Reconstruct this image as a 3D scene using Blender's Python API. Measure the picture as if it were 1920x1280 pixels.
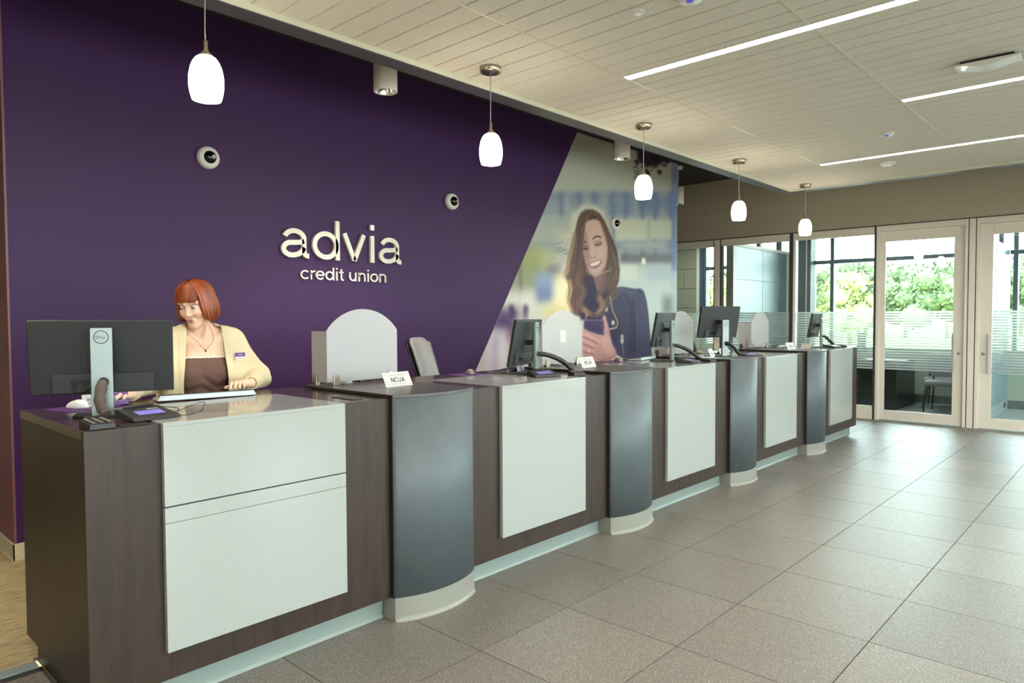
import bpy, bmesh, math, random
import numpy as np
from mathutils import Matrix, Vector, Euler

for _o in list(bpy.data.objects):
    bpy.data.objects.remove(_o, do_unlink=True)
scene = bpy.context.scene
COL = scene.collection
PI = math.pi
rnd = random.Random(7)

# ------------------------------------------------------------------ camera
CAM_H = 1.4496
YAW, PITCH, ROLL = 0.82459, -0.03511, -0.00443
_f = Vector((math.sin(YAW) * math.cos(PITCH), math.cos(YAW) * math.cos(PITCH), math.sin(PITCH)))
_r = Vector((math.cos(YAW), -math.sin(YAW), 0))
_u = _r.cross(_f)
_r2 = _r * math.cos(ROLL) + _u * math.sin(ROLL)
_u2 = _u * math.cos(ROLL) - _r * math.sin(ROLL)
cam_data = bpy.data.cameras.new('camera')
cam = bpy.data.objects.new('camera', cam_data)
COL.objects.link(cam)
cam.matrix_world = Matrix(((_r2.x, _u2.x, -_f.x, 0), (_r2.y, _u2.y, -_f.y, 0), (_r2.z, _u2.z, -_f.z, CAM_H), (0, 0, 0, 1)))
cam_data.sensor_width = 36.0
cam_data.lens = 36.0 * 1303.22 / 1920.0
cam_data.clip_start = 0.02
cam_data.clip_end = 500
scene.camera = cam

# ------------------------------------------------------------------ sky, exposure
world = bpy.data.worlds.new('sky')
scene.world = world
world.use_nodes = True
_bg = world.node_tree.nodes['Background']
_bg.inputs['Color'].default_value = (0.86, 0.97, 1.0, 1)
_bg.inputs['Strength'].default_value = 20.0
scene.view_settings.view_transform = 'Standard'
scene.view_settings.look = 'None'
scene.view_settings.exposure = 0.12
scene.view_settings.gamma = 1.0
scene.view_settings.use_curve_mapping = False
scene.cycles.use_denoising = True
scene.cycles.max_bounces = 10
scene.cycles.diffuse_bounces = 5
scene.cycles.glossy_bounces = 4
scene.cycles.transparent_max_bounces = 16
scene.cycles.transmission_bounces = 6
scene.cycles.caustics_reflective = False
scene.cycles.caustics_refractive = False
scene.cycles.sample_clamp_indirect = 4.0

LED_STRENGTH = 47.0
PENDANT_STRENGTH = 34.0
SPOT_POWER = 150.0

# ------------------------------------------------------------------ materials
MATS = {}
def srgb(r, g, b):
    def c(x):
        x /= 255.0
        return x / 12.92 if x <= 0.04045 else ((x + 0.055) / 1.055) ** 2.4
    return (c(r), c(g), c(b), 1.0)

class NT:
    def __init__(self, mat):
        self.t = mat.node_tree
        self.n = self.t.nodes
        self.p = self.n.get('Principled BSDF')
    def add(self, kind, **kw):
        nd = self.n.new(kind)
        for k, v in kw.items():
            if k in nd.inputs:
                nd.inputs[k].default_value = v
            else:
                setattr(nd, k, v)
        return nd
    def link(self, a, b):
        self.t.links.new(a, b)
    def pos(self, scale=(1, 1, 1), obj=False):
        if obj:
            src = self.add('ShaderNodeTexCoord').outputs['Object']
        else:
            src = self.add('ShaderNodeNewGeometry').outputs['Position']
        m = self.add('ShaderNodeMapping')
        m.inputs['Scale'].default_value = scale
        self.link(src, m.inputs['Vector'])
        return m.outputs['Vector']
    def noise(self, vec, scale, detail=3.0, rough=0.5):
        nd = self.add('ShaderNodeTexNoise', Scale=scale, Detail=detail, Roughness=rough)
        self.link(vec, nd.inputs['Vector'])
        return nd.outputs['Fac']
    def ramp(self, fac, stops, interp='LINEAR'):
        r = self.add('ShaderNodeValToRGB')
        r.color_ramp.interpolation = interp
        el = r.color_ramp.elements
        while len(el) < len(stops):
            el.new(0.5)
        for e, (p, c) in zip(el, stops):
            e.position = p
            e.color = c
        self.link(fac, r.inputs['Fac'])
        return r.outputs['Color']
    def mix(self, fac, a, b, mode='MIX'):
        m = self.add('ShaderNodeMix', data_type='RGBA', blend_type=mode)
        for sock, val in ((m.inputs['Factor'], fac), (m.inputs['A'], a), (m.inputs['B'], b)):
            pass
        ins = [s for s in m.inputs if s.enabled]
        for sock, val in zip((m.inputs[0], m.inputs[6], m.inputs[7]), (fac, a, b)):
            if hasattr(val, 'is_linked') or isinstance(val, bpy.types.NodeSocket):
                self.link(val, sock)
            else:
                sock.default_value = val
        return m.outputs[2]
    def bump(self, h, strength=0.2, dist=0.01):
        b = self.add('ShaderNodeBump', Strength=strength, Distance=dist)
        self.link(h, b.inputs['Height'])
        self.link(b.outputs['Normal'], self.p.inputs['Normal'])
    def base(self, sock):
        self.link(sock, self.p.inputs['Base Color'])

def mat(name, color=(0.8, 0.8, 0.8, 1), rough=0.5, metal=0.0, emit=None, emit_s=0.0, spec=None, coat=0.0):
    m = bpy.data.materials.new(name)
    m.use_nodes = True
    p = m.node_tree.nodes['Principled BSDF']
    p.inputs['Base Color'].default_value = color
    p.inputs['Roughness'].default_value = rough
    p.inputs['Metallic'].default_value = metal
    if spec is not None:
        p.inputs['Specular IOR Level'].default_value = spec
    if coat:
        p.inputs['Coat Weight'].default_value = coat
        p.inputs['Coat Roughness'].default_value = 0.1
    if emit is not None:
        p.inputs['Emission Color'].default_value = emit
        p.inputs['Emission Strength'].default_value = emit_s
    MATS[name] = m
    return m

def speck(name, c0, c1, scale=60.0, rough=0.5, amount=0.5, metal=0.0, bump=0.0, obj=False, stretch=(1, 1, 1), detail=3.0, spec=None, coat=0.0):
    """two tones mixed by noise"""
    m = mat(name, c0, rough, metal, spec=spec, coat=coat)
    t = NT(m)
    v = t.pos(stretch, obj)
    f = t.noise(v, scale, detail)
    t.base(t.ramp(f, [(0.5 - amount / 2, c0), (0.5 + amount / 2, c1)]))
    if bump:
        t.bump(f, bump, 0.004)
    return m

mat('white_paint', srgb(232, 230, 222), 0.5)
mat('white_plastic', srgb(225, 226, 222), 0.35)
mat('black_plastic', srgb(24, 24, 25), 0.4)
mat('dark_grey_plastic', srgb(40, 41, 42), 0.45)
mat('charcoal', srgb(24, 25, 26), 0.5)
mat('nickel', srgb(176, 168, 150), 0.28, 1.0)
mat('chrome', srgb(210, 212, 210), 0.1, 1.0)
mat('silver_plastic', srgb(160, 168, 170), 0.34, 0.3)
mat('stand_metal', srgb(128, 138, 136), 0.36, 0.55)
mat('rubber_trim', srgb(128, 141, 136), 0.38)
mat('pod_trim', srgb(134, 134, 125), 0.4)
mat('wall_trim', srgb(196, 186, 158), 0.45)
mat('dark_edge', srgb(30, 26, 22), 0.5)
mat('warm_lit_purple', srgb(116, 70, 82), 0.5)  # wall purple made lighter and redder: warm light put into the colour
mat('black_kick', srgb(26, 25, 23), 0.45)
mat('letter_face', srgb(222, 222, 206), 0.12, coat=0.5)
mat('soffit', srgb(92, 92, 94), 0.35, 0.35)
mat('soffit_lip', srgb(208, 208, 190), 0.45)
mat('ceiling_bar', srgb(216, 211, 194), 0.5)
mat('frame_paint', srgb(226, 219, 203), 0.42)
mat('gasket', srgb(58, 55, 50), 0.6)
mat('dark_mullion', srgb(78, 98, 106), 0.4)
mat('upper_dark', srgb(40, 38, 40), 0.8)
mat('ink', srgb(22, 22, 26), 0.6)
mat('paper', srgb(200, 198, 188), 0.5)
mat('purple_print', srgb(92, 38, 128), 0.45)
mat('purple_mat', srgb(74, 34, 104), 0.7)
mat('lilac_screen', srgb(120, 112, 190), 0.25, emit=srgb(120, 112, 196), emit_s=0.35)
mat('screen_black', srgb(12, 13, 15), 0.15)
mat('led', (1, 1, 1, 1), 0.5, emit=(1.0, 0.95, 0.88, 1), emit_s=LED_STRENGTH)
mat('added_office_led', (1, 1, 1, 1), 0.5, emit=(1.0, 0.98, 0.95, 1), emit_s=14.0)
mat('pendant_glass', (1, 1, 1, 1), 0.3, emit=(1.0, 0.86, 0.68, 1), emit_s=PENDANT_STRENGTH)
mat('lamp_core', (1, 1, 1, 1), 0.3, emit=(1.0, 0.9, 0.75, 1), emit_s=6.0)
mat('sensor_blue', srgb(90, 92, 190), 0.3, emit=srgb(90, 90, 230), emit_s=0.25)
speck('corridor_tan', srgb(206, 190, 154), srgb(212, 196, 160), 60, 0.6, 0.4)
mat('brown_sleeve', srgb(78, 68, 60), 0.9)
mat('key_tan', srgb(178, 164, 130), 0.5)

def _purple():
    m = mat('purple_wall', srgb(70, 34, 86), 0.5, spec=0.2)
    t = NT(m)
    f = t.noise(t.pos(), 260, 2)
    t.base(t.ramp(f, [(0.3, srgb(55, 30, 70)), (0.7, srgb(60, 33, 76))]))
    t.bump(f, 0.08, 0.002)
_purple()
speck('taupe_wall', srgb(158, 148, 126), srgb(164, 154, 132), 200, 0.6, 0.4)
speck('cement_block', srgb(146, 150, 128), srgb(164, 168, 146), 30, 0.8, 0.5, bump=0.15)
speck('office_paint', srgb(176, 186, 172), srgb(182, 192, 178), 150, 0.6, 0.4)
speck('panel_blue', srgb(104, 126, 132), srgb(112, 134, 140), 8, 0.35, 0.5)
speck('pilaster_grey', srgb(98, 108, 108), srgb(108, 118, 116), 10, 0.6, 0.5)
speck('slate_laminate', srgb(74, 83, 86), srgb(82, 91, 93), 7, 0.52, 0.5, detail=5)
speck('slate_top', srgb(72, 70, 70), srgb(80, 78, 78), 30, 0.3, 0.5)
speck('desk_black', srgb(36, 38, 42), srgb(52, 54, 56), 6, 0.25, 0.6)
speck('grey_fabric', srgb(150, 150, 158), srgb(166, 166, 174), 300, 0.8, 0.5, obj=True)
speck('chair_grey', srgb(132, 128, 128), srgb(142, 138, 138), 200, 0.45, 0.5, obj=True)
speck('concrete', srgb(196, 196, 188), srgb(208, 208, 200), 0.8, 0.8, 0.6)
speck('grass', srgb(126, 150, 84), srgb(160, 176, 110), 0.6, 0.9, 0.7)
speck('bark', srgb(90, 78, 62), srgb(116, 100, 82), 6, 0.9, 0.6)

def _wood():
    m = mat('walnut_laminate', srgb(70, 56, 47), 0.4, spec=0.35)
    t = NT(m)
    v = t.pos((9, 9, 0.9))
    f = t.noise(v, 1.6, 6, 0.62)
    v2 = t.pos((60, 60, 2.0))
    f2 = t.noise(v2, 2.0, 3)
    c = t.ramp(f, [(0.30, srgb(33, 27, 23)), (0.5, srgb(55, 43, 34)), (0.70, srgb(40, 32, 27))])
    g = t.ramp(f2, [(0.3, (0.72, 0.72, 0.72, 1)), (0.7, (1.06, 1.06, 1.06, 1))])
    t.base(t.mix(0.6, c, g, 'MULTIPLY'))
_wood()
def _woodtop():
    m = mat('walnut_top', srgb(66, 50, 44), 0.16)
    t = NT(m)
    f = t.noise(t.pos((0.8, 12, 9)), 2.0, 5, 0.6)
    t.base(t.ramp(f, [(0.35, srgb(54, 42, 38)), (0.65, srgb(74, 57, 49))]))
_woodtop()
def _quartz(name, base, rough):
    m = mat(name, base, rough)
    t = NT(m)
    v = t.pos()
    vo = t.add('ShaderNodeTexVoronoi', Scale=240.0)
    t.link(v, vo.inputs['Vector'])
    big = t.ramp(vo.outputs['Distance'], [(0.0, (1, 1, 1, 1)), (0.16, (1, 1, 1, 1)), (0.22, (0, 0, 0, 1))])
    sel = t.ramp(t.noise(v, 130, 1), [(0.47, (0, 0, 0, 1)), (0.55, (0.8, 0.8, 0.8, 1))])
    fac = t.mix(1.0, big, sel, 'MULTIPLY')
    base2 = t.ramp(t.noise(v, 220, 2), [(0.35, tuple(c * 0.93 for c in base[:3]) + (1,)), (0.65, base)])
    t.base(t.mix(fac, base2, srgb(104, 101, 95)))
_quartz('quartz', srgb(158, 163, 158), 0.08)

def _terrazzo():
    m = mat('terrazzo_tile', srgb(150, 145, 138), 0.38)
    t = NT(m)
    v = t.pos()
    vo = t.add('ShaderNodeTexVoronoi', Scale=150.0)
    t.link(v, vo.inputs['Vector'])
    chip = t.ramp(vo.outputs['Distance'], [(0.0, (1, 1, 1, 1)), (0.26, (1, 1, 1, 1)), (0.36, (0, 0, 0, 1))])
    vo2 = t.add('ShaderNodeTexVoronoi', Scale=105.0)
    t.link(t.pos((1, 1, 1)), vo2.inputs['Vector'])
    dark = t.ramp(vo2.outputs['Distance'], [(0.0, (1, 1, 1, 1)), (0.13, (1, 1, 1, 1)), (0.2, (0, 0, 0, 1))])
    b = t.ramp(t.noise(v, 260, 2), [(0.3, srgb(102, 97, 91)), (0.7, srgb(123, 117, 110))])
    chips = t.ramp(vo.outputs['Color'], [(0.0, srgb(154, 147, 134)), (0.45, srgb(178, 170, 155)), (0.8, srgb(128, 121, 111))])
    c = t.mix(chip, b, chips)
    c = t.mix(dark, c, srgb(66, 64, 66))
    info = t.add('ShaderNodeObjectInfo')
    tone = t.ramp(info.outputs['Random'], [(0.0, (0.88, 0.88, 0.88, 1)), (1.0, (1.06, 1.06, 1.06, 1))])
    t.base(t.mix(1.0, c, tone, 'MULTIPLY'))
_terrazzo()
mat('grout', srgb(48, 43, 45), 0.7)

def _carpet(name, a, b, ang):
    m = mat(name, a, 0.95)
    t = NT(m)
    mp = t.pos((1, 1, 1))
    rot = t.add('ShaderNodeMapping')
    rot.inputs['Rotation'].default_value = (0, 0, ang)
    rot.inputs['Scale'].default_value = (6, 46, 10)
    t.link(mp, rot.inputs['Vector'])
    f = t.noise(rot.outputs['Vector'], 1.6, 4, 0.7)
    t.base(t.ramp(f, [(0.35, b), (0.62, a)]))
    t.bump(t.noise(mp, 400, 1), 0.5, 0.004)
_carpet('striped_carpet', srgb(186, 168, 122), srgb(128, 116, 92), 0.0)
_carpet('office_carpet', srgb(168, 182, 176), srgb(124, 138, 134), 0.0)

def _ceil():
    m = mat('ceiling_tile', srgb(224, 214, 196), 0.9)
    t = NT(m)
    v = t.pos()
    f = t.noise(v, 120, 4, 0.65)
    t.base(t.ramp(f, [(0.3, srgb(220, 218, 202)), (0.7, srgb(238, 231, 216))]))
    t.bump(f, 0.9, 0.008)
_ceil()

def _glass(name, tint, refl):
    m = bpy.data.materials.new(name)
    m.use_nodes = True
    nt = m.node_tree
    nt.nodes.clear()
    out = nt.nodes.new('ShaderNodeOutputMaterial')
    tr = nt.nodes.new('ShaderNodeBsdfTransparent')
    tr.inputs['Color'].default_value = tint
    gl = nt.nodes.new('ShaderNodeBsdfGlossy')
    gl.inputs['Roughness'].default_value = 0.02
    fr = nt.nodes.new('ShaderNodeFresnel')
    fr.inputs['IOR'].default_value = refl
    mx = nt.nodes.new('ShaderNodeMixShader')
    nt.links.new(fr.outputs['Fac'], mx.inputs['Fac'])
    nt.links.new(tr.outputs['BSDF'], mx.inputs[1])
    nt.links.new(gl.outputs['BSDF'], mx.inputs[2])
    nt.links.new(mx.outputs['Shader'], out.inputs['Surface'])
    MATS[name] = m
_glass('clear_glass', (0.93, 0.97, 0.96, 1), 1.45)
_glass('dark_dome', (0.04, 0.04, 0.05, 1), 1.5)

def _frost(name, color, tl, tp, rough, ior):
    """frosted sheet: diffuse + translucent + a little see-through"""
    m = bpy.data.materials.new(name)
    m.use_nodes = True
    nt = m.node_tree
    nt.nodes.clear()
    out = nt.nodes.new('ShaderNodeOutputMaterial')
    d = nt.nodes.new('ShaderNodeBsdfDiffuse')
    d.inputs['Color'].default_value = color
    t = nt.nodes.new('ShaderNodeBsdfTranslucent')
    t.inputs['Color'].default_value = color
    rf = nt.nodes.new('ShaderNodeBsdfRefraction')
    rf.inputs['Color'].default_value = color
    rf.inputs['Roughness'].default_value = rough
    rf.inputs['IOR'].default_value = ior
    g = nt.nodes.new('ShaderNodeBsdfGlossy')
    g.inputs['Roughness'].default_value = 0.3
    m1 = nt.nodes.new('ShaderNodeMixShader')
    m1.inputs['Fac'].default_value = tl
    m2 = nt.nodes.new('ShaderNodeMixShader')
    m2.inputs['Fac'].default_value = tp
    m3 = nt.nodes.new('ShaderNodeMixShader')
    m3.inputs['Fac'].default_value = 0.05
    nt.links.new(d.outputs[0], m1.inputs[1])
    nt.links.new(t.outputs[0], m1.inputs[2])
    nt.links.new(m1.outputs[0], m2.inputs[1])
    nt.links.new(rf.outputs[0], m2.inputs[2])
    nt.links.new(m2.outputs[0], m3.inputs[1])
    nt.links.new(g.outputs[0], m3.inputs[2])
    nt.links.new(m3.outputs[0], out.inputs['Surface'])
    MATS[name] = m
_frost('frosted_acrylic', (0.90, 0.90, 0.89, 1), 0.35, 0.5, 0.14, 1.08)
_frost('frost_film', (0.98, 0.98, 0.98, 1), 0.7, 0.7, 0.6, 1.3)

# ------------------------------------------------------------------ mesh helpers
class MB:
    """collects simple solids; build() links them as one mesh object"""
    def __init__(self):
        self.v, self.f, self.sm = [], [], []
    def poly(self, verts, faces, smooth=False):
        o = len(self.v)
        self.v += [tuple(p) for p in verts]
        self.f += [tuple(i + o for i in q) for q in faces]
        self.sm += [smooth] * len(faces)
        return self
    def box(self, x0, x1, y0, y1, z0, z1):
        v = [(x0, y0, z0), (x1, y0, z0), (x1, y1, z0), (x0, y1, z0), (x0, y0, z1), (x1, y0, z1), (x1, y1, z1), (x0, y1, z1)]
        return self.poly(v, [(3, 2, 1, 0), (4, 5, 6, 7), (0, 1, 5, 4), (1, 2, 6, 5), (2, 3, 7, 6), (3, 0, 4, 7)])
    def hexa(self, lo, hi):
        """eight corners: lower ring then upper ring, both counter-clockwise seen from above"""
        return self.poly(list(lo) + list(hi), [(3, 2, 1, 0), (4, 5, 6, 7), (0, 1, 5, 4), (1, 2, 6, 5), (2, 3, 7, 6), (3, 0, 4, 7)])
    def prism(self, pts, z0, z1, axis='z', smooth=False):
        """pts counter-clockwise polygon; axis is the extrusion axis"""
        n = len(pts)
        def mk(p, h):
            if axis == 'z':
                return (p[0], p[1], h)
            if axis == 'y':
                return (p[0], h, p[1])
            return (h, p[0], p[1])
        v = [mk(p, z0) for p in pts] + [mk(p, z1) for p in pts]
        fl = [tuple(range(n - 1, -1, -1)), tuple(range(n, 2 * n))]
        sd = [(i, (i + 1) % n, n + (i + 1) % n, n + i) for i in range(n)]
        if axis == 'y':
            fl = [tuple(reversed(q)) for q in fl]
            sd = [tuple(reversed(q)) for q in sd]
        self.poly(v, fl)
        o = len(self.v) - 2 * n
        self.f += [tuple(i + o for i in q) for q in sd]
        self.sm += [smooth] * n
        return self
    def lathe(self, prof, seg=24, c=(0, 0, 0), axis='z', cap=True):
        """prof: list of (radius, height)"""
        n = len(prof)
        v, fc = [], []
        for i in range(seg):
            a = 2 * PI * i / seg
            for (r, h) in prof:
                x, y = r * math.cos(a), r * math.sin(a)
                if axis == 'z':
                    v.append((c[0] + x, c[1] + y, c[2] + h))
                elif axis == 'y':
                    v.append((c[0] + x, c[1] + h, c[2] - y))
                else:
                    v.append((c[0] + h, c[1] + x, c[2] + y))
        for i in range(seg):
            j = (i + 1) % seg
            for k in range(n - 1):
                fc.append((i * n + k, j * n + k, j * n + k + 1, i * n + k + 1))
        self.poly(v, fc, True)
        if cap:
            o = len(self.v) - len(v)
            if prof[0][0] > 1e-6:
                self.f.append(tuple(o + i * n for i in range(seg - 1, -1, -1)))
                self.sm.append(False)
            if prof[-1][0] > 1e-6:
                self.f.append(tuple(o + i * n + n - 1 for i in range(seg)))
                self.sm.append(False)
        return self
    def cyl(self, r, z0, z1, c=(0, 0, 0), seg=24, axis='z'):
        return self.lathe([(r, z0), (r, z1)], seg, c, axis)
    def tube(self, pts, r, seg=8, cap=True):
        pts = [Vector(p) for p in pts]
        rs = r if isinstance(r, (list, tuple)) else [r] * len(pts)
        v, fc = [], []
        t0 = (pts[1] - pts[0]).normalized()
        nrm = t0.orthogonal().normalized()
        for i, p in enumerate(pts):
            if i == 0:
                t = t0
            elif i == len(pts) - 1:
                t = (pts[-1] - pts[-2]).normalized()
            else:
                t = ((pts[i + 1] - p).normalized() + (p - pts[i - 1]).normalized())
                t = t.normalized() if t.length > 1e-6 else t0
            nrm = (nrm - t * nrm.dot(t))
            nrm = nrm.normalized() if nrm.length > 1e-6 else t.orthogonal().normalized()
            b = t.cross(nrm)
            for k in range(seg):
                a = 2 * PI * k / seg
                v.append(p + (nrm * math.cos(a) + b * math.sin(a)) * rs[i])
        for i in range(len(pts) - 1):
            for k in range(seg):
                fc.append((i * seg + k, i * seg + (k + 1) % seg, (i + 1) * seg + (k + 1) % seg, (i + 1) * seg + k))
        self.poly(v, fc, True)
        if cap:
            o = len(self.v) - len(v)
            self.f.append(tuple(o + k for k in range(seg - 1, -1, -1)))
            self.sm.append(False)
            self.f.append(tuple(o + (len(pts) - 1) * seg + k for k in range(seg)))
            self.sm.append(False)
        return self
    def sphere(self, c, r, seg=16, rings=10):
        rr = r if isinstance(r, (list, tuple)) else (r, r, r)
        v, fc = [], []
        for j in range(rings + 1):
            th = PI * j / rings
            for i in range(seg):
                a = 2 * PI * i / seg
                v.append((c[0] + rr[0] * math.sin(th) * math.cos(a), c[1] + rr[1] * math.sin(th) * math.sin(a), c[2] - rr[2] * math.cos(th)))
        for j in range(rings):
            for i in range(seg):
                fc.append((j * seg + i, j * seg + (i + 1) % seg, (j + 1) * seg + (i + 1) % seg, (j + 1) * seg + i))
        return self.poly(v, fc, True)
    def xf(self, m):
        self.v = [tuple(m @ Vector(p)) for p in self.v]
        return self
    def mesh(self, name, material=None):
        me = bpy.data.meshes.new(name)
        me.from_pydata(self.v, [], self.f)
        me.polygons.foreach_set('use_smooth', self.sm)
        if material:
            me.materials.append(MATS[material] if isinstance(material, str) else material)
        if len(self.f) < 6000:
            bm = bmesh.new()
            bm.from_mesh(me)
            bmesh.ops.recalc_face_normals(bm, faces=bm.faces)
            bm.to_mesh(me)
            bm.free()
        me.update()
        return me
    def build(self, name, material, parent=None, bevel=0.0, seg=2):
        return link(name, self.mesh(name, material), parent, bevel, seg)

def link(name, me, parent=None, bevel=0.0, seg=2):
    o = bpy.data.objects.new(name, me)
    COL.objects.link(o)
    if parent is not None:
        o.parent = parent
    if bevel:
        b = o.modifiers.new('bevel', 'BEVEL')
        b.width = bevel
        b.segments = seg
        b.limit_method = 'ANGLE'
        b.angle_limit = math.radians(40)
    return o

def tag(o, label=None, category=None, group=None, kind=None):
    if label:
        o['label'] = label
    if category:
        o['category'] = category
    if group:
        o['group'] = group
    if kind:
        o['kind'] = kind
    return o

def thing(name, label, category, loc=(0, 0, 0), rz=0.0, group=None):
    o = bpy.data.objects.new(name, None)
    o.empty_display_size = 0.05
    COL.objects.link(o)
    o.location = loc
    o.rotation_euler = (0, 0, rz)
    return tag(o, label, category, group)

def struct(name, mb, material, bevel=0.0, label=None):
    o = mb.build(name, material, None, bevel)
    o['kind'] = 'structure'
    if label:
        o['label'] = label
    return o

def clone(o, parent=None):
    c = o.copy()
    COL.objects.link(c)
    c.parent = parent
    for ch in o.children:
        clone(ch, c)
    return c

def arc(cx, cy, rx, ry, a0, a1, n=14):
    return [(cx + rx * math.cos(math.radians(a0 + (a1 - a0) * i / n)), cy + ry * math.sin(math.radians(a0 + (a1 - a0) * i / n))) for i in range(n + 1)]
# plain grotesque letters as stroke centre lines: x-height 0.52, ascender 0.73, stroke SW
SW = 0.088
_x, _h = 0.52, SW / 2
def _glyphs():
    G = {}
    ro = arc(0.27, 0.26, 0.215, 0.216, 0, 360, 28)
    G['o'] = (0.55, [ro])
    G['c'] = (0.50, [arc(0.27, 0.26, 0.215, 0.216, 42, 318, 24)])
    G['e'] = (0.55, [[(0.06, 0.27), (0.485, 0.27)], arc(0.27, 0.26, 0.215, 0.216, 2, 318, 26)])
    G['d'] = (0.57, [arc(0.265, 0.26, 0.205, 0.216, 0, 360, 28), [(0.49, 0.0), (0.49, 0.73)]])
    G['a'] = (0.55, [arc(0.255, 0.345, 0.165, 0.132, 168, 0, 16) + [(0.42, 0.13)] + arc(0.485, 0.10, 0.065, 0.058, 180, 262, 5) + [(0.505, 0.042)],
                     [(0.42, 0.30), (0.33, 0.278), (0.24, 0.268)] + arc(0.20, 0.155, 0.135, 0.112, 95, 262, 12) + [(0.25, 0.048), (0.33, 0.075), (0.39, 0.125), (0.42, 0.19)]])
    G['v'] = (0.50, [[(0.055, 0.52), (0.25, 0.02)], [(0.25, 0.02), (0.445, 0.52)]])
    G['i'] = (0.235, [[(0.117, 0.0), (0.117, 0.52)], [(0.117, 0.63), (0.117, 0.73)]])
    G['r'] = (0.34, [[(0.105, 0.0), (0.105, 0.52)], [(0.105, 0.28)] + arc(0.30, 0.27, 0.195, 0.205, 172, 96, 8) + [(0.33, 0.474)]])
    G['t'] = (0.30, [[(0.15, 0.66), (0.15, 0.13)] + arc(0.235, 0.125, 0.085, 0.083, 180, 275, 7) + [(0.285, 0.046)], [(0.02, 0.478), (0.28, 0.478)]])
    G['u'] = (0.56, [[(0.095, 0.52), (0.095, 0.22)] + arc(0.27, 0.22, 0.175, 0.178, 180, 360, 14), [(0.455, 0.0), (0.455, 0.52)]])
    G['n'] = (0.56, [[(0.105, 0.0), (0.105, 0.52)], [(0.105, 0.28)] + arc(0.285, 0.30, 0.175, 0.178, 175, 0, 14) + [(0.46, 0.0)]])
    G['N'] = (0.73, [[(0.12, 0.0), (0.12, 0.73)], [(0.13, 0.70), (0.60, 0.03)], [(0.61, 0.0), (0.61, 0.73)]])
    G['C'] = (0.72, [arc(0.37, 0.365, 0.29, 0.325, 42, 318, 24)])
    G['U'] = (0.73, [[(0.12, 0.73), (0.12, 0.27)] + arc(0.365, 0.27, 0.245, 0.23, 180, 360, 14) + [(0.61, 0.73)]])
    G['A'] = (0.70, [[(0.06, 0.0), (0.35, 0.71)], [(0.35, 0.71), (0.64, 0.0)], [(0.17, 0.24), (0.53, 0.24)]])
    G['D'] = (0.72, [[(0.12, 0.0), (0.12, 0.73)], [(0.12, 0.686), (0.30, 0.686)] + arc(0.31, 0.365, 0.30, 0.32, 85, -85, 16) + [(0.30, 0.044), (0.12, 0.044)]])
    G['L'] = (0.58, [[(0.12, 0.73), (0.12, 0.0)], [(0.12, 0.044), (0.53, 0.044)]])
    G['E'] = (0.62, [[(0.12, 0.0), (0.12, 0.73)], [(0.12, 0.044), (0.56, 0.044)], [(0.12, 0.37), (0.52, 0.37)], [(0.12, 0.686), (0.56, 0.686)]])
    G[' '] = (0.28, [])
    return G
GLYPH = _glyphs()
def ribbon(mb, pts, w, d0, d1, sx=1.0, sy=1.0, ox=0.0, oy=0.0):
    """stroke of width w along 2D pts, extruded from y=d0 (back) to y=d1 (front); x and z span the letter plane"""
    pts = [Vector((p[0] * sx + ox, p[1] * sy + oy)) for p in pts]
    n = len(pts)
    Lp, Rp = [], []
    for i, p in enumerate(pts):
        a = (p - pts[i - 1]).normalized() if i else None
        b = (pts[i + 1] - p).normalized() if i < n - 1 else None
        closed = (pts[0] - pts[-1]).length < 1e-6
        if a is None:
            a = (pts[-1] - pts[-2]).normalized() if closed else b
        if b is None:
            b = (pts[1] - pts[0]).normalized() if closed else a
        t = (a + b).normalized()
        nn = Vector((-t.y, t.x))
        s = w / 2 / max(0.5, nn.dot(Vector((-a.y, a.x))))
        Lp.append(p + nn * s)
        Rp.append(p - nn * s)
    v = [(q.x, d0, q.y) for q in Lp] + [(q.x, d0, q.y) for q in Rp] + [(q.x, d1, q.y) for q in Lp] + [(q.x, d1, q.y) for q in Rp]
    f = []
    for i in range(n - 1):
        f += [(i, i + 1, n + i + 1, n + i), (2 * n + i, 3 * n + i, 3 * n + i + 1, 2 * n + i + 1), (i, 2 * n + i, 2 * n + i + 1, i + 1), (n + i, n + i + 1, 3 * n + i + 1, 3 * n + i)]
    f += [(0, n, 3 * n, 2 * n), (n - 1, 3 * n - 1, 4 * n - 1, 2 * n - 1)]
    mb.poly(v, f)
def word_width(s, track=0.0):
    return sum(GLYPH[c][0] + track for c in s) - track
def word(mb, s, x, z, size, d0, d1, width=None, weight=1.0, track=0.0):
    """write s from x (left) on base line z; size = ascender height"""
    k = size / 0.73
    kx = k if width is None else width / word_width(s, track)
    for c in s:
        adv, st = GLYPH[c]
        for p in st:
            ribbon(mb, p, SW * k * weight, d0, d1, kx, k, x, z)
        x += (adv + track) * kx
    return mb

def mesh_bounds(me):
    a = np.empty(len(me.vertices) * 3)
    me.vertices.foreach_get('co', a)
    a = a.reshape(-1, 3)
    return a.min(0), a.max(0)

def catmull(pts, n=6):
    pts = [Vector(p) for p in pts]
    P = [pts[0] * 2 - pts[1]] + pts + [pts[-1] * 2 - pts[-2]]
    out = []
    for i in range(1, len(P) - 2):
        for k in range(n):
            t = k / n
            a, b, c, d = P[i - 1], P[i], P[i + 1], P[i + 2]
            out.append(0.5 * ((2 * b) + (c - a) * t + (2 * a - 5 * b + 4 * c - d) * t * t + (3 * b - a - 3 * c + d) * t ** 3))
    out.append(pts[-1])
    return out

# ================================================================== SETTING
TX0, TY0, TS = 2.6959, 0.9047, 0.6096
FAR_X = 10.5

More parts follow.
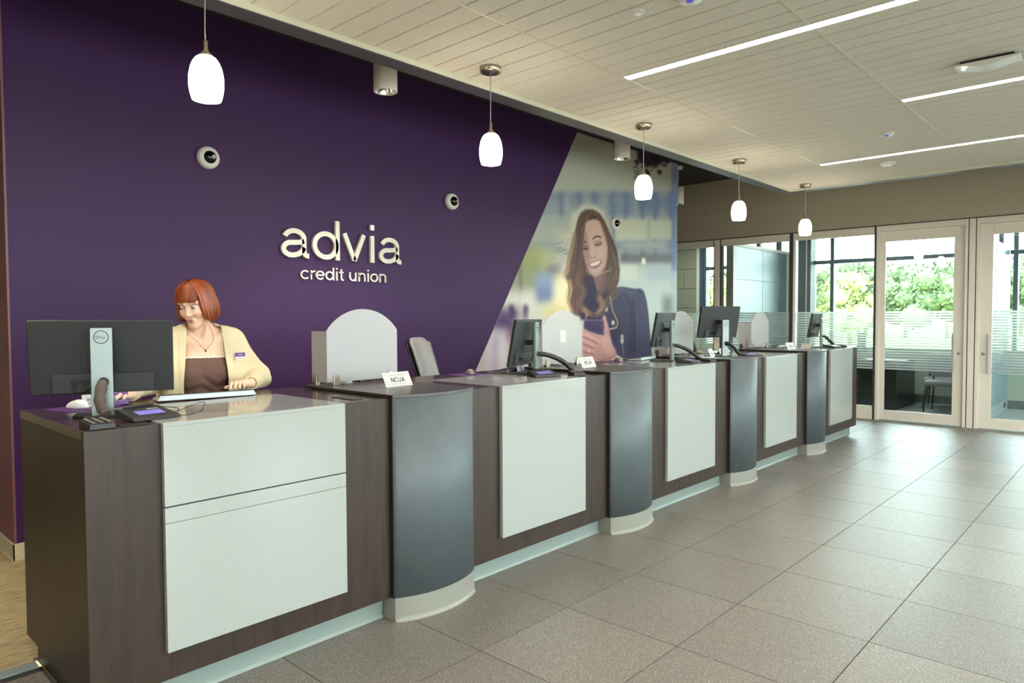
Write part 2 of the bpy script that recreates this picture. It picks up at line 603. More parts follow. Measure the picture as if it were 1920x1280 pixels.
# ---- floor: terrazzo tiles on a grout bed
floor = struct('floor', MB().box(-3.6, FAR_X, -4.6, 3.40, -0.08, -0.005), 'grout', label='grey speckled terrazzo tile floor of the lobby')
_full = MB().box(0.0023, TS - 0.0023, 0.0023, TS - 0.0023, -0.006, 0.0).mesh('tile', 'terrazzo_tile')
_cutx = MB().box(0.0023, FAR_X - 0.004 - (TX0 + 12 * TS), 0.0023, TS - 0.0023, -0.006, 0.0).mesh('tile', 'terrazzo_tile')
for i in range(-10, 13):
    for j in range(-9, 4):
        x, y = TX0 + i * TS, TY0 + j * TS
        if j == 3 and 0.3 < x < 8.7:
            continue
        t = link('tile', _cutx if i == 12 else _full, floor)
        t.location = (x, y, 0)
struct('floor_carpet', MB().box(-3.6, FAR_X, 3.458, 9.0, -0.08, 0.002).box(0.76, 9.0, 2.9, 3.458, -0.003, 0.002), 'striped_carpet', label='tan striped carpet behind the teller line')
struct('trim_1', MB().box(-3.6, 0.75, 3.388, 3.458, -0.003, 0.004), 'rubber_trim', 0.002, label='grey strip between tile and carpet')

# ---- purple feature wall
struct('wall_return', MB().box(1.0, 1.0118, 5.0005, 7.6, 0.0, 3.62), 'warm_lit_purple', label='end face of the feature wall with warm light put in its colour')  # thin skin on the wall end, its tone standing in for warm light
struct('wall_back', MB().box(1.012, 8.86, 5.0, 7.6, 0.0, 3.62), 'purple_wall', label='deep purple feature wall behind the tellers')
bb = MB().box(0.988, 8.86, 4.988, 4.9995, 0.0, 0.102).box(0.988, 0.9998, 4.988, 7.6, 0.0, 0.102)
bb.box(1.012, 8.86, 4.982, 4.988, 0.0, 0.012).box(0.981, 0.988, 4.982, 7.6, 0.0, 0.012)
struct('baseboard_back', bb, 'wall_trim', 0.002, label='tan baseboard under the purple wall')

# ---- far wall above the glass fronts
struct('wall_far', MB().box(FAR_X, FAR_X + 0.13, -4.6, 9.0, 2.682, 3.62), 'taupe_wall', label='taupe wall above the glass office fronts')
struct('trim_2', MB().box(FAR_X - 0.006, FAR_X, -4.6, 9.0, 2.676, 2.69), 'gasket', label='thin dark reveal over the office fronts')
struct('wall_corridor', MB().box(1.02, FAR_X + 2.8, 8.9, 9.05, 0, 3.62).box(-3.6, 1.0, 8.9, 9.05, 0, 3.62), 'corridor_tan')
struct('wall_left', MB().box(-3.75, -3.6, -4.6, 9.05, 0, 3.62), 'corridor_tan')
wf = MB().box(-3.75, FAR_X + 0.13, -4.75, -4.6, 0, 0.8).box(-3.75, FAR_X + 0.13, -4.75, -4.6, 2.5, 3.62)
for k in range(8):
    x = -3.75 + k * (FAR_X + 3.88) / 7.0
    wf.box(x - 0.45 if k else x, x + 0.45, -4.75, -4.6, 0.8, 2.5)
struct('wall_front', wf, 'office_paint', label='window wall behind the photographer')
struct('ceiling_upper', MB().box(-3.75, FAR_X + 0.13, -4.75, 9.05, 3.62, 3.72), 'upper_dark', label='dark upper ceiling over the teller zone')

# ---- suspended ceiling cloud
CZ = 3.048
ceiling = struct('ceiling', MB().box(-3.6, 8.93, -4.6, 3.43, CZ + 0.03, CZ + 0.09), 'upper_dark', label='suspended ceiling cloud of grooved white planks')
SEAM = 2.203
def ceil_panel(length, width=TS):
    m = MB()
    g, d = 0.0085, 0.012
    n = int(round(width / 0.1524))
    for k in range(n):
        a, b = k * 0.1524 + g / 2, (k + 1) * 0.1524 - g / 2
        m.prism([(a, 0.018), (a, 0.003), (a + 0.003, 0.0), (b - 0.003, 0.0), (b, 0.003), (b, 0.018)][::-1], 0.004, length - 0.004, 'y')
    m.box(0.001, n * 0.1524 - 0.001, 0.004, length - 0.004, d, 0.02)
    return m.mesh('ceiling_panel', 'ceiling_tile')
GY = [3.42, 2.645, 1.4255, 0.206, -1.0135, -2.233, -3.4525, -4.59]
_pm = {}
for r in range(len(GY) - 1):
    L = GY[r] - GY[r + 1]
    key = round(L, 3)
    if key not in _pm:
        _pm[key] = ceil_panel(L)
    for k in range(-9, 11):
        p = link('ceiling_panel', _pm[key], ceiling)
        p.location = (SEAM + k * TS, GY[r + 1], CZ)
p = link('ceiling_panel', ceil_panel(0.775, 0.1524), ceiling)
for r in range(len(GY) - 1):
    q = link('ceiling_panel', ceil_panel(GY[r] - GY[r + 1], 0.1524 * 2), ceiling) if r else p
    q.location = (SEAM + 11 * TS - (0.1524 if r else 0) * 0, GY[r + 1], CZ)
for y in GY[1:-1]:
    MB().box(-3.6, 8.9, y - 0.008, y + 0.008, CZ - 0.002, CZ + 0.012).build('grid_bar', 'ceiling_bar', ceiling)
tr = MB().box(-3.6, 9.06, 3.43, 3.572, CZ - 0.028, CZ + 0.14).box(8.915, 9.06, -4.6, 3.43, CZ - 0.028, CZ + 0.14)
struct('trim_3', tr, 'soffit', 0.002, label='dark grey metal edge trim around the ceiling cloud')
lip = MB().box(-3.6, 8.915, 3.418, 3.43, CZ - 0.0285, CZ + 0.02).box(8.903, 8.915, -4.6, 3.418, CZ - 0.0285, CZ + 0.02)
struct('trim_4', lip, 'soffit_lip', label='pale inner lip of the ceiling edge trim')

# ---- glass fronts of the offices
FP = 'frame_paint'
def stripes(name, y0, y1, x, parent):
    m = MB()
    for k in range(23):
        z = 0.705 + k * 0.0352
        m.box(x - 0.0015, x, y0, y1, z, z + 0.0255)
    o = m.build(name, 'frost_film', parent)
    o['kind'] = 'stuff'
    return o
def pane(name, y0, y1, zb, zt, parent, x):
    return MB().box(x, x + 0.008, y0, y1, zb, zt).build(name, 'clear_glass', parent)
def window(n, y0, y1, label):
    """fixed glazed bay between y0 < y1"""
    m = MB()
    m.box(FAR_X, FAR_X + 0.11, y0, y1, 2.585, 2.676)
    m.box(FAR_X, FAR_X + 0.11, y0, y1, 0.0, 0.165)
    o = struct('window_%d' % n, m, FP, 0.004, label)
    MB().box(FAR_X + 0.03, FAR_X + 0.075, y0 + 0.002, y1 - 0.002, 0.165, 0.185).box(FAR_X + 0.03, FAR_X + 0.075, y0 + 0.002, y1 - 0.002, 2.57, 2.585).build('glazing_bead', FP, o)
    pane('glass_pane', y0 + 0.001, y1 - 0.001, 0.17, 2.58, o, FAR_X + 0.055)
    stripes('frosted_stripes', y0 + 0.003, y1 - 0.003, FAR_X + 0.054, o)
    return o
window(1, 5.262, 7.4, 'glass bay with taupe frame next to the mural wall')
window(2, 4.035, 5.133, 'second glass bay of the office front with frosted stripes')
window(3, 2.872, 3.948, 'third glass bay of the office front beside the sliding door')
struct('trim_5', MB().box(FAR_X - 0.004, FAR_X + 0.11, 5.15, 5.245, 0, 2.676), FP, 0.003, label='wide taupe post between the first two glass bays')
struct('trim_6', MB().box(FAR_X + 0.002, FAR_X + 0.11, 5.245, 5.262, 0, 2.676).box(FAR_X + 0.002, FAR_X + 0.11, 5.133, 5.15, 0, 2.676), 'gasket')
struct('trim_7', MB().box(FAR_X - 0.002, FAR_X + 0.11, 3.985, 4.035, 0, 2.676), 'gasket', 0.003, label='slim brown mullion in the office front')
struct('trim_8', MB().box(FAR_X + 0.004, FAR_X + 0.11, 3.948, 3.985, 0.0, 2.676), 'white_paint', 0.003)
struct('trim_9', MB().box(FAR_X - 0.004, FAR_X + 0.11, 2.80, 2.842, 0, 2.676).box(FAR_X - 0.004, FAR_X + 0.11, 1.768, 1.803, 0, 2.676).box(FAR_X - 0.004, FAR_X + 0.11, 1.803, 2.80, 2.60, 2.676), FP, 0.003, label='taupe frame round the sliding door nearer the tellers')
struct('trim_10', MB().box(FAR_X + 0.002, FAR_X + 0.11, 2.842, 2.872, 0, 2.676).box(FAR_X + 0.012, FAR_X + 0.11, 1.757, 1.768, 0, 2.676).box(FAR_X + 0.012, FAR_X + 0.11, 1.677, 1.688, 0, 2.676), 'gasket')
struct('trim_11', MB().box(FAR_X - 0.004, FAR_X + 0.11, 1.688, 1.757, 0, 2.676), FP, 0.003, label='taupe post between the two sliding doors')
struct('trim_12', MB().box(FAR_X - 0.004, FAR_X + 0.11, 1.64, 1.677, 0, 2.676).box(FAR_X - 0.004, FAR_X + 0.11, 0.52, 0.555, 0, 2.676).box(FAR_X - 0.004, FAR_X + 0.11, 0.555, 1.64, 2.60, 2.676), FP, 0.003, label='taupe frame round the sliding door at the picture edge')
window(4, -1.6, 0.51, 'glass bay beyond the second sliding door')
window(9, -4.58, -1.66, 'glass bay outside the frame beyond the offices')
struct('wall_far_lower', MB().box(FAR_X, FAR_X + 0.13, -1.66, -1.6, 0, 2.682).box(FAR_X, FAR_X + 0.13, 7.4, 9.0, 0, 2.682), 'taupe_wall')
def sliding_door(n, y0, y1, wide_low, label):
    """leaf y0..y1; the wide stile with pull and lock is on the low-y side when wide_low"""
    x = FAR_X + 0.035
    a, b = (0.123, 0.115) if wide_low else (0.115, 0.141)
    m = MB().box(x, x + 0.045, y0, y0 + a, 0.012, 2.60).box(x, x + 0.045, y1 - b, y1, 0.012, 2.60)
    m.box(x, x + 0.045, y0 + a, y1 - b, 2.46, 2.60).box(x, x + 0.045, y0 + a, y1 - b, 0.012, 0.142)
    o = struct('door_%d' % n, m, FP, 0.003, label)
    pane('glass_pane', y0 + a, y1 - b, 0.142, 2.46, o, x + 0.02)
    stripes('frosted_stripes', y0 + a + 0.002, y1 - b - 0.002, x + 0.019, o)
    yh = y0 + a - 0.008 if wide_low else y1 - b + 0.040
    yk = y0 + 0.052 if wide_low else y1 - 0.052
    h = MB().box(x - 0.055, x - 0.040, yh - 0.011, yh + 0.011, 0.70, 1.21)
    for z in (0.80, 1.11):
        h.cyl(0.007, x - 0.045, x + 0.001, (0, yh, z), 10, 'x')
    h.build('pull_handle', 'silver_plastic', o, 0.002)
    k = MB().lathe([(0.022, 0.0), (0.022, -0.006), (0.016, -0.012), (0.0, -0.012)], 20, (x, yk, 0.957), 'x').build('lock', 'nickel', o)
    MB().box(x - 0.0135, x - 0.011, yk - 0.0015, yk + 0.0015, 0.95, 0.964).build('keyhole', 'black_plastic', k)
    return o
sliding_door(1, 1.803, 2.852, True, 'glazed sliding office door with frosted stripes, pull near its lock stile')
sliding_door(2, 0.56, 1.645, False, 'glazed sliding office door cut by the picture edge')

# ---- offices behind the glass
BX = 13.1
struct('floor_office', MB().box(FAR_X, BX + 0.1, -4.6, 9.0, -0.08, 0.001), 'office_carpet', label='grey green office carpet')
struct('ceiling_office', MB().box(FAR_X + 0.13, BX + 0.25, -4.6, 9.0, 2.98, 3.05), 'white_paint')
struct('wall_office_back', MB().box(BX, BX + 0.16, -4.6, 6.93, 0, 0.88), 'office_paint', label='low wall under the office windows')
struct('baseboard_office', MB().box(BX - 0.012, BX, -4.6, 4.99, 0, 0.13), 'pilaster_grey', 0.002)
struct('sill_office', MB().box(BX - 0.03, BX + 0.16, -4.6, 6.79, 0.88, 0.905), 'dark_mullion', 0.003)
pt = MB().box(10.76, BX, 5.0, 5.08, 0, 2.58)
part = struct('wall_partition', pt, 'white_paint', label='office partition with pale blue panels')
for (a, b) in ((10.775, 11.775), (11.785, 12.84)):
    for (c, d) in ((0.14, 0.70), (0.705, 2.045), (2.05, 2.575)):
        MB().box(a, b, 4.988, 4.9995, c, d).build('panel', 'panel_blue', part, 0.002)
struct('trim_13', MB().box(10.62, 10.76, 4.98, 5.1, 0, 2.98).box(10.76, BX, 4.985, 5.095, 2.58, 2.63), 'white_paint', 0.003)
struct('window_5', MB().box(11.70, 11.78, 5.01, 5.07, 2.63, 2.98).box(12.55, 12.66, 5.01, 5.07, 2.63, 2.98), 'dark_mullion')
struct('wall_pilaster', MB().box(BX - 0.14, BX + 0.16, 4.60, 4.995, 0, 2.98), 'pilaster_grey', label='grey pilaster beside the office window')
struct('trim_14', MB().box(BX - 0.148, BX - 0.14, 4.665, 4.685, 0, 2.98), 'white_paint')
p2 = struct('wall_partition_low', MB().box(10.75, BX, 1.66, 1.74, 0, 2.5), 'panel_blue', label='partition between the two offices')
MB().box(10.75, BX, 1.648, 1.66, 0.0, 0.16).build('skirting', 'silver_plastic', p2)
MB().box(12.72, 12.86, 1.643, 1.648, 0.05, 0.12).build('outlet', 'black_plastic', p2)
for x in (11.9,):
    MB().box(x, x + 0.004, 1.655, 1.6605, 0.16, 2.5).build('seam', 'white_paint', p2)
def office_window(n, y0, y1, mull, label=None):
    m = MB()
    m.box(BX + 0.02, BX + 0.14, y0, y1, 2.385, 2.45)
    m.box(BX + 0.02, BX + 0.14, y0, y1, 2.90, 2.98)
    for y in mull:
        m.box(BX + 0.0, BX + 0.14, y, y + 0.062, 0.905, 2.98)
    o = struct('window_%d' % n, m, 'dark_mullion', 0.004, label)
    MB().box(BX + 0.08, BX + 0.09, y0, y1, 0.905, 2.92).build('glass_pane', 'clear_glass', o)
    return o
office_window(6, 1.74, 4.60, [1.74, 4.245], 'dark framed office window onto the trees')
office_window(7, -4.6, 1.66, [1.55, -0.4, -2.5], 'dark framed window of the office at the picture edge')
office_window(8, 5.08, 6.79, [6.17, 6.728])
cm = struct('wall_block', MB().box(BX + 0.02, BX + 0.2, 6.93, 9.0, 0, 3.0), 'grout', label='pale green concrete block wall seen through the first glass bay')
for r in range(8):
    z0 = 0.0 + 0.0085 + r * 0.4035
    y = 6.93 - (0.30 if r % 2 else 0.0)
    while y < 8.9:
        a, b = max(y + 0.004, 6.934), min(y + 0.596, 8.99)
        if b - a > 0.05:
            MB().box(BX, BX + 0.03, a, b, z0, min(z0 + 0.396, 3.0)).build('block', 'cement_block', cm, 0.004)
        y += 0.6
struct('trim_15', MB().box(BX - 0.02, BX + 0.16, 6.862, 6.93, 0, 2.98), 'white_paint', 0.003)
struct('trim_16', MB().box(BX - 0.02, BX + 0.16, 6.79, 6.862, 0, 2.98), 'dark_mullion', 0.003)

# ---- outside
struct('ground_paving', MB().box(BX + 0.3, 40, -60, 80, -0.3, -0.12), 'concrete', label='pale parking pavement outside the windows')
struct('ground_lawn', MB().box(40, 190, -110, 160, -0.3, -0.10), 'grass', label='sunlit lawn below the trees')
struct('ground_front', MB().box(-60, BX + 0.3, -60, -4.8, -0.3, -0.12), 'concrete')

# ---- office ceiling lights, unseen and added to brighten the rooms
for (x, y, lab) in ((11.8, 3.4, 'added unseen ceiling light brightening the first office'), (11.8, 0.2, 'added unseen ceiling light brightening the office at the picture edge'), (11.8, 6.6, 'added unseen ceiling light brightening the room behind the first glass bay')):
    t = thing('added_office_light', lab, 'ceiling light', (x, y, 2.98), 0, 'added office fill lights')
    MB().box(-0.31, 0.31, -0.61, 0.61, -0.012, 0.0).build('frame', 'white_paint', t)
    MB().box(-0.29, 0.29, -0.59, 0.59, -0.014, -0.012).build('diffuser', 'added_office_led', t)

# ================================================================== TELLER LINE
KICK_Y, WOOD_Y, QZ_Y, TOP_Z, POD_Z = 2.722, 2.656, 2.632, 1.067, 1.084
POD_X = [2.010, 3.793, 5.567, 7.340]
POD_W = 0.530
DESK = [(0.733, POD_X[0])] + [(POD_X[i] + POD_W, POD_X[i + 1]) for i in range(3)] + [(POD_X[3] + POD_W, 9.062)]
QX = [(0.982, 1.754), (2.766, 3.531), (4.543, 5.301), (6.315, 7.071), (8.061, 8.821)]
ORD = ['first', 'second', 'third', 'fourth', 'fifth']
DLAB = ['dark walnut teller desk with split white quartz front, at which the red-haired teller works',
        'dark walnut teller desk with one tall white quartz front, just beyond the grey chair',
        'dark walnut teller desk with white quartz front, third from the red-haired teller',
        'dark walnut teller desk with white quartz front, fourth from the red-haired teller',
        'dark walnut teller desk at the office door end of the line']
for k, ((x0, x1), (q0, q1)) in enumerate(zip(DESK, QX)):
    d = thing('teller_desk', DLAB[k], 'desk', (x0, WOOD_Y, 0), 0, 'teller desks')
    W = x1 - x0
    def L(mb):
        return mb.xf(Matrix.Translation((-x0, -WOOD_Y, 0)))
    L(MB().box(x0, x1, WOOD_Y, WOOD_Y + 0.022, 0.112, TOP_Z - 0.001)).build('front_panel', 'walnut_laminate', d, 0.001)
    L(MB().box(x0, x1, WOOD_Y + 0.0222, 3.50, TOP_Z - 0.034, TOP_Z)).build('worktop', 'walnut_top', d, 0.0015)
    if k == 0:
        L(MB().box(x0 + 0.0, x0 + 0.022, WOOD_Y + 0.022, 3.492, 0.112, TOP_Z - 0.034)).build('end_panel', 'walnut_laminate', d, 0.001)
        L(MB().box(x0 + 0.03, x0 + 0.05, KICK_Y, 3.46, 0.0, 0.113)).build('end_kick', 'black_kick', d)
    if k == 4:
        L(MB().box(x1 - 0.022, x1, WOOD_Y + 0.022, 3.492, 0.112, TOP_Z - 0.034)).build('end_panel', 'walnut_laminate', d, 0.001)
        L(MB().box(x1 - 0.05, x1 - 0.03, KICK_Y, 3.46, 0.0, 0.113)).build('end_kick', 'rubber_trim', d)
    for s in ((x0 + 0.3, x0 + 0.32), (x1 - 0.12, x1 - 0.10)):
        L(MB().box(s[0], s[1], KICK_Y + 0.02, 3.40, 0.0, TOP_Z - 0.034)).build('side_panel', 'walnut_laminate', d)
    ka, kb = (x0 + 0.03 if k == 0 else x0), (x1 - 0.03 if k == 4 else x1)
    kp = MB().prism([(KICK_Y + 0.012, 0.0), (KICK_Y - 0.008, 0.0), (KICK_Y - 0.006, 0.006), (KICK_Y - 0.001, 0.014), (KICK_Y, 0.03), (KICK_Y, 0.114), (KICK_Y + 0.012, 0.114)][::-1], ka, kb, 'x')
    L(kp).build('kick_plate', 'rubber_trim', d)
    # quartz waterfall: front slab(s) and inlaid top
    cuts = [(0.222, 0.699), (0.7005, 0.758), (0.763, TOP_Z - 0.012)] if k == 0 else [(0.222, TOP_Z - 0.012)]
    for n, (za, zb) in enumerate(cuts):
        L(MB().box(q0, q1, QZ_Y, WOOD_Y - 0.0005, za, zb)).build('quartz_front', 'quartz', d, 0.0012)
    L(MB().box(q0, q1, QZ_Y, 3.235, TOP_Z - 0.0118, TOP_Z + 0.003)).build('quartz_top', 'quartz', d, 0.0012)
    # cable slot
    gx = (x1 - 0.155) if k == 0 else (x0 + 0.06)
    sl = L(MB().box(gx, gx + 0.055, 2.72, 2.90, TOP_Z, TOP_Z + 0.003)).build('cable_slot', 'charcoal', d, 0.001)
    L(MB().box(gx + 0.014, gx + 0.041, 2.735, 2.885, TOP_Z + 0.0028, TOP_Z + 0.0036)).build('slot_brush', 'black_plastic', sl)
    if k == 0:
        sl = L(MB().box(0.86, 0.955, 2.675, 2.73, TOP_Z, TOP_Z + 0.003)).build('cable_slot', 'charcoal', d, 0.001)

def pod_outline(grow=0.0):
    """flat left side, shallow bowed front, flat right side, straight back (local x 0..POD_W, y from WOOD_Y)"""
    h, sag = POD_W / 2, 0.072
    R = (h * h + sag * sag) / (2 * sag)
    yc = 2.625 - sag + R
    pts = []
    a = math.asin(h / R)
    for i in range(25):
        t = -a + 2 * a * i / 24
        pts.append((h + (R + grow) * math.sin(t), yc - (R + grow) * math.cos(t)))
    pts = [(min(max(p[0], 0.0036), POD_W - 0.0036), p[1]) for p in pts]
    return pts
PLAB = ['slate grey bow-fronted pedestal with pale base, nearest the red-haired teller',
        'slate grey bow-fronted pedestal, second from the red-haired teller',
        'slate grey bow-fronted pedestal carrying a monitor, third from the red-haired teller',
        'slate grey bow-fronted pedestal closest to the office doors']
for k, x0 in enumerate(POD_X):
    d = thing('counter_pod', PLAB[k], 'pedestal', (x0, 2.625, 0), 0, 'bow-fronted counter pedestals')
    def ring(g, yb):
        return [(p[0], p[1] - 2.625) for p in pod_outline(g)] + [(POD_W - 0.0036, yb - 2.625), (0.0036, yb - 2.625)]
    MB().prism(ring(-0.004, 2.70), 0.112, POD_Z - 0.014, 'z', True).build('body', 'slate_laminate', d)
    MB().prism(ring(-0.003, 3.405), POD_Z - 0.0135, POD_Z, 'z').build('top', 'slate_top', d, 0.0015)
    for xa in (0.0004, POD_W - 0.0034):
        MB().box(xa, xa + 0.003, 0.003, 0.78, POD_Z - 0.0136, POD_Z - 0.0006).box(xa, xa + 0.003, 0.006, 0.075, 0.113, POD_Z - 0.0137).build('side_edge', 'dark_edge', d)
    # base with coved foot
    rings = [(0.0, 0.114), (0.0, 0.022), (0.0015, 0.013), (0.005, 0.006), (0.010, 0.0025), (0.010, 0.0)]
    vv, ff = [], []
    for (g, z) in rings:
        vv += [(a, b, z) for a, b in ring(g, 2.73)]
    n = len(ring(0.0, 2.73))
    for a in range(len(rings) - 1):
        for b in range(n):
            c = (b + 1) % n
            ff.append((a * n + b, a * n + c, (a + 1) * n + c, (a + 1) * n + b))
    ff += [tuple(range(n)), tuple(range(len(rings) * n - 1, (len(rings) - 1) * n - 1, -1))]
    MB().poly(vv, ff).build('base', 'pod_trim', d)
    MB().box(0.03, POD_W - 0.03, 2.735 - 2.625, 3.38 - 2.625, 0.0, POD_Z - 0.0137).build('cabinet', 'walnut_laminate', d)

# ================================================================== LIGHT FITTINGS
mat('warm_panel', (1, 1, 1, 1), 0.5, emit=(1.0, 0.80, 0.52, 1), emit_s=420.0)
mat('warm_panel_far', (1, 1, 1, 1), 0.5, emit=(1.0, 0.80, 0.52, 1), emit_s=1300.0)
PEND = [(1.397, 3.16), (3.226, 3.16), (5.045, 3.16), (6.858, 3.16), (8.705, 3.16)]
PENDL = ['lit white glass pendant lamp over the red-haired teller', 'lit white glass pendant lamp second from the teller end',
         'lit white glass pendant lamp hanging in front of the mural', 'lit white glass pendant lamp fourth along the counter',
         'lit white glass pendant lamp hanging nearest the office doors']
def make_pendant():
    t = thing('pendant_lamp', PENDL[0], 'pendant lamp', (PEND[0][0], PEND[0][1], CZ), 0, 'pendant lamps over the tellers')
    can = MB().lathe([(0.0, 0.0), (0.066, 0.0), (0.067, -0.003), (0.067, -0.030), (0.062, -0.034), (0.0, -0.034)], 32).build('canopy', 'nickel', t)
    for s in (-1, 1):
        MB().lathe([(0.0, -0.034), (0.006, -0.034), (0.006, -0.040), (0.003, -0.043), (0, -0.043)], 10, (s * 0.038 * 0.68, -s * 0.038 * 0.73, 0)).build('screw', 'charcoal', can)
    MB().tube([(0, 0, -0.034), (0.001, 0, -0.15), (-0.002, 0, -0.3), (0, 0, -0.405)], 0.0028, 8).build('cord', 'silver_plastic', t)
    MB().lathe([(0.0, -0.352), (0.009, -0.352), (0.009, -0.388), (0.012, -0.398), (0.022, -0.408), (0.034, -0.418), (0.036, -0.424), (0.0, -0.424)], 24).build('socket_cap', 'nickel', t)
    prof = [(0.030, -0.421), (0.044, -0.430), (0.056, -0.447), (0.066, -0.472), (0.0725, -0.505), (0.0745, -0.535), (0.0735, -0.560), (0.069, -0.588), (0.0615, -0.615), (0.058, -0.614), (0.066, -0.586), (0.070, -0.556), (0.068, -0.50)]
    MB().lathe(prof, 40, cap=False).build('shade', 'pendant_glass', t)
    MB().sphere((0, 0, -0.52), 0.03, 16, 10).build('bulb', 'lamp_core', t)
    return t
pd0 = make_pendant()
for k, (x, y) in enumerate(PEND):
    t = pd0 if k == 0 else clone(pd0)
    t.location = (x, y, CZ)
    t['label'] = PENDL[k]

LED = [(3.957, 2.64, 'long linear ceiling light nearest the camera'), (5.790, 1.418, 'linear ceiling light beside the white access point'), (7.648, 2.64, 'linear ceiling light nearest the office wall'), (2.10, 1.418, 'linear ceiling light out of view above the photographer'), (0.26, 2.64, 'linear ceiling light out of view over the desk end'), (-1.6, 1.418, 'linear ceiling light out of view behind the photographer')]
for (x, y1, lab) in LED:
    t = thing('linear_light', lab or 'linear ceiling light out of view behind the camera', 'ceiling light', (x + 0.037, y1, CZ), 0, 'linear ceiling lights')
    y0 = -4.3
    MB().box(-0.040, -0.0335, y0 - y1, 0, -0.004, 0.012).box(0.0335, 0.040, y0 - y1, 0, -0.004, 0.012).box(-0.0335, 0.0335, -0.006, 0, -0.004, 0.012).build('housing', 'white_plastic', t)
    MB().box(-0.0335, 0.0335, y0 - y1, -0.006, -0.002, 0.006).build('diffuser', 'led', t)

CYL = [(3.105, 4.10, 3.072, 3.62, 'white cylinder downlight over the purple wall'), (6.13, 4.10, 3.085, 3.62, 'white cylinder downlight against the mural'),]
def downlight(x, y, zb, lab, stem):
    t = thing('cylinder_downlight', lab, 'downlight', (x, y, zb), 0, 'cylinder downlights over the teller zone')
    h = 0.25
    MB().lathe([(0.072, 0.004), (0.076, 0.0), (0.084, 0.0), (0.085, 0.003), (0.085, h), (0.0, h)], 36, cap=False).build('body', 'white_paint', t)
    MB().lathe([(0.076, 0.001), (0.066, 0.05), (0.05, 0.085), (0.0, 0.09)], 36, cap=False).build('reflector', 'chrome', t)
    MB().sphere((0, 0, 0.06), (0.03, 0.03, 0.025), 14, 8).build('bulb', 'lamp_core', t)
    MB().cyl(0.008, h, 3.62 - zb - 0.03, seg=10).build('stem', 'white_paint', t)
    MB().lathe([(0.0, 3.62 - zb - 0.04), (0.06, 3.62 - zb - 0.04), (0.065, 3.62 - zb)], 24).build('canopy', 'white_paint', t)
    ld = bpy.data.lights.new('downlight_lamp', 'SPOT')
    ld.energy = SPOT_POWER
    ld.color = (1.0, 0.86, 0.72)
    ld.spot_size = math.radians(96)
    ld.spot_blend = 0.8
    ld.shadow_soft_size = 0.05
    lo = bpy.data.objects.new('downlight_lamp', ld)
    COL.objects.link(lo)
    lo.parent = t
    lo.location = (0, 0, -0.01)
for (x, y, zb, zt, lab) in CYL:
    downlight(x, y, zb, lab, True)
downlight(9.10, 5.12, 3.07, 'white cylinder downlight half hidden by the mural edge', True)
downlight(0.35, 3.62, 3.07, 'white cylinder downlight out of view beyond the wall end', True)

# ---- ceiling devices
def disc(name, label, cat, x, y, r, h, material='white_plastic', group=None):
    t = thing(name, label, cat, (x, y, CZ), 0, group)
    MB().lathe([(0.0, 0.004), (r * 0.94, 0.004), (r, 0.0), (r, -h * 0.6), (r * 0.93, -h), (0.0, -h)], 32).build('cover', material, t, 0)
    return t
t = disc('sprinkler_cover', 'flat round white sprinkler cover plate on the ceiling', 'sprinkler', 3.175, 2.03, 0.042, 0.007)
MB().lathe([(0.0, 0.003), (0.034, 0.003), (0.034, 0.0)], 24).build('gap_ring', 'charcoal', t)
t = disc('sprinkler_cover', 'bright round sprinkler cover plate near the far linear light', 'sprinkler', 7.382, 2.065, 0.05, 0.008)
MB().lathe([(0.0, 0.003), (0.04, 0.003), (0.04, 0.0)], 24).build('gap_ring', 'charcoal', t)
t = disc('motion_sensor', 'white ceiling motion sensor with blue lens, nearer the far linear light', 'sensor', 6.774, 1.763, 0.062, 0.018, group='blue-lensed ceiling sensors')
MB().sphere((0, 0, -0.014), (0.022, 0.022, 0.013), 20, 10).build('lens', 'sensor_blue', t)
t = disc('motion_sensor', 'white ceiling motion sensor with blue lens, cut by the top edge', 'sensor', 3.215, 1.745, 0.062, 0.018, group='blue-lensed ceiling sensors')
MB().sphere((0, 0, -0.014), (0.022, 0.022, 0.013), 20, 10).build('lens', 'sensor_blue', t)
t = disc('smoke_detector', 'white strobe and smoke detector with red lettering by the far linear light', 'detector', 8.04, 2.084, 0.075, 0.028)
MB().lathe([(0.0, -0.028), (0.05, -0.028), (0.045, -0.046), (0.0, -0.050)], 28).build('sensor_dome', 'white_plastic', t)
MB().box(-0.045, -0.015, -0.062, -0.052, -0.030, -0.018).box(-0.05, -0.02, -0.06, -0.03, -0.0295, -0.028).build('strobe_lens', 'chrome', t)
MB().box(0.02, 0.05, -0.058, -0.045, -0.0295, -0.028).build('vent_slot', 'charcoal', t)
t = thing('access_point', 'white curved rectangular access point on the ceiling', 'access point', (5.26, 0.80, CZ), math.radians(2))
MB().box(-0.05, 0.05, -0.14, 0.14, -0.022, 0.0).build('mount', 'black_plastic', t)
pts = []
n = 14
v, fc = [], []
for i in range(n + 1):
    y = -0.17 + 0.34 * i / n
    dz = -0.042 - 0.012 * math.cos(PI * (i / n - 0.5) * 2)
    for (x, z) in ((-0.075, -0.020), (0.075, -0.020), (0.07, dz), (-0.07, dz)):
        v.append((x, y, z))
for i in range(n):
    for a in range(4):
        b = (a + 1) % 4
        fc.append((i * 4 + a, i * 4 + b, (i + 1) * 4 + b, (i + 1) * 4 + a))
fc += [(3, 2, 1, 0), tuple(n * 4 + q for q in range(4))]
MB().poly(v, fc).build('shell', 'white_plastic', t, 0.004)
MB().sphere((-0.05, 0.12, -0.05), (0.012, 0.012, 0.006), 10, 6).build('status_light', 'lamp_core', t)

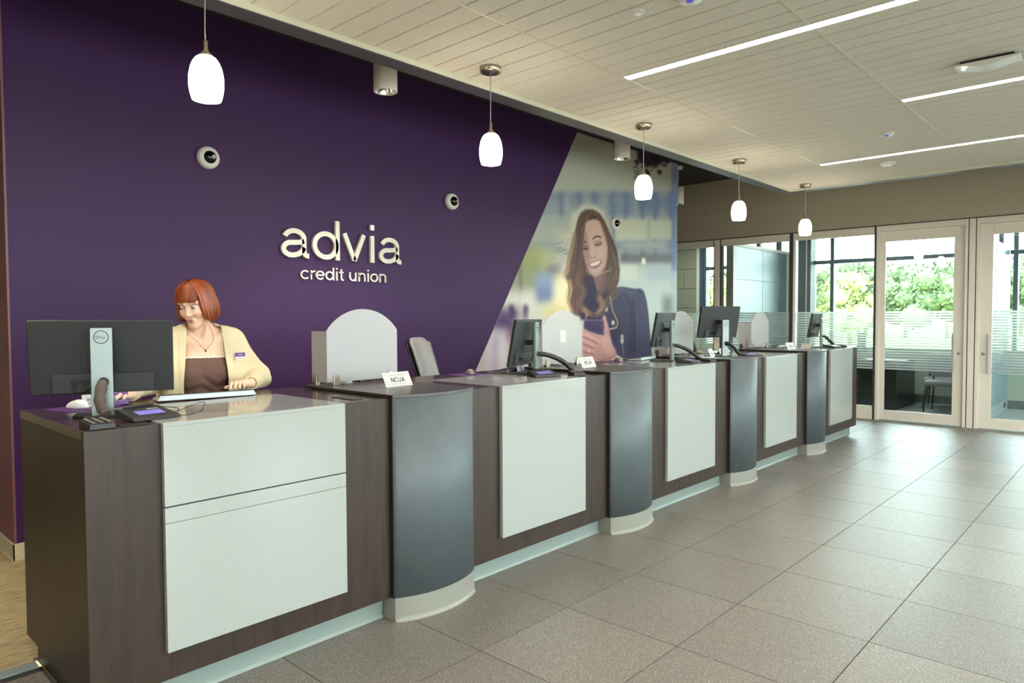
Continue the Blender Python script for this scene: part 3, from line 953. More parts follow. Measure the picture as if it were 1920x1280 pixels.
# ================================================================== WALL FITTINGS
CAML = ['white dome security camera on the purple wall above the red-haired teller', 'white dome security camera on the purple wall above the wall lettering', 'white dome security camera mounted on the mural']
for (x, z), lab in zip([(2.205, 2.594), (4.545, 2.56), (7.29, 2.612)], CAML):
    t = thing('dome_camera', lab, 'security camera', (x, 4.9995, z), 0, 'dome security cameras')
    MB().lathe([(0.0, 0.0), (0.080, 0.0), (0.080, -0.018), (0.076, -0.034), (0.066, -0.046), (0.05, -0.050), (0.0, -0.050)], 36, axis='y').build('housing', 'white_plastic', t)
    dm = MB().sphere((0.0, -0.044, 0), (0.046, 0.040, 0.046), 24, 14).build('dome', 'black_plastic', t)
    dm.data.materials.clear()
    dm.data.materials.append(MATS['screen_black'])
    MB().cyl(0.014, -0.0865, -0.075, (0.012, 0, 0), 16, 'y').build('lens', 'chrome', t)

sign = thing('wall_sign', 'raised off-white lettering reading advia credit union on the purple wall', 'sign', (2.767, 4.97, 1.757))
def wall_letters(s, x0, x1, zbase, cap, d0, d1, weight):
    k = cap / 0.73
    kx = (x1 - x0) / (word_width(s) - 0.08)
    x = x0 - 0.05 * kx
    for ch in s:
        adv, st = GLYPH[ch]
        if st:
            m = MB()
            for p in st:
                ribbon(m, p, SW * k * weight, d0 - 4.97, d1 - 4.97, kx, k, x - 2.767, zbase - 1.757)
            m.build('letter', 'letter_face', sign)
        x += adv * kx
wall_letters('advia', 2.767, 3.927, 1.924, 0.322, 4.996, 4.970, 1.0)
wall_letters('credit union', 2.929, 3.764, 1.7585, 0.104, 4.996, 4.982, 0.95)

# ================================================================== THINGS ON THE COUNTER
ZQ, ZW, ZP = TOP_Z + 0.003, TOP_Z, POD_Z

# ---- monitors (backs towards the lobby)
MON = [  # column x, y, z base, rotation, panel w, h, panel centre height, label
    (0.898, 3.003, ZW, -0.379, 0.50, 0.296, 1.300, 'black monitor on silver stand, back turned, in front of the red-haired teller'),
    (3.505, 3.020, ZQ, 0.387, 0.52, 0.308, 1.281, 'black monitor seen from behind at an angle on the second desk'),
    (5.265, 3.010, ZQ, 0.212, 0.49, 0.290, 1.337, 'black monitor seen edge-on on the third desk by the mural edge'),
    (5.908, 2.842, ZP, -0.319, 0.48, 0.285, 1.398, 'raised black monitor facing away on the third slate pedestal'),
    (8.628, 2.925, ZQ, 0.114, 0.485, 0.288, 1.337, 'small black monitor on the desk nearest the office doors')]
def make_monitor(x, y, zb, rz, w, h, zc, lab, cable):
    t = thing('monitor', lab, 'monitor', (x, y, zb), rz, 'teller monitors')
    tilt = 0.175
    P = Matrix.Translation((0, 0.078, zc - zb)) @ Matrix.Rotation(tilt, 4, 'X')
    # screen case: thin front tray and a lower electronics bulge on the back
    MB().box(-w / 2, w / 2, -0.010, 0.012, -h / 2, h / 2).xf(P).build('case', 'charcoal', t, 0.004)
    MB().box(-w / 2 + 0.008, w / 2 - 0.008, 0.0121, 0.0128, -h / 2 + 0.014, h / 2 - 0.008).xf(P).build('screen', 'screen_black', t)
    b = MB()
    lo = [(-w * 0.36, -0.0102, -h / 2 + 0.003), (w * 0.36, -0.0102, -h / 2 + 0.003), (w * 0.36, -0.0102, -h * 0.22), (-w * 0.36, -0.0102, -h * 0.22)]
    hi = [(-w * 0.355, -0.022, -h / 2 + 0.006), (w * 0.355, -0.022, -h / 2 + 0.006), (w * 0.355, -0.016, -h * 0.23), (-w * 0.355, -0.016, -h * 0.23)]
    b.poly(lo + hi, [(0, 1, 2, 3), (7, 6, 5, 4), (0, 4, 5, 1), (1, 5, 6, 2), (2, 6, 7, 3), (3, 7, 4, 0)])
    b.xf(P).build('electronics_bulge', 'charcoal', t, 0.002)
    MB().box(-0.055, 0.075, -0.0125, -0.0100, -0.060, 0.060).xf(P).build('mount_plate', 'black_plastic', t, 0.002)
    pt = MB()
    for px in (-0.10, -0.065):
        pt.box(px - 0.012, px + 0.012, -0.030, -0.0205, -h * 0.36, -h * 0.30)
    pt.xf(P).build('cable_plugs', 'black_plastic', t, 0.001)
    # stand
    ct = 1.415 - zb
    c = MB().box(-0.0375, 0.0375, -0.008, 0.010, 0.006, ct).build('column', 'stand_metal', t, 0.002)
    MB().box(-0.016, 0.016, 0.010, 0.066, zc - zb - 0.018, zc - zb + 0.016).build('tilt_arm', 'black_plastic', t, 0.003)
    MB().box(-0.0378, 0.0378, 0.0101, 0.0135, 0.006, ct - 0.002).build('column_back', 'black_plastic', t)
    zh = 1.205 - zb
    MB().lathe([(0.0, -0.0084), (0.0185, -0.0084), (0.0185, -0.0110), (0.0160, -0.0112), (0.0, -0.0090)], 28, (0.006, 0, zh), 'y').build('cable_hole', 'black_plastic', t)
    lg = MB()
    ring = arc(0, 0, 0.0245, 0.0245, 0, 360, 36)
    ribbon(lg, ring, 0.0030, -0.0081, -0.0086, 1, 1, 0, ct - 0.036)
    k = 0.0105 / 0.73
    xx = -0.0185
    for ch, adv in (('D', 0.62), ('E', 0.62), ('L', 0.46), ('L', 0.5)):
        if ch == 'E':
            for off in (-0.16, 0.0, 0.16):
                ribbon(lg, [(0.06, 0.26 + off * 1.2), (0.30, 0.50 + off * 1.2)], SW * k * 1.3, -0.0081, -0.0086, k, k, xx + 0.0015, ct - 0.0415)
        else:
            for p in GLYPH[ch][1]:
                ribbon(lg, p, SW * k * 1.5, -0.0081, -0.0086, k, k, xx, ct - 0.0415)
        xx += adv * k * 1.12
    lg.build('logo', 'ink', c)
    # wedge foot reaching back under the screen
    MB().prism([(-0.10, 0.165), (-0.105, 0.02), (-0.06, -0.022), (0.06, -0.022), (0.105, 0.02), (0.10, 0.165)][::-1], 0.0, 0.009, 'z').build('foot', 'dark_grey_plastic', t, 0.002)
    # cable from the plugs to the hole
    a = P @ Vector((-0.10, -0.030, -h * 0.36))
    e = Vector((-0.006, -0.004, zh + 0.01))
    MB().tube(catmull([a, a + Vector((0.002, -0.004, -0.03)), (a + e) / 2 + Vector((0, -0.004, -0.035)), e + Vector((-0.02, 0.012, -0.012))], 6), 0.0028, 6).build('power_cable', 'black_plastic', t)
    a2 = P @ Vector((-0.065, -0.030, -h * 0.36))
    MB().tube(catmull([a2, a2 + Vector((0.004, -0.004, -0.02)), (a2 + e) / 2 + Vector((0, -0.004, -0.02)), e + Vector((-0.02, 0.012, -0.004))], 6), 0.0024, 6).build('video_cable', 'black_plastic', t)
    return t
for k, q in enumerate(MON):
    make_monitor(*q, True)

# ---- padded cable sleeves running from each stand hole to the counter
SLV = [([(0.891, 2.984, 1.200), (0.882, 2.955, 1.195), (0.868, 2.935, 1.160), (0.866, 2.925, 1.125), (0.874, 2.915, 1.100), (0.878, 2.90, 1.089)], 'brown woven cable sleeve hanging from the monitor stand by the red-haired teller'),
       ([(3.508, 3.002, 1.202), (3.53, 2.985, 1.203), (3.60, 2.96, 1.185), (3.67, 2.93, 1.150), (3.715, 2.905, 1.110), (3.735, 2.89, 1.086)], 'thick black cable sleeve arching down to the second desk'),
       ([(5.272, 2.992, 1.202), (5.29, 2.975, 1.20), (5.36, 2.94, 1.175), (5.43, 2.90, 1.13), (5.465, 2.875, 1.095), (5.47, 2.86, 1.084)], 'thick black cable sleeve arching down to the third desk'),
       ([(5.90, 2.825, 1.204), (5.915, 2.805, 1.204), (5.97, 2.79, 1.17), (6.01, 2.775, 1.125), (6.03, 2.765, 1.108)], 'thick black cable sleeve bending onto the third slate pedestal'),
       ([(8.632, 2.908, 1.202), (8.66, 2.895, 1.198), (8.73, 2.88, 1.16), (8.82, 2.86, 1.11), (8.87, 2.85, 1.086)], 'black cable sleeve sloping down on the desk nearest the office doors')]
for k, (pts, lab) in enumerate(SLV):
    c = catmull(pts, 7)
    rr = [(0.019 + 0.0016 * math.sin(i * 0.8) if k == 0 else 0.0162 + 0.0005 * math.sin(i)) * min(1.0, 0.72 + i * 0.06) for i in range(len(c))]
    b = c[0]
    t = thing('cable_sleeve', lab, 'cable sleeve', (c[-1].x, c[-1].y, c[-1].z - 0.017), 0, 'cable sleeves of the monitors')
    off = Vector(t.location)
    MB().tube([p - off for p in c], rr, 12).build('sleeve', 'brown_sleeve' if k == 0 else 'charcoal', t)
    MB().tube([c[0] - off + Vector((0.004, 0.012, 0.003)), c[0] - off, c[1] - off], 0.0022, 6).build('loose_wire', 'silver_plastic', t)

# ---- signature pads
PAD = [(0.998, 2.822, 0.13, 'signature pad with lit lilac screen by the red-haired teller'),
       (3.395, 2.865, -0.45, 'signature pad with lilac screen on the second desk'),
       (5.150, 2.795, 0.10, 'signature pad with lilac screen on the third desk'),
       (6.325, 2.790, -0.42, 'signature pad with upright pen on the fourth desk'),
       (8.715, 2.830, -0.20, 'signature pad with upright pen on the desk nearest the office doors')]
def make_pad(x, y, rz, lab, k):
    t = thing('signature_pad', lab, 'signature pad', (x, y, ZQ), rz, 'signature pads')
    w, d = 0.092, 0.080
    lo = [(-w, -d, 0.002), (w, -d, 0.002), (w * 0.92, d, 0.002), (-w * 0.92, d, 0.002)]
    hi = [(-w * 0.93, -d + 0.012, 0.015), (w * 0.93, -d + 0.012, 0.015), (w * 0.88, d - 0.004, 0.038), (-w * 0.88, d - 0.004, 0.038)]
    MB().hexa(lo, hi).build('case', 'dark_grey_plastic', t, 0.004)
    def top(px, py, dz=0.0):
        return (px, py, 0.015 + (py + d - 0.012) / (2 * d - 0.016) * 0.023 + dz)
    scr = MB()
    a = [top(-0.050, -0.036, 0.0002), top(0.050, -0.036, 0.0002), top(0.050, 0.012, 0.0002), top(-0.050, 0.012, 0.0002)]
    b = [top(-0.050, -0.036, 0.0012), top(0.050, -0.036, 0.0012), top(0.050, 0.012, 0.0012), top(-0.050, 0.012, 0.0012)]
    scr.hexa(a, b).build('screen', 'lilac_screen', t)
    lg = MB()
    o = top(0.012, 0.030, 0.0004)
    for i in range(5):
        lg.hexa([top(0.012 + i * 0.009, 0.030, 0.0003), top(0.018 + i * 0.009, 0.030, 0.0003), top(0.018 + i * 0.009, 0.037, 0.0003), top(0.012 + i * 0.009, 0.037, 0.0003)],
                [top(0.012 + i * 0.009, 0.030, 0.0009), top(0.018 + i * 0.009, 0.030, 0.0009), top(0.018 + i * 0.009, 0.037, 0.0009), top(0.012 + i * 0.009, 0.037, 0.0009)])
    lg.build('logo', 'paper', t)
    if k < 3:
        MB().tube([top(-0.062, 0.058, 0.006), top(-0.03, 0.060, 0.007), top(0.055, 0.062, 0.007)], [0.003, 0.0042, 0.0042], 8).build('stylus', 'black_plastic', t)
    else:
        MB().tube([top(-0.005, 0.050, 0.0), top(0.000, 0.052, 0.03), top(0.010, 0.056, 0.105)], [0.0025, 0.004, 0.004], 8).build('stylus', 'black_plastic', t)
        MB().tube(catmull([top(0.010, 0.056, 0.105), (0.03, 0.058, 0.165), (0.062, 0.06, 0.15), (0.07, 0.06, 0.10), (0.055, 0.055, 0.05), (0.04, 0.06, 0.036)], 7), 0.0012, 6).build('stylus_cord', 'black_plastic', t)
    return t
for k, q in enumerate(PAD):
    _p = make_pad(*q, k)
    if k == 0:
        PAD0 = _p
# the first pad's pen cord lies on the quartz in a loop
lp = catmull([(1.082, 2.835, ZQ + 0.012), (1.13, 2.83, ZQ + 0.02), (1.20, 2.86, ZQ + 0.035), (1.245, 2.89, ZQ + 0.03), (1.215, 2.86, ZQ + 0.003), (1.165, 2.81, ZQ + 0.003), (1.12, 2.775, ZQ + 0.003), (1.10, 2.80, ZQ + 0.006), (1.13, 2.87, ZQ + 0.02), (1.10, 2.92, ZQ + 0.025), (1.06, 2.93, ZQ + 0.032)], 8)
PM = (Matrix.Translation((PAD[0][0], PAD[0][1], ZQ)) @ Matrix.Rotation(PAD[0][2], 4, 'Z')).inverted()
MB().tube([PM @ p for p in lp], 0.0016, 6).build('stylus_cord', 'black_plastic', PAD0)

# ---- keypads
KPD = [(0.795, 2.722, ZW, 0.02, 'black keypad with tan keys at the counter corner below the first monitor'),
       (3.612, 2.765, ZW, -0.55, 'black keypad on the second desk beside its cable sleeve'),
       (5.375, 2.735, ZW, -0.2, 'black keypad on the third desk by its cable sleeve'),
       (6.185, 2.760, ZW, -0.6, 'black keypad half hidden behind the third slate pedestal'),
       (8.890, 2.790, ZW, -0.2, 'black keypad at the far end of the teller line')]
def make_keypad(x, y, z, rz, lab):
    t = thing('keypad', lab, 'keypad', (x, y, z), rz, 'counter keypads')
    MB().hexa([(-0.042, -0.058, 0.001), (0.042, -0.058, 0.001), (0.042, 0.058, 0.001), (-0.042, 0.058, 0.001)],
              [(-0.040, -0.056, 0.020), (0.040, -0.056, 0.020), (0.040, 0.056, 0.026), (-0.040, 0.056, 0.026)]).build('case', 'charcoal', t, 0.002)
    kk = MB()
    for i in range(3):
        for j in range(5):
            px, py = -0.025 + i * 0.025, -0.042 + j * 0.021
            zz = 0.020 + (py + 0.056) / 0.112 * 0.006
            kk.box(px - 0.009, px + 0.009, py - 0.007, py + 0.007, zz, zz + 0.005)
    kk.build('keys', 'dark_grey_plastic', t, 0.001)
    kl = MB()
    for i in range(3):
        for j in range(5):
            px, py = -0.025 + i * 0.025, -0.042 + j * 0.021
            zz = 0.025 + (py + 0.056) / 0.112 * 0.006
            kl.box(px - 0.006, px + 0.004, py - 0.0012, py + 0.0035, zz, zz + 0.0006)
    kl.build('key_legends', 'key_tan', t)
    return t
for q in KPD:
    make_keypad(*q)

# ---- keyboards
KB = [(1.449, 3.353, ZQ, -0.172, 'silver keyboard under the red-haired teller hands', 0.222),
      (3.52, 3.30, ZQ, 0.42, 'dark keyboard on the second desk behind its monitor', 0.20),
      (5.30, 3.33, ZQ, 0.22, 'silver keyboard on the third desk behind its monitor', 0.20),
      (6.75, 3.36, ZQ, -0.1, 'silver keyboard on the fourth desk', 0.20),
      (8.45, 3.36, ZQ, 0.0, 'silver keyboard on the desk nearest the office doors', 0.20)]
def make_keyboard(x, y, z, rz, lab, hw, k):
    t = thing('keyboard', lab, 'keyboard', (x, y, z), rz, 'teller keyboards')
    d = 0.064
    MB().hexa([(-hw, -d, 0.002), (hw, -d, 0.002), (hw, d, 0.001), (-hw, d, 0.001)],
              [(-hw + 0.012, -d + 0.004, 0.026), (hw - 0.012, -d + 0.004, 0.026), (hw - 0.006, d - 0.002, 0.009), (-hw + 0.006, d - 0.002, 0.009)]).build('case', 'silver_plastic' if k != 1 else 'dark_grey_plastic', t, 0.002)
    kk = MB()
    for r in range(5):
        y0 = -d + 0.016 + r * 0.0205
        z0 = 0.026 - (y0 + d) / (2 * d) * 0.017
        n = 15
        for c in range(n):
            x0 = -hw + 0.020 + c * (2 * hw - 0.04) / n
            kk.box(x0 + 0.001, x0 + (2 * hw - 0.04) / n - 0.001, y0, y0 + 0.0165, z0 - 0.002, z0 + 0.004)
    kk.build('keys', 'charcoal', t)
    return t
for k, q in enumerate(KB):
    make_keyboard(*q, k)

# ---- mice and mats
MS = [(0.912, 3.375, ZW + 0.002, 0.5, 'white_plastic', 'white mouse on a purple mat beside the first monitor'),
      (3.215, 3.355, ZW + 0.002, -0.5, 'nickel', 'grey mouse on the purple mat of the second desk'),
      (4.925, 3.33, ZW + 0.002, -0.4, 'nickel', 'grey mouse on the mat of the third desk'),
      (6.42, 3.37, ZW + 0.002, -0.3, 'nickel', 'brownish mouse on the fourth desk'),
      (8.20, 3.30, ZW + 0.002, -0.3, 'nickel', 'brownish mouse on the desk nearest the office doors')]
mat('mouse_grey', srgb(128, 120, 108), 0.35, 0.2)
def make_mouse(x, y, z, rz, m, lab):
    t = thing('mouse', lab, 'mouse', (x, y, z), rz, 'computer mice')
    v, f = [], []
    n, r = 20, 8
    for j in range(r + 1):
        q = j / r
        for i in range(n):
            a = 2 * PI * i / n
            cx = 0.031 * math.cos(a) * (1 + 0.06 * math.sin(2 * a))
            cy = 0.054 * math.sin(a)
            s = math.sqrt(max(0.0, 1 - q ** 2.4))
            hz = 0.036 * q * (1 - 0.26 * (cy * s / 0.054))
            v.append((cx * s, cy * s, 0.001 + hz))
    for j in range(r):
        for i in range(n):
            f.append((j * n + i, j * n + (i + 1) % n, (j + 1) * n + (i + 1) % n, (j + 1) * n + i))
    f.append(tuple(range(n - 1, -1, -1)))
    MB().poly(v, f, True).build('shell', 'white_plastic' if m == 'white_plastic' else 'mouse_grey', t)
    MB().cyl(0.008, -0.004, 0.004, (0, 0.030, 0.026), 14, 'x').build('scroll_wheel', 'black_plastic', t)
    MB().lathe([(0.0, 0.0), (0.026, 0.0), (0.028, 0.002), (0.0, 0.002)], 16).build('underside', 'black_plastic', t)
for q in MS:
    make_mouse(*q)
MT = [(0.935, 3.370, 0.25, 'purple mouse mat on the first desk under the white mouse'), (3.20, 3.345, -0.1, 'purple mouse mat on the second desk'), (4.93, 3.335, 0.0, 'purple mouse mat on the third desk')]
for (x, y, rz, lab) in MT:
    t = thing('mouse_mat', lab, 'mouse mat', (x, y, ZW), rz, 'purple mouse mats')
    MB().box(-0.115, 0.115, -0.10, 0.10, 0.0, 0.0018).build('pad', 'purple_mat', t)
    m = MB()
    word(m, 'advia', 0, 0, 0.02, 0, -0.0003, 0.05)
    m.xf(Matrix.Translation((0.02, -0.085, 0.0019)) @ Matrix.Rotation(-PI / 2, 4, 'X')).build('print', 'paper', t)

# ---- card stands by the monitors
def card_stand(x, y, z, rz, lab, w=0.19):
    t = thing('card_holder', lab, 'card holder', (x, y, z), rz, 'card holders')
    MB().box(-w / 2, w / 2, 0.004, 0.05, 0.0, 0.004).box(-w / 2, w / 2, 0.024, 0.028, 0.004, 0.03).build('tray', 'clear_glass', t)
    c1 = MB().box(-w / 2 + 0.003, -0.003, -0.0002, 0.0008, 0.004, 0.058).xf(Matrix.Translation((0, 0.006, 0)) @ Matrix.Rotation(-0.15, 4, 'X')).build('white_card', 'paper', t)
    c2 = MB().box(0.003, w / 2 - 0.003, -0.0002, 0.0008, 0.004, 0.058).xf(Matrix.Translation((0, 0.006, 0)) @ Matrix.Rotation(-0.15, 4, 'X')).build('purple_card', 'purple_print', t)
    R = Matrix.Translation((0, 0.006, 0)) @ Matrix.Rotation(-0.15, 4, 'X')
    m = MB()
    word(m, 'advia', -w / 2 + 0.020, 0.030, 0.018, -0.0002, -0.0008, 0.052)
    word(m, 'credit union', -w / 2 + 0.024, 0.018, 0.008, -0.0002, -0.0008, 0.044)
    m.xf(R).build('print', 'purple_print', c1)
    m = MB()
    word(m, 'advia', 0.020, 0.030, 0.018, -0.0002, -0.0008, 0.052)
    word(m, 'credit union', 0.024, 0.018, 0.008, -0.0002, -0.0008, 0.044)
    m.xf(R).build('print', 'paper', c2)
card_stand(1.018, 3.352, ZW, 0.02, 'card holder with white and purple cards behind the first monitor stand')
card_stand(3.56, 3.20, ZQ, 0.35, 'card holder with white and purple cards under the second monitor', 0.13)
card_stand(6.55, 3.16, ZQ, -0.1, 'card holder with white and purple cards under the raised monitor', 0.15)

# ---- frosted shields on the pods
SHL = ['arched frosted shield with side wing on the pedestal nearest the red-haired teller', 'arched frosted shield with a small white note on the second pedestal',
       'arched frosted shield on the third pedestal behind the raised monitor', 'arched frosted shield with side wing on the pedestal by the office doors']
CLIP = [(0.006, -0.006)]
for k, px in enumerate(POD_X):
    t = thing('privacy_shield', SHL[k], 'shield', (px + 0.045, 3.25, ZP), 0, 'frosted privacy shields')
    w = 0.470
    pts = [(0, 0.018), (w, 0.018), (w, 0.296)]
    R = ((w / 2) ** 2 + 0.118 ** 2) / (2 * 0.118)
    a = math.asin((w / 2) / R)
    for i in range(1, 24):
        th = a - 2 * a * i / 24
        pts.append((w / 2 + R * math.sin(th), 0.296 + 0.118 - R + R * math.cos(th)))
    pts.append((0, 0.296))
    fp = MB().prism(pts, 0.0, 0.006, 'y').build('front_panel', 'frosted_acrylic', t)
    sp = MB().box(0.0, 0.006, 0.0065, 0.150, 0.018, 0.294).build('side_panel', 'frosted_acrylic', t)
    if k == 1:
        MB().box(0.205, 0.275, -0.0006, -0.0001, 0.175, 0.265).build('note', 'paper', fp)
    for (cx, cy, ry) in ((0.055, 0.003, 0), (0.415, 0.003, 0), (0.003, 0.110, 1)):
        prof = [(-0.019, 0.0), (0.019, 0.0), (0.019, 0.040)] + [(0.019 * math.cos(q * PI / 8), 0.040 + 0.019 * math.sin(q * PI / 8)) for q in range(1, 8)] + [(-0.019, 0.040)]
        m = MB().prism(prof, -0.013, -0.004, 'y').prism(prof, 0.004, 0.013, 'y').box(-0.019, 0.019, -0.004, 0.004, 0.0, 0.016)
        m.xf(Matrix.Translation((cx, cy, 0)) @ (Matrix.Rotation(PI / 2, 4, 'Z') if ry else Matrix.Identity(4)))
        m.build('clip', 'nickel', t, 0.002)

# ---- cups standing behind the shields
CUP = [(2.215, 3.315, 'white cup of purple pens behind the frosted shield nearest the red-haired teller'), (4.105, 3.325, 'white cup of purple pens behind the second frosted shield'),
       (5.70, 3.33, 'white cup of purple pens behind the third frosted shield'), (7.46, 3.33, 'white cup of purple pens behind the frosted shield by the office doors')]
for (x, y, lab) in CUP:
    t = thing('pen_cup', lab, 'cup', (x, y, ZP), 0, 'pen cups behind the shields')
    MB().lathe([(0.0, 0.001), (0.034, 0.001), (0.036, 0.006), (0.039, 0.095), (0.036, 0.095), (0.033, 0.008), (0.0, 0.008)], 28).build('cup', 'white_plastic', t)
    r2 = random.Random(int(x * 100))
    for i in range(9):
        a = 2 * PI * i / 9
        tp = (0.036 * math.cos(a) * 0.95, 0.036 * math.sin(a) * 0.95, 0.118 + r2.uniform(0, 0.022))
        MB().tube([(0.018 * math.cos(a), 0.018 * math.sin(a), 0.01), tp], 0.0048, 8).build('pen', 'purple_print', t)

# ---- bell, wires and small boxes behind the first shields
for k, px in enumerate(POD_X):
    t = thing('cable_tangle', ['black cables and plugs lying behind the first shield', 'black cables and plugs lying behind the second shield', 'black cables and plugs lying behind the third shield', 'black cables and plugs lying behind the fourth shield'][k], 'cables', (px + 0.33, 3.33, ZP), 0, 'cables behind the shields')
    MB().tube(catmull([(-0.14, -0.02, 0.004), (-0.06, 0.02, 0.006), (0.02, -0.015, 0.004), (0.10, 0.02, 0.006), (0.16, 0.0, 0.004)], 6), 0.004, 6).build('cable', 'black_plastic', t)
    MB().tube(catmull([(-0.10, 0.03, 0.004), (0.0, 0.005, 0.010), (0.06, 0.03, 0.004), (0.15, 0.035, 0.004)], 6), 0.0032, 6).build('cable', 'black_plastic', t)
    MB().box(-0.04, 0.0, -0.028, -0.006, 0.0, 0.013).build('plug', 'black_plastic', t, 0.002)

# ---- NCUA signs
NCU = [(2.305, 2.945, 0.10, 'small NCUA sign on the pedestal nearest the red-haired teller'), (4.055, 2.985, 0.10, 'small NCUA sign on the second pedestal'),
       (5.745, 2.87, 0.30, 'small NCUA sign catching the light on the third pedestal'), (7.605, 2.885, -0.05, 'small NCUA sign on the pedestal by the office doors')]
for (x, y, rz, lab) in NCU:
    t = thing('counter_sign', lab, 'sign', (x, y, ZP), rz, 'NCUA counter signs')
    R = Matrix.Rotation(-0.45, 4, 'X')
    w, h = 0.190, 0.082
    MB().box(-w / 2, w / 2, 0.0, 0.003, 0.0, h).xf(R).build('plate', 'white_plastic', t)
    MB().box(-w / 2, w / 2, 0.0, 0.060, 0.0, 0.003).build('foot', 'silver_plastic', t)
    card = MB().box(-w / 2 + 0.003, w / 2 - 0.003, -0.0008, 0.0, 0.004, h - 0.003).xf(R).build('card', 'paper', t)
    m = MB()
    b0, b1, z0, z1 = -w / 2 + 0.012, w / 2 - 0.012, 0.010, h - 0.009
    ribbon(m, [(b0, z0), (b1, z0), (b1, z1), (b0, z1), (b0, z0)], 0.0010, -0.0009, -0.0013)
    word(m, 'NCUA', -0.050, 0.0255, 0.026, -0.0009, -0.0014, 0.100, 1.55, 0.02)
    for (zz, hw) in ((0.0655, 0.052), (0.0605, 0.066), (0.0165, 0.066)):
        q = random.Random(3)
        xx = -hw
        while xx < hw:
            ln = q.uniform(0.003, 0.009)
            ribbon(m, [(xx, zz), (min(xx + ln, hw), zz)], 0.0016, -0.0009, -0.0012)
            xx += ln + 0.0016
    m.xf(R).build('lettering', 'ink', card)
# folded white card tent on the last desk
t = thing('tent_card', 'folded white tent card in front of the monitor nearest the office doors', 'card', (8.02, 2.88, ZW), -0.2)
MB().prism([(-0.035, 0.0), (-0.032, 0.0), (0.0, 0.058), (0.032, 0.0), (0.035, 0.0), (0.0015, 0.064), (-0.0015, 0.064)][::-1], -0.06, 0.06, 'y').build('folded_card', 'paper', t)

# ================================================================== CHAIRS
def teller_chair(x, y, rz, lab, top):
    """tall counter chair; local -y is the front"""
    t = thing('teller_chair', lab, 'chair', (x, y, 0.002), rz, 'tall teller chairs')
    # curved backrest shell: grid on a bent, rounded slab
    def slab(zb, zt, hw, thick, lean, bow, name, m, yo):
        nx, nz = 10, 12
        v, f = [], []
        for side in (0, 1):
            for j in range(nz + 1):
                q = j / nz
                z = zb + (zt - zb) * q
                sh = hw * (1.0 - 0.10 * (1 - q) - 0.12 * max(0, (q - 0.85) / 0.15) ** 2)
                for i in range(nx + 1):
                    u = -1 + 2 * i / nx
                    rim = max(abs(u) ** 6, (2 * abs(q - 0.5)) ** 8)
                    th = thick * (1 - 0.75 * rim)
                    yy = yo + lean * (q ** 1.3) - bow * u * u + (th / 2 if side else -th / 2)
                    zz = z - (0.05 * abs(u) ** 6 if q > 0.99 else 0)
                    v.append((sh * u, yy, zz))
        N = (nx + 1) * (nz + 1)
        for j in range(nz):
            for i in range(nx):
                a = j * (nx + 1) + i
                f.append((a, a + 1, a + nx + 2, a + nx + 1))
                f.append((N + a + nx + 1, N + a + nx + 2, N + a + 1, N + a))
        for j in range(nz):
            a = j * (nx + 1)
            f.append((a, a + nx + 1, N + a + nx + 1, N + a))
            b = a + nx
            f.append((N + b, N + b + nx + 1, b + nx + 1, b))
        for i in range(nx):
            f.append((i + 1, i, N + i, N + i + 1))
            a = nz * (nx + 1) + i
            f.append((a, a + 1, N + a + 1, N + a))
        MB().poly(v, f, True).build(name, m, t)
    sz = top - 0.58
    slab(sz + 0.10, top, 0.215, 0.045, 0.13, 0.035, 'backrest', 'chair_grey', 0.22)
    slab(sz + 0.12, top - 0.02, 0.205, 0.03, 0.13, 0.030, 'back_shell', 'black_plastic', 0.252)
    m = MB()
    n = 28
    ring = [(0.235 * math.copysign(abs(math.cos(2 * PI * i / n)) ** 0.5, math.cos(2 * PI * i / n)), 0.23 * math.copysign(abs(math.sin(2 * PI * i / n)) ** 0.5, math.sin(2 * PI * i / n))) for i in range(n)]
    m.prism(ring, sz - 0.06, sz, 'z', True).build('seat', 'chair_grey', t, 0.02, 3)
    MB().tube([(0, 0.10, sz - 0.07), (0, 0.24, sz - 0.05), (0, 0.27, sz + 0.06), (0, 0.275, sz + 0.2)], 0.018, 10).build('back_bracket', 'black_plastic', t)
    MB().lathe([(0.0, 0.10), (0.045, 0.10), (0.03, 0.16), (0.025, sz - 0.2), (0.016, sz - 0.19), (0.016, sz - 0.06)], 20).build('gas_column', 'black_plastic', t)
    fr = MB()
    fr.tube([(0.21 * math.cos(a), 0.21 * math.sin(a), 0.32) for a in [2 * PI * i / 32 for i in range(33)]], 0.011, 8, cap=False)
    for a in (0.6, 2.7, 4.8):
        fr.tube([(0.02 * math.cos(a), 0.02 * math.sin(a), 0.32), (0.21 * math.cos(a), 0.21 * math.sin(a), 0.32)], 0.008, 6)
    fr.build('foot_ring', 'chrome', t)
    for i in range(5):
        a = 2 * PI * i / 5 + 0.3
        c, s = math.cos(a), math.sin(a)
        MB().tube([(0.03 * c, 0.03 * s, 0.115), (0.18 * c, 0.18 * s, 0.09), (0.30 * c, 0.30 * s, 0.07)], [0.024, 0.02, 0.014], 8).build('base_leg', 'black_plastic', t)
        w = MB().cyl(0.028, -0.012, 0.012, (0, 0, 0), 16, 'x')
        w.xf(Matrix.Translation((0.30 * c, 0.30 * s, 0.028)) @ Matrix.Rotation(a, 4, 'Z')).build('caster', 'black_plastic', t)
teller_chair(3.66, 3.96, math.radians(30), 'grey upholstered teller chair behind the second desk', 1.292)
teller_chair(8.12, 4.0, math.radians(30), 'dark backed teller chair behind the fourth desk', 1.20)

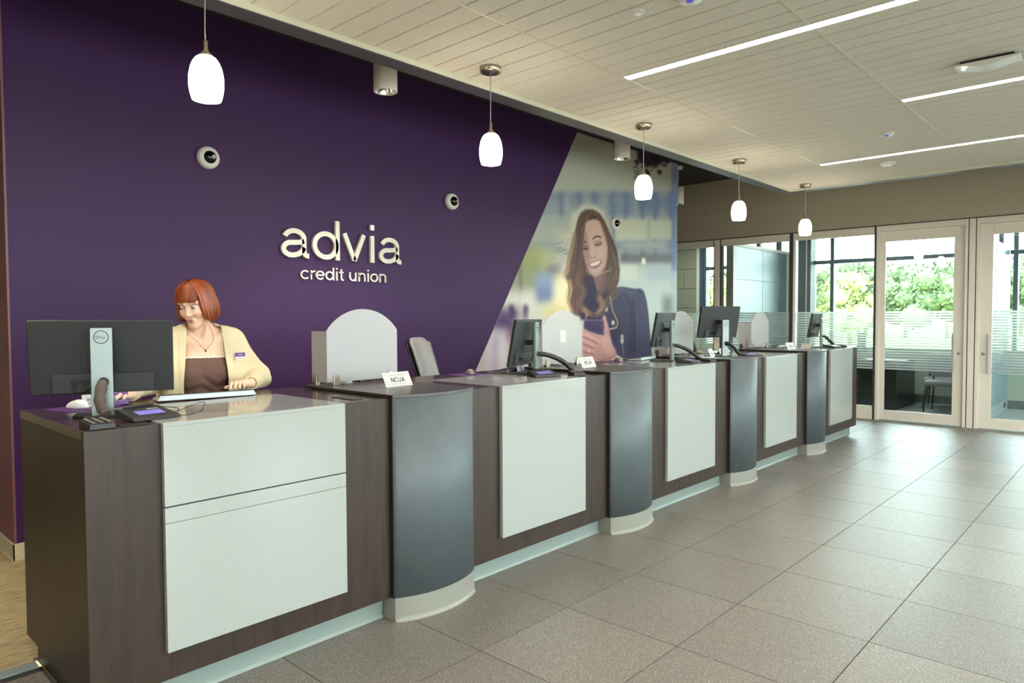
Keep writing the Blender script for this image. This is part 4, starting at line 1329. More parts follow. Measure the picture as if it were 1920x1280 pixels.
# ---- office furniture behind the glass
t = thing('office_desk', 'black office desk behind the glass beside the sliding door', 'desk', (12.2, 3.9, 0.001))
MB().box(-0.50, 0.62, -1.035, 0.9, 0.70, 0.74).build('desktop', 'desk_black', t, 0.003)
MB().box(-0.50, -0.47, -1.035, 0.9, 0.0, 0.70).build('modesty_panel', 'desk_black', t, 0.002)
MB().box(-0.46, 0.60, -1.035, -1.005, 0.0, 0.70).build('end_panel', 'desk_black', t, 0.002)
t = thing('office_monitor', 'dark monitor on the office desk seen through the frosted stripes', 'monitor', (12.35, 3.55, 0.742), 0.5)
MB().box(-0.26, 0.26, -0.012, 0.012, 0.10, 0.42).build('case', 'charcoal', t, 0.004)
MB().box(-0.03, 0.03, 0.012, 0.03, 0.01, 0.3).build('column', 'stand_metal', t)
MB().box(-0.1, 0.1, -0.06, 0.09, 0.0, 0.01).build('foot', 'charcoal', t)
def guest_chair(x, y, rz, lab):
    t = thing('guest_chair', lab, 'chair', (x, y, 0.001), rz, 'office guest chairs')
    n = 28
    ring = [(0.24 * math.copysign(abs(math.cos(2 * PI * i / n)) ** 0.45, math.cos(2 * PI * i / n)), 0.23 * math.copysign(abs(math.sin(2 * PI * i / n)) ** 0.45, math.sin(2 * PI * i / n))) for i in range(n)]
    MB().prism(ring, 0.40, 0.475, 'z', True).build('seat', 'grey_fabric', t, 0.025, 3)
    MB().prism([(-0.22, 0.52), (0.22, 0.52), (0.23, 0.80), (0.20, 0.85), (-0.20, 0.85), (-0.23, 0.80)], 0.0, 0.05, 'y').xf(Matrix.Translation((0, 0.20, 0)) @ Matrix.Rotation(0.0, 4, 'X')).build('backrest', 'grey_fabric', t, 0.015, 3)
    for sx in (-1, 1):
        MB().tube([(0.19 * sx, 0.22, 0.40), (0.20 * sx, 0.225, 0.60)], 0.011, 8).build('back_post', 'charcoal', t)
        for (ya, yb) in ((-0.15, -0.235), (0.15, 0.245)):
            MB().tube([(0.17 * sx, ya, 0.405), (0.215 * sx, yb, 0.006)], [0.013, 0.009], 8).build('leg', 'charcoal', t)
guest_chair(11.93, 2.28, math.radians(-92), 'grey cushioned guest chair just inside the sliding door')
guest_chair(12.45, 2.42, math.radians(-88), 'grey cushioned guest chair deeper inside the office')

# ================================================================== WALL MURAL (flat print, colours kept per vertex)
def paint_mural(ops):
    X0, X1, Z0, Z1 = 4.84, 8.88, 0.86, 3.64
    nx, nz = 430, 470
    gx, gz = np.linspace(X0, X1, nx), np.linspace(Z0, Z1, nz)
    dx, dz = gx[1] - gx[0], gz[1] - gz[0]
    img = np.zeros((nz, nx, 3))
    def lin(c):
        return np.array([srgb(*c)[i] for i in range(3)])
    def boxblur(a, r, axis):
        r = int(round(r))
        if r < 1:
            return a
        pad = [(0, 0), (0, 0)]
        pad[axis] = (r + 1, r)
        c = np.cumsum(np.pad(a, pad, mode='edge'), axis=axis)
        n = a.shape[axis]
        hi = np.take(c, range(2 * r + 1, 2 * r + 1 + n), axis=axis)
        lo = np.take(c, range(0, n), axis=axis)
        return (hi - lo) / (2 * r + 1)
    def smooth(p):
        if len(p) < 3:
            return p
        return np.array([[q.x, q.y] for q in catmull([(a, b, 0) for a, b in p], 6)])
    tones = {'0': [(90, 70, 64), (108, 86, 76), (58, 44, 48), (128, 104, 88), (78, 60, 58), (98, 78, 70)],
             '1': [(92, 70, 64), (66, 48, 50), (78, 58, 56), (110, 86, 74)],
             '2': [(152, 128, 104), (134, 110, 92), (170, 146, 116)]}
    todo = []
    for line in ops.strip().split('\n'):
        if line[0] != 'h':
            todo.append(line)
            continue
        _, cs, par, a, pp = line.split('|')
        seed, n, jit, w = [float(q) for q in par.split(',')]
        rr = random.Random(int(seed))
        base = [[float(q) for q in p.split(',')] for p in pp.split(';')]
        for _k in range(int(n)):
            ox, oz = rr.gauss(0, jit), rr.gauss(0, jit * 0.5)
            ps = ';'.join('%f,%f' % (x + ox + rr.gauss(0, jit * 0.3), z + oz) for x, z in base)
            todo.append('s|%d,%d,%d|%f,0.002|%s|%s' % (*rr.choice(tones[cs]), w * rr.uniform(0.5, 1.2), a, ps))
    for line in todo:
        kind, col, par, *rest = line.split('|')
        col = lin([int(q) for q in col.split(',')])
        pts = np.array([[float(q) for q in p.split(',')] for p in rest[-1].split(';')])
        alpha = float(rest[0])
        par = [float(q) for q in par.split(',')]
        m = par[0] * 3 + 0.02 if kind == 'p' else par[0] + par[1] * 2 + 0.02
        i0, i1 = np.searchsorted(gx, [pts[:, 0].min() - m, pts[:, 0].max() + m])
        j0, j1 = np.searchsorted(gz, [pts[:, 1].min() - m, pts[:, 1].max() + m])
        if i1 - i0 < 2 or j1 - j0 < 2:
            continue
        XX, ZZ = np.meshgrid(gx[i0:i1], gz[j0:j1])
        if kind == 'p':
            cov = np.zeros_like(XX)
            for (ox, oz) in ((-0.25, -0.25), (0.25, -0.25), (-0.25, 0.25), (0.25, 0.25)):
                px, pz = XX + ox * dx, ZZ + oz * dz
                ins = np.zeros(XX.shape, bool)
                n = len(pts)
                for a in range(n):
                    xa, za = pts[a]
                    xb, zb = pts[(a + 1) % n]
                    if za == zb:
                        continue
                    cr = ((za > pz) != (zb > pz)) & (px < (xb - xa) * (pz - za) / (zb - za) + xa)
                    ins ^= cr
                cov += ins * 0.25
            for _ in range(2):
                cov = boxblur(cov, par[0] / dx, 1)
                cov = boxblur(cov, par[0] / dz, 0)
        else:
            d = np.full(XX.shape, 9.0)
            pts = smooth(pts)
            for a in range(len(pts) - 1):
                pa, pb = pts[a], pts[a + 1]
                ba = pb - pa
                t = np.clip(((XX - pa[0]) * ba[0] + (ZZ - pa[1]) * ba[1]) / max(1e-9, ba @ ba), 0, 1)
                d = np.minimum(d, np.hypot(XX - pa[0] - t * ba[0], ZZ - pa[1] - t * ba[1]))
            soft = max(par[1] * 2, 0.008)
            cov = np.clip((par[0] / 2 - d) / soft + 0.5, 0, 1)
        cov = (cov * alpha)[..., None]
        img[j0:j1, i0:i1] = img[j0:j1, i0:i1] * (1 - cov) + col * cov
    return img, gx, gz

def build_mural(ops):
    img, gx, gz = paint_mural(ops)
    zb, zt, xr = 0.902, 3.60, 8.858
    xl0, xl1 = 4.8595, 6.543
    NU, NV = 380, 440
    u, vv = np.meshgrid(np.linspace(0, 1, NU), np.linspace(0, 1, NV))
    Z = zb + (zt - zb) * vv
    XL = xl0 + (xl1 - xl0) * vv
    X = XL + (xr - XL) * u
    fi = (X - gx[0]) / (gx[1] - gx[0])
    fj = (Z - gz[0]) / (gz[1] - gz[0])
    i = np.clip(fi.astype(int), 0, len(gx) - 2)
    j = np.clip(fj.astype(int), 0, len(gz) - 2)
    a, b = (fi - i)[..., None], (fj - j)[..., None]
    C = (img[j, i] * (1 - a) + img[j, i + 1] * a) * (1 - b) + (img[j + 1, i] * (1 - a) + img[j + 1, i + 1] * a) * b
    t = thing('wall_mural', 'large slanted mural print of a smiling woman in a leather jacket holding a phone', 'mural', (6.8, 5.0, zb))
    co = np.stack([X - 6.8, np.full(X.shape, -0.006), Z - zb], -1).reshape(-1, 3)
    q = np.arange(NU * NV).reshape(NV, NU)
    faces = np.stack([q[:-1, :-1], q[:-1, 1:], q[1:, 1:], q[1:, :-1]], -1).reshape(-1, 4)
    me = bpy.data.meshes.new('print')
    me.vertices.add(len(co))
    me.vertices.foreach_set('co', co.ravel())
    me.loops.add(faces.size)
    me.loops.foreach_set('vertex_index', faces.ravel())
    me.polygons.add(len(faces))
    me.polygons.foreach_set('loop_start', np.arange(0, faces.size, 4))
    me.update(calc_edges=True)
    at = me.color_attributes.new('print_colour', 'FLOAT_COLOR', 'POINT')
    at.data.foreach_set('color', np.concatenate([C.reshape(-1, 3), np.ones((NU * NV, 1))], 1).ravel())
    m = mat('mural_print', (0.5, 0.5, 0.5, 1), 0.6, spec=0.2)
    nt = NT(m)
    ca = nt.add('ShaderNodeVertexColor', layer_name='print_colour')
    nt.base(ca.outputs['Color'])
    me.materials.append(m)
    link('print', me, t)
    MB().prism([(xl0 - 6.8, 0), (xr - 6.8, 0), (xr - 6.8, zt - zb), (xl1 - 6.8, zt - zb)], -0.0055, -0.0005, 'y').build('backing', 'white_plastic', t)

MURAL = '''
p|178,182,170|0|1|4.294,3.442;10.283,4.761;10.346,0.169;4.264,0.702
p|150,152,140|0.1|1|6.001,3.711;9.059,4.353;9.063,3.799;5.999,3.28
p|176,178,164|0.08|1|6.277,3.127;8.708,3.495;8.71,3.21;6.277,2.894
p|130,132,122|0.12|0.7|6.351,3.717;7.381,3.928;7.381,3.563;6.35,3.384
p|126,140,158|0.03|1|4.531,2.654;9.068,3.237;9.071,2.88;4.529,2.415
p|150,160,160|0.05|0.7|5.929,2.731;7.127,2.873;7.127,2.681;5.928,2.558
p|98,110,146|0.025|0.65|6.202,2.873;6.28,2.884;6.278,2.103;6.199,2.098
p|98,110,146|0.025|0.65|6.53,2.916;6.613,2.926;6.612,2.122;6.528,2.117
p|98,110,146|0.025|0.65|6.838,2.955;6.926,2.967;6.926,2.14;6.838,2.135
p|98,110,146|0.025|0.65|7.228,3.006;7.322,3.018;7.323,2.162;7.228,2.157
p|98,110,146|0.025|0.65|7.51,3.042;7.608,3.055;7.61,2.179;7.511,2.173
p|98,110,146|0.025|0.65|7.899,3.092;8.004,3.106;8.008,2.202;7.902,2.196
p|98,110,146|0.025|0.65|8.214,3.133;8.325,3.147;8.33,2.22;8.219,2.214
p|98,110,146|0.025|0.65|8.625,3.186;8.742,3.201;8.749,2.244;8.631,2.237
p|166,174,172|0.03|0.45|6.302,2.864;6.396,2.876;6.394,2.2;6.3,2.194
p|166,174,172|0.03|0.45|6.674,2.911;6.775,2.924;6.774,2.225;6.673,2.218
p|166,174,172|0.03|0.45|7.032,2.957;7.139,2.97;7.14,2.248;7.032,2.241
p|166,174,172|0.03|0.45|7.727,3.045;7.847,3.06;7.85,2.295;7.729,2.287
p|166,174,172|0.03|0.45|8.406,3.131;8.541,3.148;8.546,2.341;8.411,2.332
p|104,118,150|0.03|0.6|7.833,3.007;8.846,3.132;8.848,2.967;7.834,2.855
p|150,150,165|0.03|0.5|7.253,2.924;7.559,2.961;7.559,2.899;7.253,2.864
p|160,168,160|0.03|1|5.666,2.531;7.127,2.681;7.127,2.392;5.665,2.279
p|198,202,180|0.018|1|7.339,2.661;8.049,2.731;8.05,2.459;7.34,2.404
p|194,200,180|0.018|1|8.147,2.733;8.74,2.791;8.742,2.54;8.148,2.493
p|128,138,158|0.03|0.85|4.654,2.192;9.074,2.532;9.076,2.375;4.654,2.086
p|178,184,172|0.03|0.6|7.471,2.404;8.53,2.485;8.53,2.393;7.471,2.32
p|96,92,104|0.03|0.9|7.427,2.257;8.798,2.346;8.799,2.181;7.427,2.109
p|120,126,140|0.03|0.8|5.927,2.212;6.42,2.247;6.42,2.111;5.926,2.083
p|196,208,202|0.04|1|7.297,2.092;9.192,2.19;9.207,0.556;7.299,0.684
p|214,220,208|0.02|1|7.436,2.1;7.818,2.119;7.819,1.935;7.436,1.921
p|235,238,226|0.012|1|7.941,2.218;8.018,2.223;8.037,2.146;7.922,2.14
p|160,176,196|0.06|0.5|8.028,2.125;8.854,2.167;8.855,1.973;8.028,1.943
p|110,122,112|0.06|0.9|8.456,1.743;8.775,1.749;8.777,1.446;8.458,1.446
p|150,160,120|0.04|0.7|8.615,1.528;8.859,1.529;8.861,1.25;8.617,1.254
p|108,124,170|0.03|0.8|8.691,3.601;8.854,3.627;8.866,2.084;8.702,2.077
p|176,186,196|0.03|0.5|8.691,2.077;8.866,2.084;8.873,1.138;8.698,1.143
p|150,158,140|0.08|1|5.206,2.203;6.204,2.276;6.202,1.653;5.202,1.637
p|134,140,84|0.07|0.8|5.476,2.156;5.86,2.182;5.859,1.975;5.474,1.957
p|120,126,86|0.07|0.8|5.696,2.069;6.028,2.088;6.028,1.913;5.695,1.9
p|128,134,92|0.07|0.8|5.367,1.977;5.711,1.994;5.71,1.807;5.366,1.796
p|112,118,96|0.07|0.8|5.631,1.897;5.959,1.911;5.959,1.736;5.63,1.728
p|120,126,110|0.07|0.8|5.336,1.815;5.614,1.825;5.614,1.673;5.335,1.668
p|156,160,110|0.07|0.8|5.601,2.215;5.86,2.234;5.859,2.096;5.6,2.081
p|170,172,128|0.07|0.8|5.843,2.159;6.08,2.175;6.08,2.052;5.843,2.039
p|104,104,110|0.07|0.8|5.473,1.708;5.726,1.714;5.726,1.577;5.472,1.575
s|90,84,84|0.05,0.03|0.7|5.521,2.059;5.542,1.81;5.522,1.579
p|86,84,96|0.05|0.9|5.994,2.025;6.238,2.038;6.238,1.899;5.993,1.89
p|116,136,164|0.05|0.9|5.776,1.924;6.132,1.94;6.131,1.652;5.775,1.646
p|90,104,140|0.04|0.8|5.808,1.776;6.062,1.783;6.061,1.607;5.808,1.604
p|214,206,168|0.07|0.95|6.132,1.917;6.494,1.932;6.493,1.428;6.13,1.43
p|186,178,120|0.06|0.9|5.924,1.583;6.345,1.587;6.345,1.406;5.923,1.409
p|198,198,188|0.05|0.8|5.232,1.719;5.759,1.731;5.758,1.517;5.23,1.516
p|84,58,102|0.05|0.95|5.143,1.556;5.534,1.558;5.532,1.265;5.141,1.273
p|70,48,96|0.05|0.9|4.944,1.455;5.349,1.454;5.348,1.31;4.942,1.317
s|64,44,84|0.1,0.03|0.9|5.395,1.537;5.415,1.413;5.393,1.268
s|70,50,90|0.1,0.03|0.9|5.622,1.538;5.612,1.411
p|158,90,120|0.03|0.8|5.282,1.311;5.363,1.31;5.362,1.165;5.281,1.168
p|186,180,194|0.05|0.95|4.887,1.318;5.318,1.31;5.314,0.754;4.883,0.786
p|150,140,166|0.04|0.7|5.112,1.274;5.199,1.272;5.196,0.865;5.109,0.871
p|120,100,150|0.04|0.7|5.363,1.268;5.501,1.266;5.498,0.804;5.36,0.813
p|170,168,140|0.04|0.5|4.858,1.142;5.025,1.136;5.023,0.856;4.856,0.867
p|206,200,206|0.04|0.6|5.198,1.191;5.317,1.187;5.315,0.878;5.196,0.885
p|190,186,192|0.05|0.6|5.44,1.433;5.992,1.431;5.989,0.815;5.436,0.85
p|38,32,48|0.006|0.9|7.742,3.468;7.817,3.5;7.894,3.48;7.848,3.423;7.78,3.42
p|38,32,48|0.006|0.9|8.559,3.671;8.654,3.711;8.751,3.688;8.693,3.62;8.607,3.616
p|38,32,48|0.006|0.9|8.418,3.683;8.512,3.723;8.608,3.7;8.551,3.632;8.466,3.628
p|38,32,48|0.006|0.9|7.755,3.398;7.79,3.413;7.825,3.404;7.804,3.378;7.773,3.377
p|38,32,48|0.006|0.9|7.884,3.586;7.946,3.614;8.008,3.597;7.971,3.551;7.915,3.548
p|38,32,48|0.006|0.9|8.08,3.612;8.123,3.631;8.166,3.62;8.141,3.588;8.102,3.586
p|38,32,48|0.006|0.9|7.968,3.379;8.044,3.411;8.122,3.39;8.075,3.334;8.006,3.332
p|38,32,48|0.006|0.9|8.428,3.523;8.469,3.54;8.509,3.53;8.485,3.501;8.449,3.499
p|38,32,48|0.006|0.9|8.022,3.573;8.051,3.586;8.08,3.578;8.063,3.556;8.037,3.555
p|38,32,48|0.006|0.9|8.27,3.603;8.314,3.622;8.358,3.611;8.332,3.579;8.292,3.577
p|38,32,48|0.006|0.9|8.471,3.678;8.547,3.711;8.625,3.692;8.579,3.637;8.509,3.633
p|38,32,48|0.006|0.9|8.3,3.422;8.376,3.453;8.453,3.433;8.407,3.378;8.338,3.376
p|38,32,48|0.006|0.9|8.012,3.562;8.05,3.578;8.089,3.568;8.066,3.54;8.031,3.538
p|38,32,48|0.006|0.9|8.339,3.644;8.409,3.674;8.48,3.656;8.438,3.605;8.374,3.602
p|38,32,48|0.006|0.9|8.589,3.727;8.644,3.751;8.699,3.738;8.666,3.698;8.617,3.696
p|38,32,48|0.006|0.9|7.905,3.42;7.964,3.445;8.023,3.429;7.987,3.385;7.935,3.384
p|38,32,48|0.006|0.9|7.956,3.5;8.029,3.531;8.102,3.512;8.058,3.458;7.992,3.455
p|38,32,48|0.006|0.9|8.137,3.414;8.168,3.427;8.198,3.418;8.18,3.396;8.152,3.395
p|38,32,48|0.006|0.9|8.17,3.541;8.237,3.57;8.305,3.553;8.264,3.503;8.203,3.501
p|38,32,48|0.006|0.9|8.221,3.644;8.262,3.662;8.304,3.652;8.279,3.621;8.242,3.619
p|38,32,48|0.006|0.9|8.284,3.652;8.364,3.686;8.445,3.666;8.397,3.608;8.325,3.604
p|38,32,48|0.006|0.9|7.868,3.5;7.944,3.533;8.021,3.513;7.975,3.456;7.906,3.453
p|38,32,48|0.006|0.9|8.49,3.602;8.575,3.637;8.662,3.616;8.61,3.555;8.533,3.552
p|38,32,48|0.006|0.9|8.13,3.619;8.22,3.658;8.312,3.635;8.258,3.568;8.176,3.564
p|38,32,48|0.006|0.9|8.335,3.626;8.406,3.656;8.478,3.638;8.435,3.587;8.371,3.584
p|38,32,48|0.006|0.9|8.323,3.634;8.414,3.673;8.508,3.651;8.452,3.584;8.369,3.58
p|38,32,48|0.006|0.9|7.871,3.572;7.918,3.592;7.967,3.58;7.938,3.544;7.895,3.542
p|38,32,48|0.006|0.9|8.183,3.597;8.222,3.614;8.262,3.604;8.238,3.575;8.202,3.574
p|38,32,48|0.006|0.9|7.757,3.25;7.794,3.266;7.832,3.255;7.809,3.227;7.776,3.227
p|38,32,48|0.006|0.9|7.918,3.563;7.983,3.591;8.05,3.574;8.01,3.525;7.951,3.522
p|38,32,48|0.006|0.9|8.267,3.554;8.325,3.578;8.383,3.563;8.349,3.521;8.296,3.519
p|38,32,48|0.006|0.9|8.014,3.356;8.083,3.385;8.153,3.365;8.111,3.315;8.049,3.314
p|38,32,48|0.006|0.9|8.145,3.584;8.202,3.609;8.26,3.594;8.225,3.552;8.173,3.549
p|38,32,48|0.006|0.9|8.476,3.531;8.527,3.552;8.578,3.539;8.548,3.503;8.502,3.501
p|38,32,48|0.006|0.9|8.444,3.683;8.508,3.711;8.573,3.695;8.534,3.649;8.476,3.646
p|38,32,48|0.006|0.9|8.075,3.498;8.123,3.518;8.171,3.506;8.143,3.471;8.1,3.469
p|38,32,48|0.006|0.9|7.975,3.576;8.027,3.599;8.08,3.585;8.049,3.546;8.001,3.544
p|34,28,44|0.02|0.95|7.785,3.683;8.76,3.748;8.788,3.616;8.523,3.574;8.394,3.514;8.268,3.442;8.144,3.449;8.046,3.408;7.926,3.466;7.822,3.488
p|60,56,62|0.005|0.8|7.776,3.442;7.822,3.457;7.813,3.418
p|60,56,62|0.005|0.8|7.712,3.451;7.758,3.466;7.749,3.427
p|60,56,62|0.005|0.8|7.821,3.296;7.868,3.31;7.859,3.271
p|60,56,62|0.005|0.8|7.755,3.309;7.801,3.324;7.792,3.285
p|60,56,62|0.005|0.8|7.82,3.346;7.867,3.36;7.857,3.321
p|60,56,62|0.005|0.8|7.802,3.324;7.849,3.339;7.84,3.299
p|60,56,62|0.005|0.8|7.755,3.333;7.801,3.348;7.792,3.308
p|60,56,62|0.005|0.8|7.742,3.394;7.788,3.409;7.779,3.37
p|60,56,62|0.005|0.8|7.819,3.347;7.866,3.361;7.857,3.322
p|60,56,62|0.005|0.8|7.744,3.262;7.79,3.276;7.781,3.237
p|60,56,62|0.005|0.8|7.8,3.376;7.847,3.391;7.837,3.351
p|60,56,62|0.005|0.8|7.7,3.37;7.746,3.385;7.737,3.346
p|60,56,62|0.005|0.8|7.737,3.34;7.784,3.354;7.774,3.315
p|60,56,62|0.005|0.8|7.771,3.303;7.817,3.317;7.808,3.278
p|206,206,184|0.035|0.75|6.387,2.367;6.408,2.59;6.566,2.718;6.81,2.787;7.007,2.767;7.152,2.614;7.212,2.433;6.486,2.231
s|206,198,164|0.006,0.003|0.55|6.439,2.139;6.352,2.163;6.169,2.103
s|206,198,164|0.006,0.003|0.55|6.401,2.121;6.261,2.146;6.08,2.063
s|206,198,164|0.006,0.003|0.55|6.423,2.232;6.354,2.275;6.11,2.245
s|206,198,164|0.006,0.003|0.55|6.445,2.167;6.318,2.144;6.165,2.168
s|206,198,164|0.006,0.003|0.55|6.442,2.271;6.326,2.305;6.194,2.251
s|206,198,164|0.006,0.003|0.55|6.36,2.356;6.264,2.378;6.209,2.346
s|206,198,164|0.006,0.003|0.55|6.438,2.404;6.338,2.385;6.323,2.483
s|206,198,164|0.006,0.003|0.55|6.397,2.352;6.326,2.318;6.19,2.385
s|206,198,164|0.006,0.003|0.55|6.435,2.212;6.359,2.26;6.332,2.251
s|206,198,164|0.006,0.003|0.55|6.392,2.272;6.329,2.314;6.206,2.362
s|206,198,164|0.006,0.003|0.55|6.436,2.385;6.328,2.377;6.201,2.326
s|206,198,164|0.006,0.003|0.55|6.462,2.273;6.327,2.293;6.274,2.347
s|206,198,164|0.006,0.003|0.55|6.433,2.221;6.284,2.27;6.192,2.259
s|206,198,164|0.006,0.003|0.55|6.472,2.421;6.409,2.438;6.229,2.487
s|206,198,164|0.006,0.003|0.55|6.437,2.106;6.347,2.11;6.282,2.162
s|206,198,164|0.006,0.003|0.55|6.482,2.289;6.331,2.333;6.242,2.34
s|206,198,164|0.006,0.003|0.55|6.483,2.248;6.388,2.24;6.156,2.257
s|206,198,164|0.006,0.003|0.55|6.393,2.248;6.329,2.271;6.191,2.297
s|206,198,164|0.006,0.003|0.55|6.457,2.13;6.404,2.146;6.29,2.083
s|206,198,164|0.006,0.003|0.55|6.457,2.334;6.378,2.311;6.131,2.372
s|206,198,164|0.006,0.003|0.55|6.434,2.252;6.317,2.269;6.164,2.323
s|206,198,164|0.006,0.003|0.55|6.454,2.314;6.348,2.307;6.283,2.328
s|206,198,164|0.006,0.003|0.55|6.416,2.29;6.289,2.305;6.305,2.353
s|206,198,164|0.006,0.003|0.55|6.414,2.096;6.272,2.108;6.308,2.078
s|206,198,164|0.006,0.003|0.55|6.411,2.215;6.287,2.235;6.199,2.168
s|206,198,164|0.006,0.003|0.55|6.406,2.279;6.268,2.256;6.236,2.246
s|206,198,164|0.006,0.003|0.55|6.364,2.121;6.243,2.123;6.198,2.099
s|206,198,164|0.006,0.003|0.55|6.474,2.371;6.373,2.384;6.257,2.412
s|206,198,164|0.006,0.003|0.55|6.376,2.209;6.242,2.175;6.222,2.18
s|206,198,164|0.006,0.003|0.55|6.458,2.187;6.404,2.221;6.134,2.12
s|206,198,164|0.006,0.003|0.55|6.447,2.402;6.309,2.38;6.197,2.342
s|206,198,164|0.006,0.003|0.55|6.448,2.372;6.367,2.421;6.311,2.375
s|206,198,164|0.006,0.003|0.55|6.41,2.36;6.295,2.323;6.283,2.4
s|206,198,164|0.006,0.003|0.55|6.366,2.392;6.257,2.422;6.069,2.454
s|206,198,164|0.006,0.003|0.55|6.412,2.306;6.299,2.313;6.099,2.333
s|206,198,164|0.006,0.003|0.55|6.363,2.169;6.297,2.193;6.148,2.123
s|206,198,164|0.006,0.003|0.55|6.427,2.2;6.349,2.216;6.267,2.182
s|206,198,164|0.006,0.003|0.55|6.423,2.37;6.347,2.368;6.154,2.429
s|206,198,164|0.006,0.003|0.55|6.448,2.19;6.387,2.218;6.324,2.272
s|206,198,164|0.006,0.003|0.55|6.433,2.334;6.292,2.337;6.256,2.306
s|206,198,164|0.006,0.003|0.55|6.36,2.16;6.303,2.139;6.047,2.143
s|206,198,164|0.006,0.003|0.55|6.385,2.373;6.236,2.392;6.1,2.437
s|206,198,164|0.006,0.003|0.55|6.437,2.294;6.361,2.289;6.195,2.331
s|206,198,164|0.006,0.003|0.55|6.406,2.368;6.27,2.387;6.123,2.386
s|206,198,164|0.006,0.003|0.55|6.466,2.239;6.353,2.254;6.195,2.268
s|206,198,164|0.006,0.003|0.55|6.369,2.401;6.297,2.367;6.069,2.409
s|206,198,164|0.006,0.003|0.55|6.455,2.42;6.355,2.464;6.211,2.441
s|206,198,164|0.006,0.003|0.55|6.416,2.382;6.349,2.36;6.229,2.415
s|206,198,164|0.006,0.003|0.55|6.47,2.368;6.392,2.356;6.33,2.421
s|206,198,164|0.006,0.003|0.55|6.386,2.246;6.332,2.298;6.201,2.196
s|206,198,164|0.006,0.003|0.55|6.445,2.183;6.345,2.235;6.314,2.179
s|206,198,164|0.006,0.003|0.55|6.393,2.179;6.268,2.155;6.246,2.276
s|206,198,164|0.006,0.003|0.55|6.386,2.387;6.294,2.439;6.202,2.432
s|206,198,164|0.006,0.003|0.55|6.417,2.318;6.29,2.344;6.277,2.379
s|206,198,164|0.006,0.003|0.55|6.442,2.089;6.324,2.092;6.12,2.179
s|206,198,164|0.006,0.003|0.55|6.364,2.141;6.271,2.108;6.139,2.083
s|206,198,164|0.006,0.003|0.55|6.423,2.295;6.362,2.265;6.118,2.304
s|206,198,164|0.006,0.003|0.55|6.478,2.403;6.4,2.369;6.283,2.487
s|206,198,164|0.006,0.003|0.55|6.389,2.272;6.306,2.24;6.278,2.222
s|206,198,164|0.006,0.003|0.55|6.379,2.236;6.287,2.249;6.258,2.288
s|222,220,196|0.006,0.003|0.5|6.525,2.59;6.532,2.655;6.611,2.711
s|222,220,196|0.006,0.003|0.5|6.831,2.684;6.891,2.756;6.725,2.787
s|222,220,196|0.006,0.003|0.5|6.471,2.568;6.477,2.632;6.441,2.676
s|222,220,196|0.006,0.003|0.5|6.814,2.687;6.793,2.751;6.821,2.803
s|222,220,196|0.006,0.003|0.5|6.913,2.668;6.983,2.742;6.831,2.775
s|222,220,196|0.006,0.003|0.5|6.736,2.675;6.79,2.746;6.634,2.777
s|222,220,196|0.006,0.003|0.5|6.53,2.592;6.5,2.653;6.397,2.689
s|222,220,196|0.006,0.003|0.5|6.943,2.663;6.998,2.735;6.862,2.77
s|222,220,196|0.006,0.003|0.5|6.538,2.595;6.473,2.652;6.446,2.697
s|222,220,196|0.006,0.003|0.5|6.511,2.584;6.5,2.647;6.505,2.695
s|222,220,196|0.006,0.003|0.5|6.609,2.624;6.539,2.681;6.636,2.74
s|222,220,196|0.006,0.003|0.5|6.489,2.575;6.442,2.634;6.408,2.678
s|222,220,196|0.006,0.003|0.5|6.689,2.656;6.624,2.714;6.641,2.764
s|222,220,196|0.006,0.003|0.5|6.652,2.641;6.693,2.71;6.64,2.753
s|222,220,196|0.006,0.003|0.5|7.025,2.647;7.051,2.717;7.071,2.769
s|222,220,196|0.006,0.003|0.5|6.816,2.687;6.806,2.752;6.876,2.809
s|222,220,196|0.006,0.003|0.5|6.867,2.677;6.944,2.752;6.904,2.797
s|222,220,196|0.006,0.003|0.5|6.897,2.671;6.858,2.733;6.957,2.794
s|222,220,196|0.006,0.003|0.5|6.694,2.658;6.634,2.716;6.551,2.755
s|222,220,196|0.006,0.003|0.5|6.563,2.605;6.525,2.665;6.583,2.72
s|222,220,196|0.006,0.003|0.5|6.634,2.634;6.564,2.691;6.678,2.752
s|222,220,196|0.006,0.003|0.5|6.805,2.689;6.727,2.746;6.655,2.786
s|222,220,196|0.006,0.003|0.5|6.539,2.595;6.516,2.657;6.608,2.715
s|222,220,196|0.006,0.003|0.5|7.06,2.64;7.079,2.71;6.954,2.746
s|222,220,196|0.006,0.003|0.5|6.723,2.67;6.701,2.732;6.65,2.775
s|222,220,196|0.006,0.003|0.5|6.468,2.567;6.481,2.632;6.527,2.684
s|222,220,196|0.006,0.003|0.5|6.914,2.668;6.846,2.727;6.894,2.782
s|222,220,196|0.006,0.003|0.5|6.564,2.605;6.597,2.673;6.523,2.713
s|222,220,196|0.006,0.003|0.5|7.053,2.642;7.104,2.714;6.915,2.744
s|222,220,196|0.006,0.003|0.5|6.654,2.642;6.721,2.714;6.616,2.751
s|222,220,196|0.006,0.003|0.5|6.727,2.671;6.717,2.735;6.773,2.79
s|222,220,196|0.006,0.003|0.5|7.051,2.642;7.057,2.71;7.159,2.771
s|222,220,196|0.006,0.003|0.5|6.829,2.684;6.764,2.743;6.889,2.806
s|222,220,196|0.006,0.003|0.5|6.718,2.667;6.645,2.724;6.822,2.793
s|222,220,196|0.006,0.003|0.5|6.48,2.572;6.492,2.637;6.449,2.68
s|222,220,196|0.006,0.003|0.5|7.015,2.649;6.997,2.714;6.906,2.754
s|222,220,196|0.006,0.003|0.5|6.629,2.632;6.581,2.691;6.619,2.744
s|222,220,196|0.006,0.003|0.5|6.678,2.652;6.72,2.721;6.582,2.754
s|222,220,196|0.006,0.003|0.5|6.675,2.65;6.635,2.711;6.78,2.776
